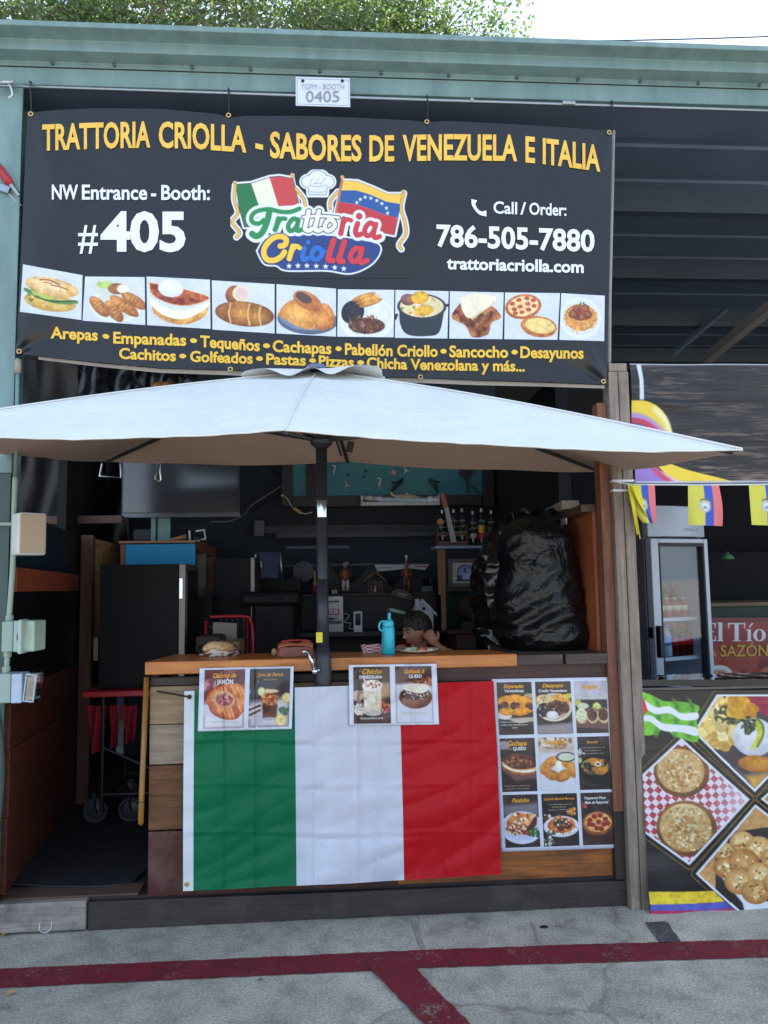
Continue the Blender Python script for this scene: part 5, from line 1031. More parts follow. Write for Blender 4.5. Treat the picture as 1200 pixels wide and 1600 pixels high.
for i, x in enumerate((1075, 1170, 1262)):
    def fn(u, v, x=x, i=i):
        return P(x+48*u+5*v*(u-.3)+3*math.sin(v*3+i)*u+(6*v if i == 1 else 2*v), 758+62*v+2*u*v, -.06-.018*math.sin(u*6+i)*v-.02*v)
    picture('flag', fl(), fn, cl_, bun)
def fn(u, v): return P(981+42*u+3*v*u+26*v*(1-u)*max(0, v-.1), 757+60*v-6*v*(1-u)*0, -.06-.05*v*math.sin(u*3.1+.3)-.04*max(0, .5-u)*v)
picture('flag', fl(), fn, cl_, bun)
b = B(); b.grid(lambda u, v: P(981+6*u+14*v, 757+ (85 if u > .5 else 78)*v, -.085-.02*math.sin(v*4)), 4, 10); b.grid(lambda u, v: P(983+14*u+30*v*(1-.2*u), 759+52*v+10*u*v, -.10-.02*math.sin(u*4+v*3)), 6, 10)
b.build('torn_strip', M('yellow_flag_cloth', rgb(212, 200, 40), .7), bun, smooth=True)

# ------------------------------------------------------------ neighbour counter with food banner
ncu = thing('neighbour_counter', 'counter of the next stall fronted by a banner of diamond shaped dishes', 'counter', (2.4, .1, 0))
b = B(); b.bx(1.54, 4.3, -.015, .37, .06, 1.03); b.build('carcass', M('dark_counter_carcass', rgb(34, 34, 38), .6), ncu)
b = B(); b.bx(1.532, 4.3, -.03, .40, 1.0305, 1.05); b.build('top_board', M('dark_gloss_top', rgb(52, 52, 58), .12, 0, .3, 6, coat=.6), ncu, bevel=.004)
b = B(); b.grid(lambda u, v: Vector((1.535+2.7*u, -.034+.43*v, 1.056+.004*mn.noise((u*30, v*6, 1))+(.006*math.sin(u*60) if v < .05 else 0))), 120, 14); b.build('clear_cover', GLASS('clear_vinyl', (.86, .92, .9), 2.6, .06, 1.5, .10), ncu, smooth=True)
def q_(x, y): return (x-140-70*(y-140)/1350, y-140)
fb = Cv(300, 426, (24, 22, 24), 1350.); c = fb; s = c.sm
c.blend(np.ones((c.h, c.w)), c.tex((14, 13, 16), (38, 34, 36), (60, 4), 2))
def Q(pts): return [q_(*p) for p in pts]
def diamond(pts, inner):
    d = c.dp(Q(pts)); c.fill(np.abs(d-24)-2.4, (150, 120, 50), 6); c.fill(d, (224, 226, 234)); d2 = d+13; c.mask = (d2 < 0).astype(float); inner(); c.mask = None
def d1():
    kx = ((c.x+c.y*.9)/46).astype(int); ky = ((c.y-c.x*.9+2000)/46).astype(int); ch = ((kx+ky) % 2)[..., None]; col_ = np.where(ch > 0, np.array((186, 70, 84)), np.array((232, 218, 226)))/255.
    fade = np.clip((c.x-q_(540, 800)[0])/300, 0, .6)[..., None]; col_ = col_*(1-fade)+np.array((236, 226, 232))/255.*fade; c.blend(np.ones((c.h, c.w)), col_)
    for (x, y, r1, r2, a, b2) in ((400, 620, 165, 150, (236, 206, 150), (150, 96, 44)), (430, 955, 180, 165, (244, 222, 170), (186, 130, 66))):
        x, y = q_(x, y); c.dome(x, y, r1, r2, b2, (110, 66, 36), 0, 20); c.dome(x-6, y-6, r1*.86, r2*.86, a, (196, 150, 90), 0, 14); c.bits(110, x-20, y+20, r1*.5, r2*.55, 9, [(176, 124, 66), (226, 196, 140), (206, 150, 86), (236, 216, 170)], 1.6); c.bits(160, x, y, r1*.8, r2*.8, 6, [(206, 164, 100), (240, 222, 176), (190, 140, 80)])
diamond([(400, 420), (805, 790), (445, 1170), (130, 950), (110, 690)], d1)
def d2():
    c.blend(np.ones((c.h, c.w)), c.tex((60, 54, 62), (110, 100, 104), 4)); x, y = q_(600, 360); c.p(Q([(690, 160), (914, 300), (1000, 330), (1000, 160)]), (150, 30, 66)); c.p(Q([(600, 500), (790, 650), (860, 560), (700, 380)]), (60, 52, 66)); c.bits(130, *q_(650, 330), 150, 140, 26, [(232, 196, 110), (214, 166, 70), (244, 222, 160), (196, 150, 70), (236, 206, 130)], 1.3); c.bits(60, *q_(700, 280), 110, 60, 9, [(50, 60, 36), (80, 96, 50)], 2); c.bits(14, *q_(770, 240), 60, 40, 34, [(240, 176, 40), (226, 150, 30)], 1.6)
    c.dome(*q_(830, 420), 125, 115, (238, 238, 240), (190, 190, 196), 0, 40); c.p(s(Q([(838, 300), (878, 340), (884, 410), (850, 474), (806, 496), (836, 440), (848, 390), (834, 340)])), (206, 208, 66)); c.l(s(Q([(846, 306), (882, 350), (884, 410), (850, 476)])), 7, (104, 128, 40)); c.bits(26, *q_(800, 345), 42, 50, 9, [(50, 56, 34), (84, 96, 48), (36, 40, 28)], 2); c.dome(*q_(850, 580), 115, 50, (232, 170, 60), (170, 96, 24), .1, 6); c.p(Q([(780, 650), (914, 640), (840, 740)]), (206, 150, 60), 30)
diamond([(610, 165), (1000, 165), (1000, 580), (835, 748), (470, 385)], d2)
def d3():
    c.blend(np.ones((c.h, c.w)), c.tex((176, 124, 70), (226, 180, 116), 3)); c.p(Q([(600, 990), (900, 960), (1200, 980), (1200, 1500), (600, 1500)]), (46, 40, 40)); c.p(Q([(600, 1200), (760, 1400), (780, 1480), (1200, 1500), (1200, 1440), (900, 1400)]), (226, 226, 234), 8)
    for x, y, r_ in ((660, 1100, 70), (760, 1040, 75), (860, 1080, 80), (660, 1190, 72), (770, 1160, 92), (740, 1275, 88), (870, 1240, 84), (950, 1150, 80), (840, 1340, 86), (960, 1300, 80), (1000, 1220, 80)): c.dome(*q_(x, y), r_, r_*.86, (240, 206, 140), (170, 106, 48), .2, 9); c.bits(16, *q_(x, y), r_*.6, r_*.5, 7, [(150, 96, 44), (246, 226, 180)])
diamond([(838, 820), (1180, 1100), (1180, 1420), (1060, 1490), (775, 1490), (482, 1220)], d3)
def d4(): c.blend(np.ones((c.h, c.w)), c.tex((120, 70, 40), (214, 150, 80), 6))
diamond([(870, 790), (1300, 430), (1700, 790), (1300, 1150)], d4); diamond([(1200, 1490), (1700, 1000), (1900, 1200), (1900, 1490)], d4); diamond([(1200, 100), (1500, 380), (1900, 100)], d4)
GRN = (112, 186, 50)
c.p(s(Q([(140, 140), (220, 168), (300, 205), (400, 208), (505, 236), (490, 300), (498, 440), (400, 424), (350, 405), (300, 366), (240, 400), (180, 405), (150, 350), (140, 250)])), GRN)
for x in (230, 340, 430): c.p(s(Q([(x, 180), (x+24, 260), (x+6, 400), (x+34, 400), (x+50, 260), (x+30, 200)])), (70, 140, 50), 14)
c.p(s(Q([(178, 195), (250, 240), (330, 236), (400, 276), (492, 272), (492, 312), (400, 314), (330, 276), (250, 282), (190, 250)])), (232, 234, 238)); c.p(s(Q([(146, 312), (210, 286), (290, 335), (400, 345), (490, 362), (492, 410), (400, 388), (290, 378), (210, 325), (150, 330)])), (232, 234, 238)); c.p(Q([(140, 140), (182, 200), (200, 265), (148, 306), (135, 300)]), (206, 44, 40))
c.p(Q([(200, 1330), (590, 1322), (655, 1388), (212, 1408)]), (232, 196, 52)); c.p(Q([(212, 1406), (655, 1388), (705, 1432), (214, 1444)]), (92, 96, 186)); c.p(Q([(214, 1442), (705, 1430), (760, 1482), (216, 1480)]), (196, 48, 92)); c.p(Q([(480, 1462), (720, 1455), (760, 1484), (560, 1482)]), (226, 150, 180), 20)
def nf(u, v):
    xl = 997+19*v; px = xl+503*u; py = 1079+356*v-10*u*v+3*math.sin(u*9)*v; Y = -.038-.06*max(0, v)**1.5-.008*mn.noise((u*9, v*5, 3))-.006*math.sin(u*28)*v
    return P(px, py, Y)
picture('banner', fb, nf, PRINT('gloss_vinyl_print', .3, .1, .05, 12), ncu)
b = B(); b.grid(lambda u, v: nf(u, -.02-.028*v)+Vector((0, -.001-.02*(v*v)*0, 0)), 60, 3); b.build('black_edge', MATS['black_banner_vinyl'], ncu, smooth=True)

# ------------------------------------------------------------ neighbour interior
bkw = M('near_black_board', rgb(16, 16, 19), .8, 0, .3, 2, spec=.2)
b = B(); b.bx(1.56, 5.2, 3.0, 3.06, 0, 2.75); tag(b.build('back_partition', bkw), 'near black partition at the back of the neighbouring stall', 'partition')
b = B(); b.bx(1.6, 5.2, .05, 3.0, .0, .12); tag(b.build('stall_platform', MATS['dark_floor']), 'dark floor platform of the neighbouring stall', 'platform')
a_ = P(1104, 946, 2.2); bb_ = P(1330, 946, 2.2)
nsh = thing('wall_shelf', 'long timber shelf above a green board in the neighbouring stall', 'shelf', (a_.x, 2.2, a_.z))
b = B(); b.bx(a_.x-.3, bb_.x, 2.12, 2.7, a_.z-.006, a_.z+.02); b.build('board', WOOD('tan_shelf', rgb(138, 112, 84), rgb(98, 76, 58), 0), nsh)
b = B(); b.bx(a_.x-.3, bb_.x, 2.215, 2.23, P(1150, 970, 2.2).z, a_.z-.008); b.build('green_board', M('bottle_green_board', rgb(28, 56, 44), .5), nsh)
b = B(); b.bpx(1108, 862, 1330, 944, 2.68, .3); b.build('dark_panel', M('black_panel', rgb(13, 14, 18), .7, spec=.2), nsh)
p = P(1137, 874, 2.5); t = thing('green_bowl', 'small upturned green glass bowl on a dark ledge in the neighbouring stall', 'bowl', p)
b = B(); b.lathe([(.055, 0), (.052, .02), (.035, .042), (.01, .05)], p, 14); b.build('bowl', M('green_glass', rgb(70, 120, 80), .1, 0, .1), t, smooth=True); b = B(); b.lathe([(.012, .05), (.015, .06), (.006, .066)], p, 10); b.build('knob', MATS['green_glass'], t)
# red sign
sg = Cv(150, 260, (146, 46, 44), 113.); c = sg; c.a *= (.82+.36*vnoise(c.h, c.w, 3)[..., None])   # units = photo pixels from (1088,965)
c.p([(0, 0), (260, 0), (260, 6), (0, 9)], (120, 40, 38)); c.bits(30, 70, 84, 120, 26, 12, [(168, 72, 58), (130, 40, 40), (176, 92, 70)], 1.6)
WHS = (224, 226, 234)
def bar(x0, y0, x1, y1): c.p([(x0, y0), (x1, y0), (x1, y1), (x0, y1)], WHS)
X = lambda q: q/4.704+960-1088; Yc = lambda q: q/4.704+740-965
for (a0, b0, a1, b1) in ((690, 1100, 716, 1232), (672, 1100, 745, 1108), (672, 1224, 748, 1232), (738, 1100, 746, 1135), (740, 1195, 748, 1232), (715, 1160, 735, 1167), (766, 1096, 794, 1232), (756, 1096, 780, 1103), (758, 1225, 802, 1232), (884, 1100, 914, 1232), (836, 1100, 962, 1109), (836, 1100, 845, 1140), (953, 1100, 962, 1140), (870, 1225, 928, 1232), (980, 1146, 1004, 1232), (970, 1146, 990, 1153), (970, 1225, 1012, 1232)): bar(X(a0), Yc(b0), X(a1), Yc(b1))
c.p([(X(985), Yc(1132)), (X(1012), Yc(1096)), (X(1020), Yc(1104)), (X(996), Yc(1134))], WHS); c.e(X(1066), Yc(1189), 9.8, 9.6, WHS); c.e(X(1066), Yc(1189), 4, 8, (150, 48, 46))
c.e(36, 92, 22, 18, (226, 222, 216)); c.e(36, 94, 17, 14, (190, 180, 170)); c.bits(20, 36, 92, 10, 7, 3, [(190, 120, 60), (90, 60, 40), (226, 180, 90)]); c.bits(12, 100, 100, 30, 12, 8, [(226, 150, 60), (120, 60, 40)])
rsg = thing('red_sign', 'red printed sign with white and yellow lettering behind the glass fridge', 'sign', P(1150, 1075, 2.0))
picture('panel', sg, lambda u, v: P(1088+196*u, 965+113*v, 2.0), PRINT('sign_print', .4, .1), rsg)
text('lettering', [('LA SAZÓN', 1094, 1200)], lambda x: 1026-(x-1094)*.01, 17, flat(1.995), M('amber_print', rgb(196, 158, 60), .45), rsg, .015)
b = B(); b.bpx(1090, 966, 1288, 1290, 2.012, .03); b.build('backing', bkw, rsg)
p = P(1190, 1062, 1.5); b = B(); b.box(p+Vector((.05, 0, -.05)), (.5, .4, .05), (0, R(12), 0)); b.box(p+Vector((.05, 0, -.35)), (.42, .36, .5)); tag(b.build('dark_cooler', M('dark_cooler_plastic', rgb(24, 22, 26), .4), bevel=.01), 'black chest with slanted lid before the red sign', 'chest')

# ------------------------------------------------------------ glass door fridge
fa = R(20); fw_, fd_ = .495, .55
FA = P(1008, 790, 1.0); zt_ = FA.z
fr = thing('glass_door_fridge', 'silver upright fridge with glass door of drinks in the neighbouring stall', 'fridge', (FA.x, 1.0, .12), fa)
fr_m = M('silver_fridge_paint', rgb(176, 184, 196), .35, .15, .05, 3); fr_w = M('white_liner', rgb(190, 198, 210), .5, 0, .04)
fr_d = M('dark_gasket', rgb(40, 42, 48), .6); fr_s = M('fridge_side_grey', rgb(112, 118, 128), .4, .2, .06)
def fl_(b_, *a): b_.bx(*a)
def fbuild(b_, name, m_, par=fr, **k):
    rm4 = Matrix.Translation((FA.x, 1.0, 0)) @ Matrix.Rotation(fa, 4, 'Z'); b_.v = [tuple(rm4 @ Vector(v)) for v in b_.v]; return b_.build(name, m_, par, **k)
H = zt_; hz = H-.215
b = B(); b.bx(0, .02, .03, fd_, .16, H-.01); b.bx(fw_-.02, fw_, .03, fd_, .16, H-.01); b.bx(.02, fw_-.02, fd_-.02, fd_, .16, H-.01); b.bx(.02, fw_-.02, .03, fd_-.02, .13, .22); fbuild(b, 'cabinet', fr_s, bevel=.004)
b = B(); b.bx(.021, fw_-.021, .035, .05, hz-.02, hz); b.bx(.0205, .024, .03, fd_-.021, .221, hz-.021); b.bx(fw_-.024, fw_-.0205, .03, fd_-.021, .221, hz-.021); b.bx(.024, fw_-.024, fd_-.026, fd_-.021, .221, hz-.021); fbuild(b, 'liner', fr_w)
b = B(); n = 12; b.prism([(fw_*k/n, -.012-.03*math.sin(PI*k/n), hz+.012) for k in range(n+1)]+[(fw_, fd_, hz+.012), (0, fd_, hz+.012)], (0, 0, H-hz-.012)); fbuild(b, 'header', fr_m, bevel=.006)
dr = None
b = B(); dw = .052; z0, z1 = .24, hz
b.bx(0, dw+.012, -.035, .02, z0, z1); b.bx(fw_-dw*.7, fw_, -.035, .02, z0, z1); b.bx(dw+.012, fw_-dw*.7, -.035, .02, z1-.03, z1); b.bx(dw+.012, fw_-dw*.7, -.035, .02, z0, z0+.05); dr = fbuild(b, 'door', fr_m, bevel=.006)
b = B(); b.bx(dw+.012, dw+.022, -.036, .022, z0+.05, z1-.03); b.bx(fw_-dw*.7-.014, fw_-dw*.7, -.036, .022, z0+.05, z1-.03); b.bx(dw+.022, fw_-dw*.7-.014, -.036, .022, z1-.05, z1-.03); fbuild(b, 'gasket', fr_d, dr)
b = B(); b.bx(dw+.022, fw_-dw*.7-.014, -.012, -.008, z0+.05, z1-.05); fbuild(b, 'pane', GLASS('fridge_glass', (.92, .95, .97), 1.0, .03, 1.5, .02), dr)
zh = P(1022, 1003, .95).z; b = B(); b.bx(.004, .034, -.075, -.036, zh-.10, zh+.10); b.bx(-.012, .002, -.03, .01, zh+.02, zh+.09); fbuild(b, 'handle', black, dr, bevel=.012)
b = B(); b.bx(.004, .010, -.001, .031, z0, z1); fbuild(b, 'hinge_gap', fr_d)
shz = [P(1075, 968, 1.1).z, P(1075, 1030, 1.1).z, .62]
for z in shz:
    b = B(); b.bx(.026, fw_-.026, .06, .066, z-.012, z+.012)
    for k in range(9): b.bx(.03+k*.052, .034+k*.052, .067, fd_-.03, z-.004, z+.004)
    fbuild(b, 'shelf', M('white_wire', rgb(206, 210, 220), .4), fr)
text('lettering', [('LEVELLA', 1069, 1090)], lambda x: 830, 5, lambda px, py, off: P(px, py, 0.), M('grey_brand', rgb(90, 96, 106), .5), fr, .0)
lt = fr.children[-1]
for v in lt.data.vertices:
    u_ = (v.co.x-P(1069, 828, 0).x)/(P(1090, 828, 0).x-P(1069, 828, 0).x); zz_ = P(1080, 840, 1.05).z+(v.co.z-P(1080, 828, 0).z)*1.35
    x_ = fw_*(.70+.24*u_); y_ = -.0135-.03*math.sin(PI*(.70+.24*u_)); q = Matrix.Translation((FA.x, 1.0, 0)) @ Matrix.Rotation(fa, 4, 'Z') @ Vector((x_, y_, 0)); v.co = (q.x, q.y, zz_+.0)
def bottle(name, label, cat, h, r_, body, cap, lab=None, labz=(.35, .6), neck=.3, group=None, clear=False, cap_h=.05, labm2=None):
    t = thing(name, label, cat, (0, 0, 0), 0, group)
    b_ = B(); b_.lathe([(r_*.9, 0), (r_, h*.02), (r_, h*(.93-neck)), (r_*.75, h*(1-neck)), (r_*neck*1.1+.001, h*(1-neck*.55)), (r_*.32, h*(.96-cap_h))], (0, 0, 0), 14); b_.build('glass', body, t, smooth=True)
    b_ = B(); b_.lathe([(r_*.40, h*(.95-cap_h)), (r_*.40, h), (r_*.36, h*1.005)], (0, 0, 0), 10); b_.build('cap', cap, t)
    if lab:
        b_ = B(); b_.lathe([(r_*1.015, h*labz[0]), (r_*1.015, h*labz[1])], (0, 0, 0), 14); b_.build('label', lab, t, smooth=True)
        if labm2: b_ = B(); b_.lathe([(r_*1.03, h*labz[0]), (r_*1.03, h*(labz[0]*.55+labz[1]*.45))], (0, 0, 0), 14); b_.build('label_band', labm2, t, smooth=True)
    return t
kinds_ = [('cola', 'red cola bottle with red label in the glass door fridge', .21, .031, rgb(70, 20, 20), rgb(190, 24, 34), rgb(196, 30, 40)), ('water', 'clear water bottle with blue label in the glass door fridge', .21, .031, rgb(150, 176, 196), rgb(60, 120, 190), rgb(80, 140, 206)), ('green', 'green soda bottle with yellow label in the glass door fridge', .20, .030, rgb(56, 110, 70), rgb(60, 120, 60), rgb(196, 186, 70)), ('dark', 'dark malt can with grey label on the lowest visible fridge shelf', .15, .033, rgb(30, 28, 32), rgb(120, 120, 126), rgb(66, 66, 74)), ('pink', 'pink snack pouch bottle with pale label on the upper fridge shelf', .13, .036, rgb(170, 70, 80), rgb(206, 190, 160), rgb(226, 206, 180))]
pro = {}
for k_, lb_, h_, r_, c1_, c2_, c3_ in kinds_:
    pro[k_] = (lb_, h_, r_, M('drink_'+k_, c1_, .12, 0, .1), M('drink_cap_'+k_, c2_, .4), M('drink_label_'+k_, c3_, .4)); 
seen = {}
def drink(k_, lx, ly, z):
    q = Matrix.Translation((FA.x, 1.0, 0)) @ Matrix.Rotation(fa, 4, 'Z') @ Vector((lx, ly, z+.013))
    lb_, h_, r_, a_, c_, l_ = pro[k_]
    if k_ not in seen:
        seen[k_] = bottle('drink_bottle', lb_, 'can' if k_ == 'dark' else 'bottle', h_, r_, a_, c_, l_, group=k_+' drinks in the glass door fridge'); seen[k_].location = q
    else: dup(seen[k_], q)
for i in range(4): drink('pink', .17+i*.072, .105, shz[0])
for i in range(3): drink('cola', .25+i*.072, .20, shz[0])
for i in range(3): drink('green', .29+i*.066, .30, shz[0])
for i in range(2): drink('water', .17+i*.066, .11, shz[1])
for i in range(3): drink('cola', .30+i*.063, .11, shz[1])
for i in range(2): drink('green', .36+i*.066, .22, shz[1])
for i in range(4): drink('dark', .15+i*.075, .12, shz[2])
b = B()

# ------------------------------------------------------------ tree behind the roof, overhead wire
def leafmat():
    m, t, bb = _nodes('tree_leaf'); out = t.nodes['Material Output']; a = N(t, 'ShaderNodeAttribute'); a.attribute_name = 'Col'
    d = N(t, 'ShaderNodeBsdfPrincipled'); d.inputs['Roughness'].default_value = .4; tr = N(t, 'ShaderNodeBsdfTranslucent'); mx = N(t, 'ShaderNodeMixShader'); mx.inputs[0].default_value = .42
    t.links.new(a.outputs['Color'], d.inputs['Base Color'])
    g = N(t, 'ShaderNodeMix', data_type='RGBA', blend_type='MULTIPLY'); g.inputs[0].default_value = 1; g.inputs[7].default_value = (1.5, 1.7, .7, 1); t.links.new(a.outputs['Color'], g.inputs[6]); t.links.new(g.outputs[2], tr.inputs[0])
    t.links.new(d.outputs[0], mx.inputs[1]); t.links.new(tr.outputs[0], mx.inputs[2]); t.links.new(mx.outputs[0], out.inputs[0]); return m
leaf = leafmat(); bark = M('grey_bark', rgb(120, 104, 90), .9, 0, .3, 9, .6, 20)
def tree(base, label, tips, crown_z, seed, nl):
    rd = random.Random(seed); t = thing('leafy_tree', label, 'tree', base); base = Vector(base)
    b_ = B(); fork = base+Vector((rd.uniform(-.3, .3), 0, crown_z-1.6)); b_.tube(smooth_path([base, base.lerp(fork, .5)+Vector((.12, .05, 0)), fork], 4), [.22-.012*k for k in range(9)], 9)
    cl = []
    for tp in tips:
        tp = Vector(tp); mid = fork.lerp(tp, .5)+Vector((rd.uniform(-.3, .3), rd.uniform(-.3, .3), .35)); pth = smooth_path([fork, mid, tp], 5); b_.tube(pth, [max(.006, .05-.005*k) for k in range(len(pth))], 6)
        for k in range(9):
            q = pth[rd.randint(4, len(pth)-1)]+Vector((rd.gauss(0, .55), rd.gauss(0, .5), rd.gauss(-.05, .30))); b_.tube([pth[-3], pth[-3].lerp(q, .5)+Vector((0, 0, .08)), q], [.011, .007, .003], 4); cl.append(q)
    b_.build('trunk', bark, t, smooth=True)
    V = []; F = []; Cc = []
    for i in range(nl):
        c0 = rd.choice(cl); p_ = c0+Vector((rd.gauss(0, .24), rd.gauss(0, .24), rd.gauss(-.04, .17)))
        ax = Vector((rd.gauss(0, 1), rd.gauss(0, 1), rd.gauss(-.5, .7))).normalized(); sd_ = ax.cross(Vector((rd.gauss(0, 1), rd.gauss(0, 1), rd.gauss(0, 1)))).normalized(); nn = ax.cross(sd_)
        L = rd.uniform(.065, .115); W_2 = L*.26; k = len(V)
        V += [p_, p_+ax*L*.5+sd_*W_2+nn*.006, p_+ax*L, p_+ax*L*.5-sd_*W_2+nn*.006]; F += [(k, k+1, k+2), (k, k+2, k+3)]
        g = rd.uniform(.8, 1.2); hcol = (.085*g*rd.uniform(.8, 1.3), .125*g, .055*g, 1); Cc += [hcol]*4
    me = bpy.data.meshes.new('crown'); me.from_pydata([tuple(v) for v in V], [], F); me.materials.append(leaf); at = me.color_attributes.new('Col', 'FLOAT_COLOR', 'POINT'); at.data.foreach_set('color', np.array(Cc, np.float32).reshape(-1))
    o = bpy.data.objects.new('crown', me); col.objects.link(o); attach(o, t); return t
def tp(px, py, Y): return tuple(P(px, py, Y))
rt_ = random.Random(3)
tree((-3.6, 7.6, 0), 'leafy tree rising behind the roof at the upper left', [tp(x+rt_.uniform(-20, 20), y, 6.6+rt_.uniform(-.5, 1.2)) for x in range(-180, 400, 48) for y in (52, 6, -44)], 8.6, 11, 42000)
tree((1.2, 8.2, 0), 'leafy tree behind the roof whose branches end in open sky', [tp(x+rt_.uniform(-16, 16), y+8, 6.8+rt_.uniform(-.4, 1.2)) for x in range(432, 640, 42) for y in (48, 4, -46)]+[tp(655, 18, 7), tp(700, -10, 7), tp(725, -4, 7)], 8.8, 12, 26000)
a_, b_ = P(560, 66, 7.5), P(1500, 44, 7.5)
tag_o = B(); tag_o.tube([a_.lerp(b_, k/16)+Vector((0, 0, -.08*math.sin(PI*k/16))) for k in range(17)], .012, 5); tag(tag_o.build('overhead_wire', M('black_wire', rgb(44, 46, 52), .6), smooth=True), 'single dark wire crossing the sky above the roof', 'wire')

# ------------------------------------------------------------ small litter on the concrete
p = G(71, 1460); t = thing('plastic_cup', 'small clear plastic cup lying on the concrete by the white board', 'cup', p)
rm = Matrix.Rotation(R(62), 3, 'Y') @ Matrix.Rotation(R(20), 3, 'X')
b = B(); rm = Matrix.Rotation(R(68), 3, 'X') @ Matrix.Rotation(0, 3, 'Z'); b.lathe([(.020, 0), (.021, .002), (.026, .035), (.0285, .036), (.0275, .0345), (.025, .033), (.019, .003)], p+Vector((0, .03, .026)), 24, rm); b.build('wall', GLASS('clear_cup', (.95, .96, .97), 3., .12, 1.45, .12), t, smooth=True)
b = B(); b.tube([p+Vector((0, .03, .026))+rm @ Vector((.0285*math.cos(a), .0285*math.sin(a), .036)) for a in np.linspace(0, 2*PI, 25)], .0016, 5); b.build('rim', M('pale_plastic_rim', rgb(206, 214, 220), .3), t, smooth=True)
for px, py, c_, lb_ in ((8, 1461, rgb(166, 128, 60), 'small yellow leaf beside the white board'), (18, 1553, rgb(176, 140, 84), 'tan leaf below the maroon line at the left')):
    p = G(px, py, .006); b = B(); a = random.random()*3; pts = [(-.022, 0), (-.008, .010), (.008, .010), (.026, 0), (.008, -.010), (-.008, -.008)]
    b.add([p+Vector((x*math.cos(a)-y*math.sin(a), x*math.sin(a)+y*math.cos(a), .004+abs(y)*.5)) for x, y in pts], [(0, 1, 2, 3), (0, 3, 4, 5)]); tag(b.build('fallen_leaf', M('leaf_'+str(px), c_, .7), solid=.001), lb_, 'leaf')
for px, py, lb_ in ((850, 1449, 'black bottle cap flattened on the concrete below the counter'), (1005, 1508, 'green scrap'),):
    if lb_ == 'green scrap': continue
    p = G(px, py, .0); b = B(); b.lathe([(.012, .0), (.013, .003), (.009, .006)], p, 12, sx=1.6); tag(b.build('flattened_disc', black), lb_, 'disc')
p = G(407, 1531, .005); b = B(); b.box(p+Vector((0, 0, .002)), (.014, .008, .004), (0, 0, .4)); tag(b.build('plastic_scrap', M('green_scrap', rgb(30, 110, 84), .4), bevel=.001), 'tiny green plastic scrap below the maroon line', 'scrap')
# ------------------------------------------------------------ stall interior: shell
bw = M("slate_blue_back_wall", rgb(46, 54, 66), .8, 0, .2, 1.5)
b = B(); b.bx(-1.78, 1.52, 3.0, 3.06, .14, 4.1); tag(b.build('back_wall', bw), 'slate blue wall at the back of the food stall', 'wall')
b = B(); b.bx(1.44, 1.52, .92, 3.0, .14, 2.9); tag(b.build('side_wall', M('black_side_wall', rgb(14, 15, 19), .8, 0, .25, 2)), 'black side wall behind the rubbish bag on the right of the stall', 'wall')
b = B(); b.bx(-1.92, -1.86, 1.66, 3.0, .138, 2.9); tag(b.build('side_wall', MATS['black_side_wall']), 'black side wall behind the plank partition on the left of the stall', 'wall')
def tp_(u, v):
    p = P(24+176*u, 560+290*v, 2.55); return p+Vector((0, .05*mn.noise((u*5, v*3, 2))+.03*math.sin(u*14+v*5), 0))
b = B(); b.grid(tp_, 40, 30); tag(b.build('hanging_tarp', tarp, smooth=True), 'black plastic tarp hanging behind the dark screen at the left', 'tarp')
def tp2(u, v):
    p = P(120+190*u, 560+100*v, 1.55); return p+Vector((0, .05*mn.noise((u*7, v*3, 5))+.03*math.sin(u*22+v*3), .0))
b = B(); b.grid(tp2, 40, 12); tag(b.build('plastic_wrap', M('black_bin_liner', rgb(20, 21, 25), .22, 0, .2, 3, .5, 14), smooth=True), 'bunched black plastic sheet under the banner at the upper left', 'plastic sheet')
p = P(248, 603, 1.5); b = B(); b.sph(p, (.05, .03, .03), 12); b.sph(p+Vector((.06, 0, .01)), (.04, .03, .025), 10); tag(b.build('dried_gourd', M('amber_gourd', rgb(170, 110, 56), .35, 0, .4, 14), smooth=True), 'amber coloured dried gourds hanging just below the banner', 'gourd')

# ---- television and hooks
scr = thing('television', 'dark flat television hanging beneath the umbrella at the left', 'television', P(282, 808, 2.0))
b = B(); b.bpx(190, 648, 375, 806, 2.0, .045); b.build('case', M('tv_case', rgb(26, 27, 30), .35), scr, bevel=.004)
b = B(); b.bpx(193, 651, 371.5, 800, 1.996, .003); b.build('panel', M('tv_panel', rgb(46, 47, 54), .16, 0, .06, 2, spec=.7, coat=.6), scr)
b = B(); b.bpx(191, 801.5, 375, 808, 1.992, .012); b.build('lower_trim', M('tv_trim', rgb(92, 96, 102), .25, .6), scr)
b = B(); b.bpx(236, 808, 243, 848, 2.04, .03); b.bpx(246, 809, 266, 852, 2.06, .01); b.build('mount', M('sea_green_pole', rgb(104, 140, 136), .4), scr)
def loop(name, label, pts, r_):
    b_ = B(); b_.tube(smooth_path(pts, 4), r_, 8); return tag(b_.build(name, chrome, smooth=True), label, 'hook')
loop('towel_ring', 'chrome D shaped ring hanging left of the television', [P(160, 722, 1.2), P(156, 742, 1.2), P(158, 744, 1.2), P(187, 746, 1.2), P(189, 744, 1.2), P(188, 722, 1.2)], .006)
loop('towel_hook', 'chrome double hook hanging before the television', [P(246, 712, 1.2), P(245, 735, 1.2), P(243, 748, 1.2), P(251, 751, 1.2), P(250, 735, 1.19), P(249, 712, 1.19)], .006)

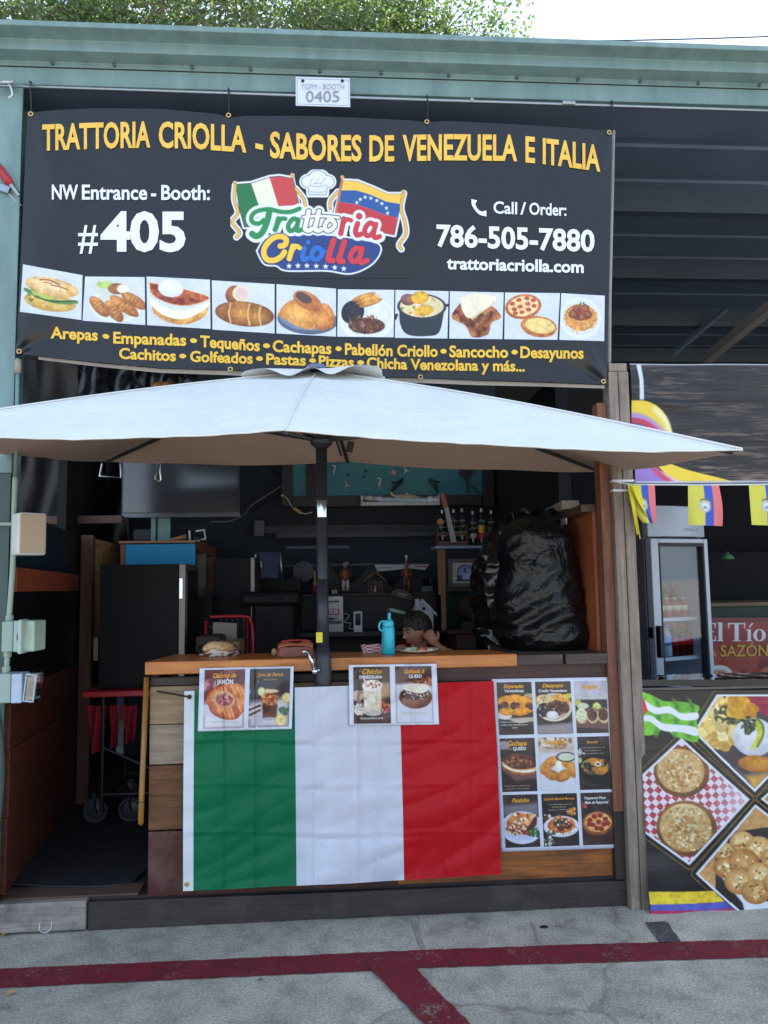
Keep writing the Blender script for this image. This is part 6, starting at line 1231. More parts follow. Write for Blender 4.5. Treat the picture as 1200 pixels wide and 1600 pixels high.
# ---- teal display board with sea creatures
tb = thing('display_board', 'framed teal display board with small sea creatures above the bottle shelf', 'display', P(605, 790, 2.7))
fr_b = M('dark_brown_frame', rgb(36, 29, 31), .5, 0, .2, 6)
b = B(); b.bpx(457, 640, 753, 776, 2.72, .02); b.build('board', M('teal_board', rgb(34, 112, 132), .5, 0, .22, 1.6, c2=rgb(70, 134, 128)), tb)
b = B(); b.bpx(440, 640, 456.5, 791, 2.68, .07); b.bpx(753.5, 640, 771, 791, 2.68, .07); b.bpx(457, 774, 753, 791, 2.68, .07); b.build('frame', fr_b, tb, bevel=.004)
def lump(name, cx, cy, Y, parts, m_, par):
    b_ = B()
    for dx, dy, r_ in parts: b_.sph(P(cx+dx, cy+dy, Y), r_, 8)
    return b_.build(name, m_, par, smooth=True)
b = B(); q = P(488, 731, 2.70); b.lathe([(.055, -.01), (.055, .01)], q, 16, Matrix.Rotation(PI/2, 3, 'X')); b.bpx(478, 736, 496, 774, 2.705, .012); b.tube([P(474, 712, 2.69), P(495, 750, 2.69)], .008, 6); b.build('ship_wheel', fr_b, tb)
b = B(); q = P(728, 737, 2.70); b.lathe([(.06, -.01), (.06, .01)], q, 16, Matrix.Rotation(PI/2, 3, 'X')); b.tube([P(729, 712, 2.68), P(731, 770, 2.68)], .010, 6); b.tube([P(734, 757, 2.68), P(750, 772, 2.68)], .007, 6); b.build('ship_wheel', fr_b, tb)
shell = M('pale_shell', rgb(206, 200, 186), .5, 0, .2, 20); coral = M('coral_pink', rgb(196, 112, 106), .5, 0, .2, 20); fishd = M('dark_fish', rgb(30, 40, 48), .5)
for x, y in ((542, 758), (634, 735)):
    b = B()
    for a in (0.2, 2.0, 4.2): b.tube([P(x, y, 2.69), P(x+6*math.cos(a), y+7*math.sin(a), 2.69)], [.008, .003], 5)
    b.build('starfish', shell, tb)
for x, y in ((592, 753), (521, 733)):
    b = B(); b.tube(smooth_path([P(x-2, y-6, 2.69), P(x+3, y-4, 2.69), P(x+1, y+2, 2.69), P(x+1, y+7, 2.69)], 3), .007, 5); b.build('seahorse', shell, tb)
q = P(615, 738, 2.69); b = B(); b.lathe([(.022, -.006), (.016, -.012), (.02, .004)], q, 12, Matrix.Rotation(PI/2, 3, 'X')); b.build('sand_dollar', M('peach_shell', rgb(206, 150, 124), .5), tb)
for x, y in ((571, 736), (569, 745), (543, 742), (529, 722), (590, 724), (662, 727)):
    b = B(); b.sph(P(x, y, 2.69), (.012, .008, .010), 8); b.build('fish', fishd, tb, smooth=True)
for pts, m_ in (([(610, 770), (620, 757), (630, 748)], fishd), ([(684, 770), (678, 755), (671, 748)], fishd)):
    b = B(); b.tube([P(x, y, 2.66) for x, y in pts], [.006, .022, .008], 7); b.tube([P(pts[1][0]-8, pts[1][1]-3, 2.66), P(pts[1][0]+9, pts[1][1]-2, 2.66)], [.010, .006], 6); b.build('turtle', m_, tb, smooth=True)
tr_ = thing('shell_tray', 'narrow pale tray of seashells along the lower edge of the teal board', 'tray', P(628, 789, 2.55))
b = B(); b.bpx(564, 784, 687, 789.5, 2.56, .09); b.bpx(564, 774, 567, 784, 2.56, .09); b.bpx(684, 774, 687, 784, 2.56, .09); b.build('tray', M('off_white_tray', rgb(190, 186, 184), .5), tr_)
b = B(); b.bpx(567.2, 774, 683.8, 783.5, 2.565, .003); b.build('front_glass', GLASS('tray_glass', (.92, .94, .95), 1.2, .05), tr_)
for x, m_, sz in ((576, M('orange_shell', rgb(206, 150, 104), .5), (.035, .02, .03)), (593, coral, (.03, .02, .03)), (606, M('mauve_shell', rgb(160, 96, 110), .5), (.05, .02, .014)), (622, shell, (.03, .02, .012)), (672, shell, (.028, .02, .026)), (680, coral, (.015, .02, .024))):
    b = B(); b.sph(P(x, 779, 2.62), sz, 10); tag(b.build('seashell', m_, smooth=True), {576: 'orange shell at the left end of the shell tray', 593: 'coral pink shell second from the left in the tray', 606: 'flat mauve shell left of the toy shark', 622: 'flat pale shell below the toy shark tail', 672: 'round pale shell near the right end of the tray', 680: 'small pink shell at the right end of the tray'}[x], 'seashell', 'shells in the tray')
sh = thing('toy_shark', 'pale toy shark lying among the shells in the tray', 'toy', P(640, 782, 2.6)); b = B(); b.tube(smooth_path([P(612, 773, 2.6), P(622, 776, 2.6), P(640, 776, 2.6), P(658, 778, 2.6)], 3), [.004, .008, .012, .018, .022, .024, .022, .018, .012, .004], 8); b.build('body', M('sandy_shark', rgb(200, 170, 130), .45), sh, smooth=True)
b = B(); b.prism([P(636, 775, 2.59), P(643, 775, 2.59), P(634, 768, 2.59)], (0, .006, 0)); b.prism([P(612, 775, 2.59), P(616, 774, 2.59), P(608, 765, 2.59)], (0, .006, 0)); b.build('fin', MATS['sandy_shark'], sh)
# cord with inline switch
cs = thing('switch_cord', 'white cord with a peach inline switch hanging left of the umbrella pole', 'cord', P(440, 775, 2.6))
b = B(); b.tube(smooth_path([P(441, 774, 2.6), P(448, 778, 2.6), P(455, 790, 2.6), P(462, 798, 2.6)], 4), .004, 5); b.tube(smooth_path([P(468, 800, 2.6), P(478, 803, 2.6), P(488, 800, 2.6)], 4), .004, 5); b.sph(P(441, 774, 2.6), .012, 8); b.build('cord', M('cream_cord', rgb(206, 190, 170), .5), cs, smooth=True)
b = B(); b.tube([P(459, 794, 2.6), P(470, 802, 2.6)], .013, 8); b.build('switch', M('peach_switch', rgb(214, 160, 112), .45), cs)
b = B(); b.tube(smooth_path([P(330, 815, 2.3), P(360, 814, 2.4), P(382, 803, 2.5), P(395, 788, 2.6), P(440, 759, 2.7)], 5), .005, 5); tag(b.build('cable', M('grey_cable', rgb(130, 130, 128), .5), smooth=True), 'pale grey cable drooping from the television to the teal board', 'cable')
b = B(); b.tube(smooth_path([P(396, 800, 2.6), P(420, 780, 2.7), P(442, 764, 2.7)], 5), .006, 5); b.tube(smooth_path([P(375, 728, 2.8), P(410, 726, 2.9), P(432, 738, 2.9), P(442, 752, 2.8)], 5), .005, 5); tag(b.build('cable', black, smooth=True), 'black cables draped over the back wall beside the teal board', 'cable')
for i, (x0, y0, x1, y1, Y, c_) in enumerate(((410, 820, 690, 832, 2.9, rgb(34, 40, 50)), (432, 832, 690, 839, 2.88, rgb(52, 62, 74)), (447, 853, 545, 857, 2.6, rgb(70, 80, 94)), (445, 880, 675, 884, 2.8, rgb(50, 58, 70)))):
    b = B(); b.bpx(x0, y0, x1, y1, Y, .04); tag(b.build('wall_rail', M('rail_%d' % int(c_[0]*1e4), c_, .5)), ['broad dark rail high on the back wall', 'slate rail just under the broad dark rail', 'thin grey bar with a round knob at its left end', 'lower slate rail behind the figurines'][i], 'rail')
b = B(); b.bpx(397, 813, 413, 838, 2.85, .05); tag(b.build('junction_box', M('grey_junction', rgb(84, 92, 102), .5), bevel=.004), 'grey junction box on the back wall left of the pole', 'box')

# ---- back counter with figurines
dkb = WOOD('dark_walnut', rgb(42, 32, 31), rgb(24, 19, 20), 0, .5, .8, .15, .3)
cab = thing('back_cabinet', 'dark walnut cabinet carrying the figurines behind the counter', 'cabinet', P(575, 1040, 2.5))
zc = P(575, 927, 2.45).z
b = B(); b.bx(P(470, 930, 2.45).x, P(682, 930, 2.45).x, 2.45, 2.9, zc-.02, zc); b.build('top', dkb, cab, bevel=.003)
b = B(); b.bx(P(470, 930, 2.5).x, P(682, 930, 2.5).x, 2.52, 2.9, .14, zc-.021); b.build('body', dkb, cab)
zl = P(575, 986, 2.2).z; b = B(); b.bx(P(455, 986, 2.2).x, P(690, 986, 2.2).x, 2.1, 2.519, zl-.03, zl); b.build('lower_shelf', M('black_shelf', rgb(26, 26, 32), .4), cab)
def sil(u):     # scalloped board behind the figurines
    return 898+16*math.cos(u*6*PI)+3*math.sin(u*31)
pts = [P(480+200*k/60, sil(k/60), 2.8) for k in range(61)]
b = B(); b.prism(pts+[P(680, 930, 2.8), P(480, 930, 2.8)], (0, .03, 0)); tag(b.build('scalloped_board', M('charcoal_board', rgb(36, 34, 40), .6)), 'charcoal board with a scalloped top edge behind the figurines', 'board')
ZC = zc+.0005
def at(px, Y): return Vector((P(px, 925, Y).x, Y, ZC))
def figure(name, label, px, h, cols_, hat, base=True):
    p_ = at(px, 2.58); t = thing(name, label, 'figurine', p_); s_ = h/.26
    b_ = B(); 
    if base: b_.lathe([(.04*s_, 0), (.042*s_, .012*s_), (.03*s_, .02*s_)], p_, 14)
    b_.build('base', cols_[3], t) if base else None
    b_ = B()
    for sx in (-1, 1): b_.tube([p_+Vector((sx*.016*s_, 0, .018*s_)), p_+Vector((sx*.018*s_, -.004, .06*s_)), p_+Vector((sx*.012*s_, 0, .11*s_))], [.011*s_, .013*s_, .017*s_], 8)
    b_.build('trousers', cols_[0], t, smooth=True)
    b_ = B(); b_.lathe([(.026*s_, .10*s_), (.03*s_, .125*s_), (.034*s_, .165*s_), (.026*s_, .19*s_), (.012*s_, .20*s_)], p_, 12, sy=.7)
    for sx in (-1, 1): b_.tube([p_+Vector((sx*.03*s_, 0, .182*s_)), p_+Vector((sx*.042*s_, -.012*s_, .15*s_)), p_+Vector((sx*.026*s_, -.035*s_, .13*s_))], [.012*s_, .010*s_, .007*s_], 7)
    b_.build('jacket', cols_[1], t, smooth=True)
    b_ = B(); b_.sph(p_+Vector((0, 0, .218*s_)), (.018*s_, .018*s_, .022*s_), 10); b_.build('head', cols_[2], t, smooth=True)
    b_ = B()
    if hat == 'helmet': b_.lathe([(.024*s_, .222*s_), (.022*s_, .24*s_), (.010*s_, .252*s_)], p_, 12); b_.tube([p_+Vector((.006, 0, .25*s_)), p_+Vector((.02*s_, 0, .245*s_)), p_+Vector((.028*s_, 0, .215*s_))], [.006*s_, .009*s_, .004*s_], 6)
    else: b_.lathe([(.026*s_, .232*s_), (.026*s_, .236*s_), (.014*s_, .238*s_), (.013*s_, .252*s_)], p_, 12)
    b_.build('headgear', cols_[4], t, smooth=True); return t
fm_ = [M('fig_white', rgb(190, 186, 178), .5), M('fig_rust', rgb(120, 66, 48), .5), M('fig_skin', rgb(150, 104, 82), .5), M('fig_dark', rgb(40, 34, 32), .5), M('fig_steel', rgb(150, 150, 152), .3, .6)]
figure('soldier_figurine', 'small soldier figurine with steel helmet and white breeches on the back cabinet', 540, .27, fm_, 'helmet')
fg = figure('carved_figurine', 'tall red brown carved figurine with a thin staff on the back cabinet', 636, .27, [fm_[1], fm_[1], fm_[2], fm_[1], fm_[2]], 'cap')
b = B(); b.sph(at(636, 2.58)+Vector((0, 0, .30)), .014, 8); b.tube([at(636, 2.58)+Vector((0, 0, .25)), at(636, 2.58)+Vector((0, 0, .29))], .008, 6); b.build('skull_knob', M('bone', rgb(206, 196, 184), .5), fg, smooth=True)
# little hut
p = at(586, 2.55); ht = thing('toy_hut', 'small wooden toy hut with a pitched roof between the two figurines', 'toy hut', p)
b = B()
for sx in (-1, 1): b.prism([p+Vector((sx*.004, -.07, .165)), p+Vector((sx*.092, -.07, .095)), p+Vector((sx*.092, -.07, .105)), p+Vector((sx*.004, -.07, .176))], (0, .13, 0))
b.build('roof', M('straw_roof', rgb(140, 104, 72), .8, 0, .3, 40), ht)
b = B(); b.bx(p.x-.055, p.x+.055, p.y-.03, p.y+.05, p.z+.045, p.z+.10); b.bx(p.x-.075, p.x+.075, p.y-.06, p.y+.06, p.z, p.z+.008)
for sx in (-.055, .055): b.bx(p.x+sx-.006, p.x+sx+.006, p.y-.055, p.y-.045, p.z+.008, p.z+.10)
b.build('walls', M('hut_wood', rgb(84, 62, 48), .7, 0, .3, 20), ht)
for sx, c_ in ((-.03, fm_[1]), (0, fm_[0]), (.038, M('fig_crimson', rgb(110, 36, 40), .5))): b = B(); b.lathe([(.012, .008), (.010, .03), (.006, .04), (.009, .05), (.004, .06)], p+Vector((sx, -.04, 0)), 10); b.build('tiny_person', c_, ht, smooth=True)
# boat model
p = at(628, 2.72); bo = thing('model_ship', 'long white model ship behind the carved figurine', 'model ship', p)
b = B(); b.prism([P(585, 882, 2.7), P(671, 882, 2.7), P(664, 891, 2.7), P(640, 888, 2.7), P(615, 891, 2.7), P(590, 893, 2.7)], (0, .05, 0)); b.build('hull', M('ship_white', rgb(176, 182, 190), .4), bo, bevel=.002)
b = B(); b.bpx(590, 886.5, 611, 888, 2.698, .003); b.bpx(648, 884, 668, 886, 2.698, .003); b.build('stripe', M('ship_stripe', rgb(150, 70, 60), .5), bo)
p = at(667, 2.6); rd_ = thing('small_radio', 'small slate coloured box shaped ornament right of the carved figurine', 'ornament', p)
b = B(); b.bx(p.x-.045, p.x+.045, p.y-.03, p.y+.03, p.z, p.z+.05); b.build('base', M('slate_ornament', rgb(74, 82, 96), .4), rd_, bevel=.004); b = B(); b.bx(p.x-.035, p.x+.035, p.y-.02, p.y+.02, p.z+.051, p.z+.115); b.build('box', GLASS('ornament_glass', (.5, .55, .6), 1.2, .05), rd_)
p = at(492, 2.55); mr = thing('red_bell', 'dark red bell with a tall wooden handle left of the umbrella pole', 'bell', p)
b = B(); b.lathe([(.042, 0), (.040, .02), (.024, .06), (.018, .072)], p, 14); b.build('bell', M('maroon_gloss', rgb(98, 18, 34), .25), mr, smooth=True); b = B(); b.lathe([(.016, .072), (.017, .10), (.008, .103), (.007, .19), (.005, .192)], p, 10); b.build('handle', M('honey_stick', rgb(190, 130, 62), .45), mr)
p = at(512, 2.55); t = thing('red_jug', 'small red ornament and two white dice right of the umbrella pole', 'ornament', p)
b = B(); b.lathe([(.026, 0), (.028, .03), (.014, .06), (.018, .085), (.008, .092)], p, 12); b.build('jug', MATS['maroon_gloss'], t, smooth=True); b = B(); b.bx(p.x+.035, p.x+.055, p.y-.03, p.y-.01, p.z, p.z+.03); b.bx(p.x+.06, p.x+.078, p.y-.03, p.y-.01, p.z, p.z+.03); b.build('dice', fm_[0], t, bevel=.002)
q = P(474, 893, 2.7); b = B(); b.lathe([(.085, -.01), (.088, 0), (.02, .012)], q, 20, Matrix.Rotation(PI/2, 3, 'X')); tag(b.build('round_plate', M('grey_plate', rgb(84, 84, 90), .6)), 'round grey plate leaning behind the red bell', 'plate')
# arched name sign
pts = [P(612+32*k/10, 927-9*math.sin(PI*k/10)**.7+.22*32*k/10, 2.4) for k in range(11)]
nm = thing('arched_plaque', 'small black arched plaque with a gold rim on the cabinet edge', 'plaque', P(628, 935, 2.4))
b = B(); b.prism(pts+[P(643, 936.5, 2.4), P(612, 929, 2.4)], (0, .02, 0)); b.build('plate', M('plaque_black', rgb(24, 22, 24), .4), nm)
b = B(); b.tube([P(611.5, 929, 2.39), P(643.5, 936.8, 2.39)], .006, 5); b.tube([p_+Vector((0, -.006, 0)) for p_ in pts], .004, 5); b.build('rim', M('old_gold', rgb(150, 112, 66), .4, .3), nm)
text('lettering', [('CASA', 622, 636)], lambda x: 928.5+(x-622)*.24, 3, flat(2.397), M('silver_ink', rgb(190, 190, 196), .5), nm, .01)
# suggestion box, phone, birdhouse
ZL = zl+.0005
sgx = thing('suggestion_box', 'white wall box with a red panel of Chinese characters right of the pole', 'box', (P(523, 984, 2.2).x, 2.2, ZL))
b = B(); b.bx(P(502, 960, 2.15).x, P(536.5, 960, 2.15).x, 2.15, 2.30, ZL, P(523, 932, 2.15).z); b.build('case', M('enamel_white', rgb(200, 196, 192), .35), sgx, bevel=.004)
b = B(); b.bpx(505, 938.5, 530, 941.5, 2.147, .004); b.bpx(505, 970, 534, 975, 2.147, .004); b.build('slot', M('slot_grey', rgb(84, 82, 84), .5), sgx)
b = B(); b.bpx(504, 951, 530, 961, 2.147, .004); b.build('red_panel', M('crimson_panel', rgb(168, 32, 54), .45), sgx)
text('lettering', [('意見箱', 506, 528.5)], lambda x: 958.6, 6, flat(2.1465), white, sgx, .01)
text('lettering', [('Suggestion Box', 506, 528.5)], lambda x: 964.5, 1.8, flat(2.1485), M('maroon_ink', rgb(120, 30, 44), .5), sgx, .0)
b = B(); b.prism([P(505, 967, 2.146), P(516, 964.8, 2.146), P(530, 967, 2.146), P(516, 969.4, 2.146)], (0, .003, 0)); b.build('emblem', M('navy_ink', rgb(40, 44, 80), .5), sgx)
b = B(); b.tube(smooth_path([P(537, 958, 2.2), P(546, 962, 2.2), P(538, 972, 2.2), P(548, 974, 2.2), P(546, 982, 2.15), P(560, 981, 2.1)], 5), .0035, 5); tag(b.build('charger_cord', M('white_cable', rgb(206, 206, 210), .5), smooth=True), 'white charger cord curling from the suggestion box to the phone', 'cord')
ph = thing('phone', 'white phone standing upright on the lower shelf', 'phone', (P(559, 982, 2.12).x, 2.12, ZL))
b = B(); b.bx(P(552.5, 970, 2.1).x, P(566, 970, 2.1).x, 2.10, 2.112, ZL, P(559, 955.5, 2.1).z); b.build('body', M('phone_white', rgb(206, 206, 210), .3), ph, bevel=.003); b = B(); b.bpx(555, 958.5, 563.5, 977, 2.0985, .0012); b.build('display', M('phone_glass', rgb(26, 34, 60), .12), ph)
bh = thing('birdhouse', 'small white birdhouse with round hole behind the boy', 'birdhouse', P(660, 985, 2.0))
wbh = M('birdhouse_white', rgb(196, 194, 200), .55, 0, .1, 20)
b = B(); b.prism([P(646, 985, 2.0), P(646, 958, 2.0), P(661, 940, 2.0), P(677, 958, 2.0), P(677, 985, 2.0)], (0, .12, 0)); b.build('walls', wbh, bh)
b = B()
for x0, x1 in ((661, 641), (661, 683)): b.prism([P(x0, 936, 1.97), P(x1, 962 if x1 < 661 else 959, 1.97), P(x1, 966 if x1 < 661 else 963, 1.97), P(x0, 941, 1.97)], (0, .17, 0))
b.build('roof', wbh, bh, bevel=.002); b = B(); b.lathe([(.013, -.002), (.013, .004)], P(662, 951, 1.998), 14, Matrix.Rotation(PI/2, 3, 'X')); b.build('hole', M('hole_black', rgb(10, 10, 12), .8), bh)
b = B(); b.bpx(649, 936, 655, 948, 2.03, .03); b.build('chimney', wbh, bh)
b = B(); b.tube([P(611, 953, 1.9), P(633, 958, 1.9)], .013, 10); b.tube([P(609, 953, 1.9), P(613, 953.5, 1.9)], .014, 10); tag(b.build('paper_roll', M('mint_paper', rgb(170, 196, 184), .6), smooth=True), 'pale mint paper roll lying on the shelf behind the turquoise bottle', 'paper roll')
b = B(); b.bpx(605, 949, 608, 986, 1.95, .02); tag(b.build('peg', M('peg_wood', rgb(96, 70, 54), .6)), 'thin wooden peg standing behind the turquoise bottle', 'peg')

# ---- bottle shelf
bs = thing('bottle_shelf', 'pale blue shelf board on a timber upright carrying the bottles', 'shelf', P(690, 980, 2.05))
zs_ = P(722, 852.5, 1.95).z; 
b = B(); b.bx(P(680, 853, 1.95).x, P(768, 853, 1.95).x, 1.95, 2.22, zs_-.022, zs_); b.build('board', M('powder_blue_board', rgb(120, 140, 166), .5, 0, .1), bs, bevel=.003)
b = B(); b.bpx(684.5, 858, 689, 930, 2.0, .03); b.bpx(689.3, 858, 697, 985, 1.99, .035); b.build('upright', WOOD('tan_upright', rgb(150, 114, 80), rgb(112, 80, 56), 2, .6), bs, bevel=.002)
zp = P(730, 917.5, 1.98).z; b = B(); b.bx(P(698, 918, 1.98).x, P(768, 918, 1.98).x, 1.96, 2.22, zp-.03, zp); b.build('lower_board', dkb, bs, bevel=.003)
bg_ = M('dark_bottle_glass', rgb(34, 32, 30), .08, 0, .1, spec=.8); cp = M('silver_cap', rgb(176, 172, 168), .3, .6); lw_ = M('bottle_label_white', rgb(186, 182, 170), .5, 0, .35, 90)
crt = thing('bottle_crate', 'small brown open wooden crate at the left end of the bottle shelf', 'crate', (P(706, 852, 2.0).x, 2.0, zs_))
cx0, cx1 = P(683.5, 850, 1.97).x, P(731, 850, 1.97).x; cw_ = M('crate_wood', rgb(84, 58, 50), .6, 0, .2, 10)
b = B(); b.bx(cx0, cx1, 1.965, 2.10, zs_+.0005, zs_+.015); 
for z0 in (.016, .082): b.bx(cx0, cx1, 1.965, 1.975, zs_+z0, zs_+z0+.022)
b.bx(cx0, cx0+.012, 1.9751, 2.10, zs_+.0155, zs_+.13); b.bx(cx1-.012, cx1, 1.9751, 2.10, zs_+.0155, zs_+.16); b.bx(cx0+.0121, cx1-.0121, 2.09, 2.10, zs_+.0155, zs_+.10); b.build('slats', cw_, crt, bevel=.002)
ylb, plb = M('yellow_label', rgb(206, 160, 50), .45, 0, .1), M('pink_label', rgb(186, 40, 76), .45, 0, .1)
specs = [(692, 'plain', .265, 2.035, .016, 'dark bottle behind the orange tag at the left end of the crate'), (710, 'plain', .27, 2.035, .016, 'dark bottle just right of the machete blade in the crate'), (723, 'plain', .275, 2.035, .016, 'dark bottle at the right end of the crate'), (740, 'white', .27, 2.03, .0005, 'dark bottle with white label beside the crate'), (753.5, 'yellow', .29, 2.03, .0005, 'dark bottle with yellow and pink label on the shelf'), (769, 'white', .275, 2.03, .0005, 'dark bottle with white label at the right end of the shelf')]
for px, kd, h_, Y, dz, lb_ in specs:
    t = bottle('glass_bottle', lb_, 'bottle', h_, .027, bg_, cp, {'plain': lw_, 'white': lw_, 'yellow': ylb}[kd], (.22, .36) if kd != 'yellow' else (.18, .55), .42, 'dark bottles on the shelf', labm2=plb if kd == 'yellow' else None); t.location = (P(px, 850, Y).x, Y, zs_+dz)
    for k in range(2):
        b = B(); q = t.location+Vector((0, 0, h_*(.50+.16*k))); b.tube([q+Vector((.0265*(1-.22*k)*math.cos(a), .0265*(1-.22*k)*math.sin(a), .006*math.sin(a*5))) for a in np.linspace(0, 2*PI, 30)], .0028, 4); b.build('netting', M('cream_netting', rgb(170, 160, 140), .7), t)
mc_ = thing('machete', 'machete with reddish wooden handle leaning in the bottle crate', 'machete', P(712, 849, 1.95))
b = B(); b.prism([P(694, 793, 1.955), P(700.5, 792, 1.955), P(713.5, 847, 1.955), P(705, 848, 1.955)], (0, .003, 0)); b.build('blade', M('worn_blade', rgb(150, 152, 158), .4, .4, .12, 20), mc_)
b = B(); b.prism([P(687.5, 771, 1.95), P(694.5, 769, 1.95), P(701, 792, 1.95), P(693, 794, 1.95)], (0, .014, 0)); b.build('handle', M('red_handle_wood', rgb(150, 88, 66), .5, 0, .15, 12), mc_, bevel=.004)
q = P(688, 815.5, 1.955); ot = thing('orange_tag', 'round orange wooden tag hanging at the left of the machete', 'tag', q); b = B(); b.lathe([(.024, -.006), (.026, 0), (.024, .006)], q, 18, Matrix.Rotation(PI/2, 3, 'X')); b.build('disc', M('orange_wood', rgb(176, 112, 60), .5, 0, .2, 30), ot); b = B(); b.tube([q+Vector((0, 0, .025)), q+Vector((.008, .004, .08))], .003, 5); b.build('string', M('dark_string', rgb(40, 34, 30), .8), ot)
for i, (px, h_) in enumerate(((782, .16), (792, .27), (802, .14))):
    q = Vector((P(px, 845, 2.1).x, 2.1, zs_)); t = thing('dark_jar', ['short dark jar behind the top of the rubbish bag', 'tall dark carafe with handle behind the top of the rubbish bag', 'squat dark jar nearest the tarp behind the rubbish bag'][i], 'jar', q)
    b = B(); b.lathe([(.03, 0), (.034, h_*.5), (.03, h_*.7), (.018, h_*.85), (.02, h_)], q, 14); b.build('jar', bg_, t, smooth=True)
    b = B(); b.tube(smooth_path([q+Vector((.03, -.01, h_*.7)), q+Vector((.055, -.01, h_*.75)), q+Vector((.05, -.01, h_*.95)), q+Vector((.018, -.01, h_*.97))], 4), .005, 5); b.build('handle', M('pewter', rgb(110, 110, 116), .35, .6), t, smooth=True)
b = B(); b.bx(P(768.5, 853, 2.0).x, P(815, 853, 2.0).x, 1.98, 2.22, zs_-.022, zs_-.0005); tag(b.build('dark_shelf', MATS['black_shelf']), 'short black shelf continuing the blue bottle shelf to the right', 'shelf')
# framed picture
pf = thing('framed_picture', 'framed picture of a blue arched doorway under the bottle shelf', 'picture', P(726, 917, 2.0))
b = B(); x0, x1, y0, y1 = 701, 752, 873, 917
b.bpx(x0, y0, x1, y0+6, 2.0, .03); b.bpx(x0, y1-6, x1, y1, 2.0, .03); b.bpx(x0, y0+6.2, x0+6, y1-6.2, 2.0, .03); b.bpx(x1-6, y0+6.2, x1, y1-6.2, 2.0, .03); b.build('frame', M('grey_brown_frame', rgb(82, 72, 74), .5, 0, .15, 20), pf, bevel=.003)
pc = Cv(60, 70, (186, 182, 170)); c = pc; c.a *= (.85+.25*vnoise(c.h, c.w, 8)[..., None]); c.fill(np.minimum(c.de(58, 44, 36, 34), c.dp([(22, 44), (94, 44), (94, 82), (22, 82)])), (60, 70, 100)); c.fill(np.minimum(c.de(58, 46, 30, 28), c.dp([(28, 44), (88, 44), (88, 80), (28, 80)])), (120, 146, 190)); c.p([(22, 62), (44, 62), (44, 84), (22, 84)], (44, 48, 60)); c.p([(48, 50), (62, 50), (62, 80), (48, 80)], (150, 176, 214)); c.p([(66, 56), (84, 56), (84, 80), (66, 80)], (186, 200, 226)); c.p([(14, 84), (102, 82), (102, 90), (14, 92)], (60, 50, 56)); c.p([(52, 30), (58, 22), (64, 30), (62, 50), (54, 50)], (50, 60, 90))
picture('print', pc, lambda u, v: P(707+39*u, 879+32*v, 2.012), PRINT('small_print', .4), pf)
# barrel on its cradle
q = P(743, 950, 1.95); brl = thing('small_barrel', 'small wooden barrel lying on a cradle right of the tan upright', 'barrel', q)
rx_ = Matrix.Rotation(PI/2, 3, 'X'); b = B(); b.lathe([(.078, .0), (.088, -.08), (.092, -.15), (.088, -.22), (.078, -.30)], q, 28, rx_); b.build('staves', WOOD('barrel_staves', rgb(128, 80, 52), rgb(84, 50, 34), 1, .5), brl, smooth=True)
b = B(); b.lathe([(.070, .001), (.070, .003)], q, 28, rx_); b.build('head', WOOD('barrel_head', rgb(168, 98, 56), rgb(128, 70, 40), 2, .4), brl)
b = B(); b.lathe([(.0785, .004), (.0835, .002), (.085, -.03), (.081, -.03)], q, 28, rx_); b.build('hoop', M('dark_hoop', rgb(36, 32, 32), .4, .5), brl)
b = B(); b.tube([q+Vector((.0, -.002, -.045)), q+Vector((0, -.03, -.045))], .008, 8); b.build('tap', M('tap_dark', rgb(60, 40, 32), .5), brl)
b = B(); b.prism([P(722, 985, 1.92), P(722, 972, 1.92), P(732, 970, 1.92), P(743, 975.5, 1.92), P(755, 970, 1.92), P(765, 972, 1.92), P(765, 985, 1.92)], (0, .3, 0)); tag(b.build('barrel_cradle', dkb), 'dark wooden cradle under the small barrel', 'cradle')
b = B(); b.bpx(700, 984, 800, 990, 1.85, .5); b.bpx(714, 991, 800, 1060, 1.85, .5); tag(b.build('red_brown_chest', WOOD('red_brown_chest', rgb(88, 46, 40), rgb(60, 32, 30), 0, .5), bevel=.004), 'red brown wooden chest under the barrel', 'chest')
b = B(); b.bpx(699, 924, 722, 982, 2.25, .02); tag(b.build('green_cloth', M('deep_green_cloth', rgb(22, 50, 40), .8)), 'deep green cloth hanging behind the barrel', 'cloth')

# ------------------------------------------------------------ rubbish bag on the ledge
bagm, t_, bb_ = _nodes('black_bag_plastic'); bb_.inputs['Base Color'].default_value = (*rgb(10, 11, 14), 1); bb_.inputs['Roughness'].default_value = .34; bb_.inputs['Specular IOR Level'].default_value = .42
mp = coords(t_); hs_ = []
for sc_, am_ in ((7, .75), (17, .30), (38, .06)):
    n1 = noi(t_, mp, sc_, 2, .5, .7); sb = N(t_, 'ShaderNodeMath', operation='SUBTRACT'); sb.inputs[1].default_value = .5; t_.links.new(n1.outputs['Fac'], sb.inputs[0])
    ab = N(t_, 'ShaderNodeMath', operation='ABSOLUTE'); t_.links.new(sb.outputs[0], ab.inputs[0]); mu = N(t_, 'ShaderNodeMath', operation='MULTIPLY'); mu.inputs[1].default_value = am_; t_.links.new(ab.outputs[0], mu.inputs[0]); hs_.append(mu.outputs[0])
a1 = N(t_, 'ShaderNodeMath', operation='ADD'); t_.links.new(hs_[0], a1.inputs[0]); t_.links.new(hs_[1], a1.inputs[1]); a2 = N(t_, 'ShaderNodeMath', operation='ADD'); t_.links.new(a1.outputs[0], a2.inputs[0]); t_.links.new(hs_[2], a2.inputs[1])
bumpn(t_, bb_, a2.outputs[0], .42, .08)
bc = Vector((P(846, 1030, .42).x, .36, 1.2225)); bh_ = P(846, 806, .36).z-bc.z
def ridge(p, s_): return 1-abs(2*mn.noise(p*s_))
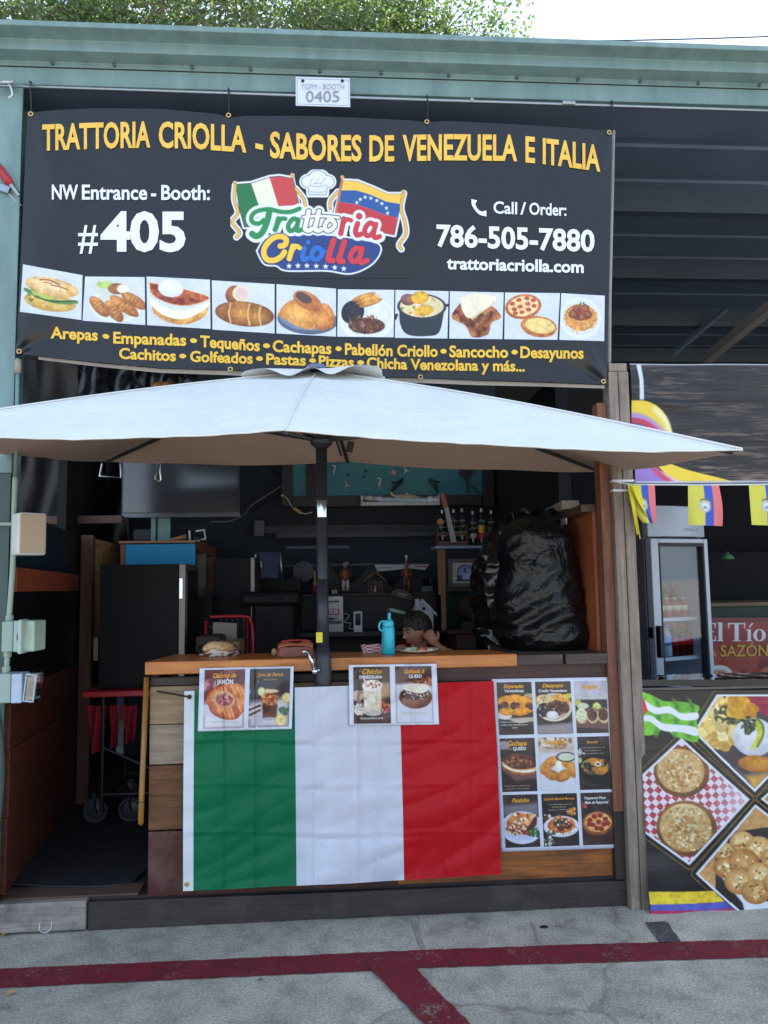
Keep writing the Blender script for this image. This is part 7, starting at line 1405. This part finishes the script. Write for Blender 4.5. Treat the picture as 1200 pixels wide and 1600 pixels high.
def bag(u, v):
    a = u*2*PI; t = v
    w0 = .235+.02*math.sin(t*7)-.02*t; rr = w0*(1-max(0, (t-.80)/.20)**2.2*.75) if t > .8 else w0
    if t < .08: rr *= .86+.14*(t/.08)**.5
    ex = math.copysign(abs(math.cos(a))**.75, math.cos(a)); ey = math.copysign(abs(math.sin(a))**.75, math.sin(a))
    x = ex*rr*1.02-.03*t; y = ey*rr*.95; z = t*bh_
    p = Vector((x, y, z)); q = p*1.0
    d = .020*(ridge(Vector((x*1.4+z*.9, y, z*.8)), 3.0)-.6)+.009*(ridge(Vector((x, y+3, z*1.1-x*.5)), 8)-.6)
    d += .007*math.sin((z-.25*x+.05*mn.noise((x*4, y*4, z*3)))*60)*math.exp(-((z-.18)/.12)**2)
    nrm = Vector((ex, ey, 0)).normalized() if rr > .02 else Vector((0, 0, 1))
    k = min(1, t*12)*(1-max(0, (t-.9)/.1)*.5)
    p += nrm*d*k*1.25; p.z += .03*mn.noise((x*7, y*7, 2))*t*t; return bc+p
b = B(); b.grid(bag, 190, 130); bgo = thing('rubbish_bag', 'big full black rubbish bag standing on the ledge at the right', 'rubbish bag', bc)
b.build('bag', bagm, bgo, smooth=True)
b = B(); 
def tuft(u, v):
    a = u*2*PI; r_ = .06*(1-.2*v)+.055*v*v+.018*math.sin(a*5+v*3); return bc+Vector((-.02+r_*math.cos(a), .0+r_*math.sin(a)*.8, bh_*.97+.05*v+.012*math.sin(a*7)))
b.grid(tuft, 48, 10); b.build('gathered_neck', bagm, bgo, smooth=True)
# second bag slumped behind, at the left
bc2 = Vector((P(795, 1030, .75).x, .82, 1.10)); h2 = P(795, 815, .82).z-bc2.z
def bag2(u, v):
    a = u*2*PI; rr = .19*(1-max(0, (v-.6)/.4)**1.8*.8); x, y, z = rr*math.cos(a), rr*math.sin(a), v*h2
    d = .03*(ridge(Vector((x, y+9, z)), 5)-.6)+.016*(ridge(Vector((x, y+2, z)), 12)-.6); return bc2+Vector((x+d*math.cos(a)*1.2, y+d*math.sin(a)*1.2, z))
b = B(); b.grid(bag2, 120, 80); tag(b.build('rubbish_bag', M('brown_bag_plastic', rgb(24, 20, 18), .18, 0, .2, 6, .4, 20, spec=.7), smooth=True), 'narrower dark rubbish bag slumped behind the big one', 'rubbish bag')
b = B(); b.bx(bc2.x-.22, bc2.x+.24, .64, 1.05, .14, 1.10); tag(b.build('low_table', dkb), 'dark low table under the slumped rubbish bag', 'table')
# orange brown side cupboard
sp_ = thing('side_cupboard', 'orange brown wooden side panel with sloped dark top trim right of the bag', 'panel', (1.36, .5, 1.222))
ow = WOOD('orange_brown_panel', rgb(176, 100, 60), rgb(136, 70, 42), 2, .45, .5, .1, .15)
ztop = P(925, 812, .3).z
b = B(); b.prism([(1.352, .075, 1.223), (1.352, .90, 1.223), (1.352, .90, ztop-.01), (1.352, .075, ztop+.02)], (.019, 0, 0)); b.build('side_panel', ow, sp_)
b = B(); b.prism([(1.29, .06, ztop+.022), (1.29, .93, ztop-.008), (1.29, .93, ztop+.032), (1.29, .06, ztop+.062)], (.08, 0, 0)); b.build('top_trim', WOOD('dark_trim', rgb(96, 68, 52), rgb(62, 44, 36), 1, .55), sp_, bevel=.003)
b = B(); b.box((1.288, .35, ztop-.005), (.004, .10, .035)); b.build('sticker', M('white_sticker', rgb(200, 200, 200), .5), sp_)
b = B(); b.box((1.33, .6, ztop+.075), (.10, .5, .05), (R(-3), 0, 0)); tag(b.build('newspaper_stack', M('newsprint', rgb(160, 150, 140), .8, 0, .3, 30), bevel=.004), 'stack of crumpled newsprint lying on the sloped trim', 'newspaper')

# ------------------------------------------------------------ left: cart, mini fridge, cupboards
redm = M('red_laminate', rgb(176, 22, 40), .4, 0, .1); ct = thing('folding_cart', 'folding cart with red top and red cloth carrying the black drinks fridge', 'cart', (-1.25, 1.3, .147))
zr = P(180, 1080, 1.0).z
b = B(); b.bx(P(128, 1085, 1.0).x, -.72, 1.0, 1.62, zr-.035, zr); b.build('tray', redm, ct, bevel=.006)
xs2 = (-1.40, -.80)
b = B()
for x in xs2:
    for y in (1.04, 1.55): b.tube([(x, y, .24), (x, y, zr-.036)], .012, 8)
    b.tube([(x, 1.04, .30), (x, 1.55, .30)], .010, 8)
b.tube([(xs2[0], 1.04, .34), (xs2[1], 1.04, .34)], .010, 8); b.tube([(xs2[0], 1.04, .62), (xs2[1], 1.04, .34)], .008, 8); b.tube([(xs2[0], 1.55, .34), (xs2[1], 1.55, .34)], .010, 8); b.build('frame', black, ct)
for k, (x0, x1) in enumerate(((136, 166), (170, 186), (190, 214))):
    def clf(u, v, x0=x0, x1=x1): return P(x0+(x1-x0)*(u*(1-.25*v)+.12*v), 1102+ (74-8*k)*v, 1.12)+Vector((0, .035*math.sin(u*8+v*2)*(.3+v), 0))
    b = B(); b.grid(clf, 12, 12); b.build('red_cloth', M('dark_red_cloth', rgb(140, 18, 34), .8), ct, smooth=True)
for x, y in ((-1.46, 1.12), (-1.25, 1.12), (-1.40, 1.6), (-.8, 1.6)):
    b = B(); rr_ = Matrix.Rotation(PI/2, 3, 'X'); q = Vector((x, y, .147+.078))
    b.tube([q+Vector((.064*math.cos(a), 0, .064*math.sin(a))) for a in np.linspace(0, 2*PI, 25)], .0135, 8); wh = b.build('wheel', M('wheel_rubber', rgb(50, 50, 54), .6), ct, smooth=True)
    b = B(); b.lathe([(.054, -.008), (.050, .0), (.018, .006), (.014, -.014)], q, 20, rr_); b.lathe([(.012, -.02), (.012, .02)], q, 10, rr_); b.build('hub', M('wheel_grey', rgb(50, 51, 56), .45), wh)
    b = B(); b.bx(x-.010, x+.010, y-.02, y+.02, .30, .335); b.tube([q+Vector((0, -.018, 0)), q+Vector((.0, -.018, .085))], .006, 6); b.build('fork', black, wh)
# black drinks fridge, door facing right
mf = thing('drinks_fridge', 'black drinks fridge with tinted glass door standing on the red cart', 'fridge', (P(215, 1080, 1.15).x, 1.15, zr))
fx0, fx1 = P(155, 980, 1.12).x, P(278, 980, 1.12).x; ftop = P(215, 882, 1.12).z
fbk = M('fridge_black', rgb(11, 12, 17), .6, 0, .15, 2, .04, 200, spec=.25)
b = B(); b.bx(fx0, fx1, 1.12, 1.58, zr+.001, ftop); b.build('cabinet', fbk, mf, bevel=.004)
b = B(); b.bx(fx1+.003, fx1+.045, 1.118, 1.58, zr+.01, ftop); dd = b.build('door', M('door_steel', rgb(120, 112, 112), .35, .5, .1), mf, bevel=.004)
b = B(); b.bx(fx1+.0455, fx1+.050, 1.16, 1.55, zr+.05, ftop-.04); b.build('tinted_glass', M('tinted_glass', rgb(34, 30, 36), .08, 0, .1, spec=.7), dd)
b = B(); b.bx(fx1+.006, fx1+.03, 1.108, 1.117, P(283, 936, 1.1).z, P(283, 903, 1.1).z); b.build('handle', chrome, dd, bevel=.003)
b = B(); b.lathe([(.004, 0), (.004, .001)], (fx1+.052, 1.30, ftop-.06), 8, Matrix.Rotation(PI/2, 3, 'Y')); b.build('indicator', M('blue_dot', rgb(60, 60, 200), .3), dd)
# cupboard with panelled doors
lwd = WOOD('light_pine', rgb(212, 168, 122), rgb(180, 130, 88), 2, .55, .7, .12, .2)
cu = thing('pine_cupboard', 'light pine cupboard door with recessed panels behind the black fridge', 'cupboard', P(165, 905, 2.0))
def ang(px, py, k): return P(px, py, 1.75+.012*(px-140)*k)
b = B(); b.prism([ang(140, 840, 1), ang(188, 851, 1), ang(188, 985, 1), ang(140, 1000, 1)], (0, .03, 0)); b.build('door', lwd, cu)
gl_ = M('panel_shadow_line', rgb(128, 92, 64), .7)
for x0, x1, y0, y1 in ((143, 160, 852, 896), (166, 184, 856, 900)):
    b = B(); pts = [ang(x0, y0, 1), ang(x1, y0+2, 1), ang(x1, y1, 1), ang(x0, y1-1, 1)]; 
    for i in range(4): b.tube([p_+Vector((0, -.004, 0)) for p_ in (pts[i], pts[(i+1) % 4])], .006, 4)
    b.build('panel_moulding', gl_, cu)
b = B()
for x, y in ((144, 845), (179, 853)): b.box(ang(x, y, 1)+Vector((0, -.008, 0)), (.05, .008, .018))
b.build('hinge', M('brown_hinge', rgb(70, 46, 38), .5, .3), cu)
b = B(); b.bpx(141, 985, 153, 1032, 1.9, .02); tag(b.build('cardboard_strip', M('dim_card', rgb(132, 112, 98), .8)), 'dim strip of cardboard behind the black fridge at the left', 'cardboard')
# teal fronted cabinet
tc_ = thing('teal_cabinet', 'wooden cabinet with a bright blue front board above the black fridge', 'cabinet', P(260, 1000, 1.9))
b = B(); b.bpx(195, 850, 305, 905, 1.88, .02); b.build('blue_board', M('bright_blue_paint', rgb(10, 142, 190), .5, 0, .07, 5), tc_)
rbw = WOOD('rust_wood', rgb(150, 90, 62), rgb(108, 60, 42), 0, .55, .8, .2, .2)
b = B(); z0, z1 = P(200, 849, 1.87).z, P(200, 845.5, 1.87).z
b.bx(P(186, 847, 1.87).x, P(306, 847, 1.87).x, 1.86, 2.3, z0, z1); b.build('top', WOOD('tan_edge', rgb(190, 140, 98), rgb(140, 96, 66), 0), tc_)
b = B(); b.prism([P(306, 846, 1.87), P(336, 855, 2.25), P(336, 870, 2.25), P(306, 860, 1.87)], (0, .03, 0)); b.build('side_board', rbw, tc_)
b = B(); b.bpx(188, 851, 194.5, 905, 1.87, .06); b.build('corner_post', rbw, tc_)
b = B(); b.bpx(323, 871, 335, 1010, 2.22, .03); b.build('corner_post', rbw, tc_)
b = B(); b.bpx(306, 864, 322, 1010, 2.24, .02); b.build('end_panel', WOOD('pale_end_panel', rgb(150, 128, 104), rgb(110, 88, 68), 2), tc_)
b = B(); b.bpx(308, 866, 322, 918, 2.23, .004); b.build('paper', M('grey_paper', rgb(150, 156, 150), .7, 0, .15, 12), tc_)
mf2 = M('dim_black', rgb(12, 13, 17), .6, spec=.3)
b = B(); b.box(P(318, 960, 1.7), (.14, .10, .26)); b.box(P(316, 938, 1.7), (.16, .08, .03), (0, R(-10), 0)); b.box(P(322, 948, 1.7), (.14, .08, .03), (0, R(8), 0)); b.box(P(319, 990, 1.68), (.16, .12, .08)); tag(b.build('folded_bags', mf2, bevel=.01), 'pile of folded black bags hanging beside the rust coloured cabinet side', 'bags')
zct = P(200, 846, 1.87).z
b = B(); b.bpx(206, 825, 255, 846, 2.1, .12); tag(b.build('black_case', M('black_case_plastic', rgb(30, 32, 38), .45), bevel=.015), 'black plastic case on top of the blue fronted cabinet', 'case')
gc = thing('white_clamp', 'pair of white clamps standing on the blue fronted cabinet under the television', 'clamp', P(308, 848, 1.95)); wm = M('white_metal', rgb(210, 208, 204), .4)
b = B(); b.tube([P(296, 829, 1.95), P(297, 845, 1.95)], .009, 4); b.tube([P(306, 830, 1.95), P(319, 828, 1.95), P(321, 842, 1.95), P(308, 845, 1.95)], .009, 4); b.build('frame', wm, gc)
b = B(); b.tube([P(304, 840, 1.94), P(322, 847, 1.94)], .006, 6); b.build('screw', chrome, gc); b = B(); b.bpx(281, 823, 326, 826.5, 1.96, .05); tag(b.build('black_bar', mf2), 'thin black bar resting above the white clamps', 'bar')
b = B(); b.tube([P(265, 844, 1.9), P(282, 840, 1.9), P(291, 838, 1.9)], [.010, .014, .020], 8); tag(b.build('wooden_tool', M('tool_wood', rgb(150, 110, 80), .6), smooth=True), 'short wooden tool lying left of the white clamps', 'tool')
# dark upright freezer and dark objects behind
uf = thing('upright_freezer', 'black upright freezer with a silver edge behind the hand truck', 'freezer', P(367, 1020, 1.9))
b = B(); b.bx(P(334, 950, 1.9).x, P(391, 950, 1.9).x, 1.9, 2.4, .15, P(360, 872, 1.9).z); b.build('cabinet', fbk, uf, bevel=.005); b = B(); b.bx(P(391.5, 950, 1.9).x, P(398, 950, 1.9).x, 1.895, 2.4, .15, P(395, 871, 1.9).z); b.build('edge_trim', MATS['door_steel'], uf, bevel=.003)
oc = thing('office_chair', 'black chair with a navy back standing in the gloom left of the pole', 'chair', P(425, 1020, 1.7))
b = B(); b.prism([P(403, 862, 1.9), P(440, 862, 1.9), P(436, 904, 1.9), P(408, 904, 1.9)], (0, .04, 0)); b.build('backrest', M('navy_mesh', rgb(26, 40, 74), .7), oc, bevel=.01)
for q0, q1 in (((400, 863), (399, 875)), ((438, 863), (441, 905)), ((408, 876), (409, 892))): b = B(); b.tube([P(*q0, 1.88), P(*q1, 1.88)], .009, 6); b.build('rail', galv, oc, smooth=True)
b = B(); b.box(P(425, 935, 1.75), (.42, .40, .10)); b.box(P(430, 1000, 1.75), (.30, .34, .55)); b.build('seat', mf2, oc, bevel=.03)
q = P(437, 936, 1.5); b = B(); b.tube([q+Vector((-.012, 0, -.003)), q+Vector((.012, 0, .002))], [.004, .006], 6); b.build('buckle', chrome, oc)
b = B(); b.bx(P(400, 1000, 2.3).x, P(470, 1000, 2.3).x, 2.3, 2.6, .15, P(430, 905, 2.3).z); tag(b.build('dark_cupboard', mf2), 'black cupboard behind the black chair', 'cupboard')
ht_ = thing('hand_truck', 'red tube hand truck frame standing behind the counter at the left', 'hand truck', P(385, 1030, 1.0))
b = B(); b.tube(smooth_path([P(328, 964, 1.05), P(360, 963, 1.05), P(386, 964, 1.05), P(392, 972, 1.05), P(395, 1000, 1.03), P(396, 1150, 1.0)], 5), .011, 8); b.tube(smooth_path([P(322, 970, 1.05), P(322, 1150, 1.0)], 3), .011, 8); b.tube([P(386, 968, 1.06), P(389, 1150, 1.02)], .007, 6); b.build('frame', M('red_tube', rgb(170, 26, 40), .35, .1), ht_, smooth=True)
b = B()
for k in range(5): b.tube([P(345+9*k, 965, 1.07), P(345+9*k, 1100, 1.05)], .0025, 4)
for k in range(4): b.tube([P(325, 980+16*k, 1.07), P(394, 981+16*k, 1.07)], .0025, 4)
b.build('grid', M('dark_wire', rgb(60, 50, 54), .4), ht_)
b = B(); b.prism([P(333, 972, .9), P(370, 974, .9), P(369, 1040, .9), P(332, 1040, .9)], (0, .006, 0)); tag(b.build('cardboard_sheet', M('grey_card', rgb(140, 126, 120), .8, 0, .06)), 'grey cardboard sheet leaning against the red hand truck', 'cardboard')
b = B(); b.bpx(354, 1003, 374, 1040, .6, .25); tag(b.build('cardboard_box', M('brown_card', rgb(150, 112, 82), .8), bevel=.003), 'brown cardboard box behind the bag of bread', 'box')
b = B(); b.box(P(330, 1005, .8), (.15, .2, .10)); tag(b.build('dark_basket', M('dark_brown_wicker', rgb(58, 42, 38), .8, 0, .3, 60), bevel=.02), 'dark brown bundle behind the bag of bread', 'bundle')

# ------------------------------------------------------------ on the counter
ZT = 1.2325
bp_ = Vector((P(342, 1023, .2).x, .20, ZT)); bd = thing('bread_bag', 'clear plastic bag holding a pale bread loaf at the left end of the counter', 'bread bag', bp_)
b = B(); b.sph(bp_+Vector((0, 0, .036)), (.085, .06, .038), 16); b.sph(bp_+Vector((-.02, -.02, .045)), (.05, .04, .03), 12); b.build('loaf', M('pale_bread', rgb(214, 172, 124), .7, 0, .15, 20), bd, smooth=True)
def film(u, v):
    a = u*2*PI; th = v*PI/2; d = .014*mn.noise((math.cos(a)*4, math.sin(a)*4, v*5))+.012*mn.noise((math.cos(a)*9, math.sin(a)*9, v*11))
    return bp_+Vector(((.115+d)*math.cos(a)*math.cos(th), (.07+d)*math.sin(a)*math.cos(th), .002+(.072+d)*math.sin(th)))
b = B(); b.grid(film, 48, 16); b.build('film', GLASS('clear_film', (.95, .93, .9), 1.6, .12, 1.45, .12), bd, smooth=True)
lb_ = Vector((P(462, 1022, .10).x, .10, ZT)); pz = thing('leather_pouch', 'brown leather pouch with open flap lying beside the pole', 'pouch', lb_)
le = M('brown_leather', rgb(128, 66, 50), .5, 0, .2, 14, .2, 60); le2 = M('tan_leather_flap', rgb(176, 96, 66), .5, 0, .2, 14, .2, 60)
def pouch(u, v):
    a = u*2*PI; ex = math.copysign(abs(math.cos(a))**.5, math.cos(a)); ey = math.copysign(abs(math.sin(a))**.6, math.sin(a)); return lb_+Vector((ex*(.098-.012*v), ey*.05*(1-.15*v), .002+.046*v+.003*mn.noise((ex*3, ey*3, v))))
b = B(); b.grid(pouch, 40, 6); b.add([pouch(k/40, 1)-Vector((0, 0, .004)) for k in range(40)], [tuple(range(40))]); b.build('body', le, pz, smooth=True)
b = B(); b.grid(lambda u, v: lb_+Vector((-.086+.172*u, -.045+.09*v, .056+.014*math.sin(v*PI)+.005*math.sin(u*9)*math.sin(v*PI)-.012*abs(2*u-1)**3)), 20, 8); b.build('flap', le2, pz, smooth=True, solid=.004)
b = B(); b.tube(smooth_path([lb_+Vector((-.07, -.02, .074)), lb_+Vector((-.02, -.035, .080)), lb_+Vector((.04, -.01, .078)), lb_+Vector((.075, -.02, .072))], 4), .0045, 6); b.build('strap', M('red_strap', rgb(160, 50, 40), .5), pz, smooth=True)
b = B(); b.sph(lb_+Vector((-.105, -.01, .022)), (.016, .012, .02), 10); b.build('toggle', M('horn_toggle', rgb(150, 116, 70), .4), pz, smooth=True)
wbp = Vector((P(607, 1023, .09).x, .09, ZT)); wbt = thing('water_bottle', 'turquoise water bottle with spout lid standing on the counter', 'bottle', wbp); tq = M('turquoise_metal', rgb(38, 176, 196), .32, .1, .05, 4); tq2 = M('turquoise_plastic', rgb(64, 186, 206), .4, 0, .05)
b = B(); b.lathe([(.030, 0), (.033, .004), (.033, .128), (.031, .136), (.028, .139)], wbp, 28); b.build('body', tq, wbt, smooth=True)
b = B(); b.lathe([(.029, .139), (.0295, .160), (.025, .168), (.016, .171)], wbp, 24); lid = b.build('lid', tq2, wbt, smooth=False, bevel=.002)
b = B(); b.tube([wbp+Vector((.008, 0, .168)), wbp+Vector((.006, 0, .198)), wbp+Vector((.012, 0, .205))], [.0095, .008, .007], 10); b.build('spout', tq2, lid, smooth=True)
b = B(); b.tube(smooth_path([wbp+Vector((-.016, -.012, .165)), wbp+Vector((-.036, -.012, .163)), wbp+Vector((-.046, -.012, .142)), wbp+Vector((-.04, -.012, .122)), wbp+Vector((-.022, -.016, .118)), wbp+Vector((-.014, -.026, .14))], 4), .0052, 8); b.build('carry_loop', tq2, lid, smooth=True)
pp_ = Vector((P(652, 1020, .17).x, .15, ZT)); pl_ = thing('paper_plate', 'paper plate of leftovers in front of the boy', 'plate', pp_)
b = B(); b.lathe([(.045, .002), (.075, .006), (.108, .016), (.106, .018), (.074, .009), (.045, .005)], pp_, 30); b.build('plate', M('cream_paper_plate', rgb(214, 200, 178), .7, 0, .05), pl_, smooth=True)
for x, y, r_, c_ in ((-.05, 0, .020, rgb(220, 214, 200)), (-.02, .02, .024, rgb(180, 190, 150)), (.015, -.015, .020, rgb(206, 120, 84)), (.045, .01, .022, rgb(190, 70, 60)), (.0, .03, .018, rgb(60, 50, 46)), (.06, -.02, .014, rgb(206, 196, 170)), (-.06, .03, .014, rgb(60, 44, 40))):
    b = B(); b.sph(pp_+Vector((x, y, .014)), (r_*1.2, r_, r_*.55), 10); b.build('food_scrap', M('scrap_%d_%d' % (int(x*1000), int(y*1000)), c_, .6), pl_, smooth=True)
tr2 = Vector((P(582, 1016, .2).x, .2, ZT)); ck = thing('checkered_tray', 'red and white checkered paper tray left of the turquoise bottle', 'tray', tr2)
def chk():
    cv = Cv(16, 64, (216, 206, 206), 30.); k = (((cv.x/6).astype(int)+(cv.y/6).astype(int)) % 2).astype(float); cv.blend(k, (170, 40, 56)); return cv
def tray(u, v):
    a = u*2*PI; ex = math.copysign(abs(math.cos(a))**.4, math.cos(a)); ey = math.copysign(abs(math.sin(a))**.4, math.sin(a)); k = 1-.16*v; return tr2+Vector((ex*.062*k, ey*.045*k, .002+.036*(1-v)))
picture('side', chk(), tray, PRINT('checker_paper', .6), ck)
b = B(); b.bx(tr2.x-.05, tr2.x+.05, tr2.y-.036, tr2.y+.036, ZT+.001, ZT+.004); b.build('bottom', M('cream_card', rgb(206, 196, 186), .7), ck)
# ------------------------------------------------------------ boy behind the counter
H0 = P(651, 986, .80)
HR = Matrix.Rotation(R(-66), 3, 'Z') @ Matrix.Rotation(R(10), 3, 'X') @ Matrix.Rotation(R(-4), 3, 'Y')   # face towards the left, a little to the camera
def headpt(th, ph, off=0., face=True):
    d = Vector((math.sin(th)*math.cos(ph), math.sin(th)*math.sin(ph), math.cos(th)))
    x, y, z = d.x*.069, d.y*.088, d.z*.103
    if z < 0:
        k = -z/.103; x *= 1-.30*k**1.4; y = y*(1-.10*k**2) if y < 0 else y*(1-.42*k**1.2)
    if y > 0: y *= 1.04; z += .004
    if y < 0: y = max(y, -.078) if False else y*.93
    p = Vector((x, y, z))
    if face and d.y < .2:
        f = max(0, -d.y)
        def gz(cx, cz, sx, sz): return math.exp(-((x-cx)/sx)**2-((z-cz)/sz)**2)*min(1, f*1.6)
        dy = 0
        dy += .020*gz(0, -.020, .0105, .010)+.011*gz(0, -.006, .008, .018)
        dy += .005*gz(0, .024, .040, .009)-.009*(gz(.029, .006, .015, .010)+gz(-.029, .006, .015, .010))
        dy += .0075*gz(0, -.046, .017, .0045)+.0075*gz(0, -.056, .015, .005)-.004*gz(0, -.051, .018, .002)-.004*gz(0, -.067, .016, .005)
        dy += .014*gz(0, -.086, .018, .013)+.004*(gz(.036, -.030, .018, .020)+gz(-.036, -.030, .018, .020))
        p.y -= dy
    if off: p += d*off
    return p
def hw(p): return H0+HR @ p
boy = thing('boy', 'boy in a red shirt with short black hair looking left behind the counter', 'person', (H0.x+.03, H0.y, .139))
boy.name = 'person'
bb = B(); nu, nv = 96, 72
bb.grid(lambda u, v: hw(headpt(PI*(.001+.998*v), u*2*PI)), nu, nv)
nk = hw(Vector((0, .022, -.075))); NB = Vector((H0.x+.015, H0.y+.015, H0.z-.128))
bb.tube([hw(Vector((0, .02, -.03))), nk, NB, NB+Vector((.0, 0, -.03))], [.040, .040, .043, .06], 16)
SL, SR_ = NB+Vector((.065, -.105, -.035)), NB+Vector((-.105, .075, .006)); WA = Vector((NB.x+.01, NB.y, .78)); CH = NB+Vector((.0, 0, -.14))
bb.tube([NB+Vector((0, 0, -.02)), NB+Vector((0, 0, -.055)), CH, (CH+WA)/2, WA], [.06, .095, .105, .098, .10], 20)
EL = P(716, 1030, .66); WR = P(687, 1012, .665); PM = P(679, 1003, .672); EL.z = max(EL.z, 1.10)
bb.tube([SL+Vector((-.02, .05, .0)), SL, SL.lerp(EL, .5), EL], [.045, .040, .034, .029], 14); bb.tube([EL, EL.lerp(WR, .4), WR, PM], [.029, .030, .021, .024], 14)
ER = SR_+Vector((-.05, .05, -.2)); bb.tube([SR_+Vector((0, -.05, 0)), SR_, ER, ER+Vector((-.16, -.02, .03))], [.045, .040, .030, .022], 14)
bb.sph(ER+Vector((-.20, -.02, .03)), (.035, .022, .014), 12)
for s_ in (-1, 1):
    hp = WA+Vector((0, s_*.055, -.04)); kn = Vector((hp.x-.03, hp.y, .46)); an = Vector((hp.x+.0, hp.y, .20))
    bb.tube([WA+Vector((0, s_*.04, .03)), hp, kn, (kn+an)/2+Vector((.01, 0, .02)), an, an+Vector((0, 0, -.045))], [.075, .07, .048, .046, .030, .032], 14); bb.tube([an+Vector((.02, 0, -.035)), an+Vector((-.11, 0, -.042))], [.030, .024], 12)
# palm and fingers resting against the side of the head
ud = (P(668, 988, .69)-WR).normalized(); sd_ = Vector((0, -1, 0)).cross(ud).normalized(); od = ud.cross(sd_)
if od.y > 0: od = -od
bb.sph(PM+ud*.012, (.030, .013, .030), 14, rot=Matrix((sd_, od, ud)).transposed())
for k, (o_, L) in enumerate(((-.024, .044), (-.0085, .052), (.007, .049), (.0215, .040))):
    a0 = PM+ud*.030+sd_*o_; bb.tube(smooth_path([a0, a0+ud*L*.45+sd_*o_*.12+od*.006, a0+ud*L*.78+sd_*o_*.16-od*.004, a0+ud*L*.95-od*.016], 3), [.0088]*7+[.0078, .0074, .0066], 8)
a0 = PM+sd_*-.026+ud*.002; bb.tube(smooth_path([a0, a0+sd_*-.018+ud*.018, a0+sd_*-.022+ud*.036-od*.006], 3), [.0098, .0095, .0092, .009, .0085, .0078, .007], 8)
# near ear
ec = hw(Vector((.066, .006, -.004))); e1 = HR @ Vector((.25, 1, 0)).normalized(); e2 = HR @ Vector((0, 0, 1))
bb.tube([ec+e1*(.012*math.cos(a)+.004)+e2*.021*math.sin(a)+HR @ Vector((.006, 0, 0)) for a in np.linspace(.6, 5.6, 14)], .0055, 7); bb.sph(ec, (.010, .010, .018), 10)
raw = bb.build('raw_body', M('brown_skin', rgb(176, 118, 90), .55, 0, .06, 30), None)
md = raw.modifiers.new('r', 'REMESH'); md.mode = 'VOXEL'; md.voxel_size = .0042; ms = raw.modifiers.new('s', 'SMOOTH'); ms.iterations = 3; ms.factor = .5
dg = bpy.context.evaluated_depsgraph_get(); me = bpy.data.meshes.new_from_object(raw.evaluated_get(dg)); me.polygons.foreach_set('use_smooth', [True]*len(me.polygons))
me.materials.clear(); me.materials.append(MATS['brown_skin']); body = bpy.data.objects.new('body', me); col.objects.link(body); attach(body, boy); bpy.data.objects.remove(raw)
# hair: a cap of short combed hair with a fringe
def hairok(ph, th): return True
def hair(u, v):
    ph = u*2*PI; fr = max(0, -math.sin(ph)); side = abs(math.cos(ph)); bk = max(0, math.sin(ph))
    lim = PI*(.36*fr+.53*side*(1-fr*.6)*(1-bk*.5)+.66*bk)/(fr+side*(1-fr*.6)*(1-bk*.5)+bk) + .05*math.sin(ph*9)+.03*math.sin(ph*23+1)
    th = .001+lim*v; p = headpt(th, ph, 0, False); d = p.normalized()
    t = .016*(1-.55*v**3)+.006*mn.noise(d*7)+.003*math.sin(ph*40+v*6+4*mn.noise(d*3)); 
    if v > .999: t = .001
    return hw(p+d*t)
b = B(); b.grid(hair, 160, 40); b.build('hair', M('black_hair', rgb(36, 27, 25), .5, 0, .35, 60, .4, 160), boy, smooth=True)
# eyes and brows
for sx in (-1, 1):
    c = Vector((sx*.029, -.0690, .006)); b = B(); b.sph(hw(c), .0105, 14); ey = b.build('eye', M('eye_white', rgb(150, 140, 134), .3), boy, smooth=True)
    b = B(); b.sph(hw(c+Vector((sx*.001, -.0062, -.001))), .0066, 12); b.build('iris', M('dark_iris', rgb(34, 22, 18), .15), ey, smooth=True)
    b = B(); b.tube([hw(Vector((sx*.014, -.0835, .0235))), hw(Vector((sx*.029, -.0815, .0285))), hw(Vector((sx*.044, -.069, .0235)))], [.0035, .0042, .0025], 6); b.build('eyebrow', MATS['black_hair'], boy)
b = B(); b.tube([hw(Vector((-.016, -.0795, -.051))), hw(Vector((0, -.0855, -.0505))), hw(Vector((.016, -.0795, -.051)))], [.002, .0036, .002], 8); b.build('lips', M('brown_lip', rgb(140, 84, 70), .5), boy, smooth=True)
# shirt and trousers
sh_ = B(); sh_.tube([NB+Vector((0, 0, -.018)), NB+Vector((0, 0, -.04)), CH+Vector((0, 0, .03)), CH, (CH+WA)/2, WA+Vector((0, 0, -.05))], [.068, .102, .117, .116, .112, .118], 28, cap=False)
sh_.tube([SL+Vector((-.03, .06, .005)), SL, SL.lerp(EL, .45)], [.056, .053, .050], 16, cap=False); sh_.tube([SR_+Vector((0, -.06, .005)), SR_, SR_.lerp(ER, .55)], [.056, .053, .048], 16, cap=False)
sh_.tube([NB+Vector((.064*math.cos(a), .064*math.sin(a), -.014)) for a in np.linspace(0, 2*PI, 25)], .006, 6)
sh_.build('shirt', M('red_shirt', rgb(176, 24, 40), .8, 0, .08, 12, .2, 60), boy, smooth=True)
tr_b = B()
for s_ in (-1, 1):
    hp = WA+Vector((0, s_*.055, -.04)); kn = Vector((hp.x-.03, hp.y, .44)); tr_b.tube([WA+Vector((0, s_*.03, .0)), hp, kn], [.088, .083, .066], 18, cap=False)
tr_b.build('shorts', M('navy_shorts', rgb(34, 38, 60), .8), boy, smooth=True)
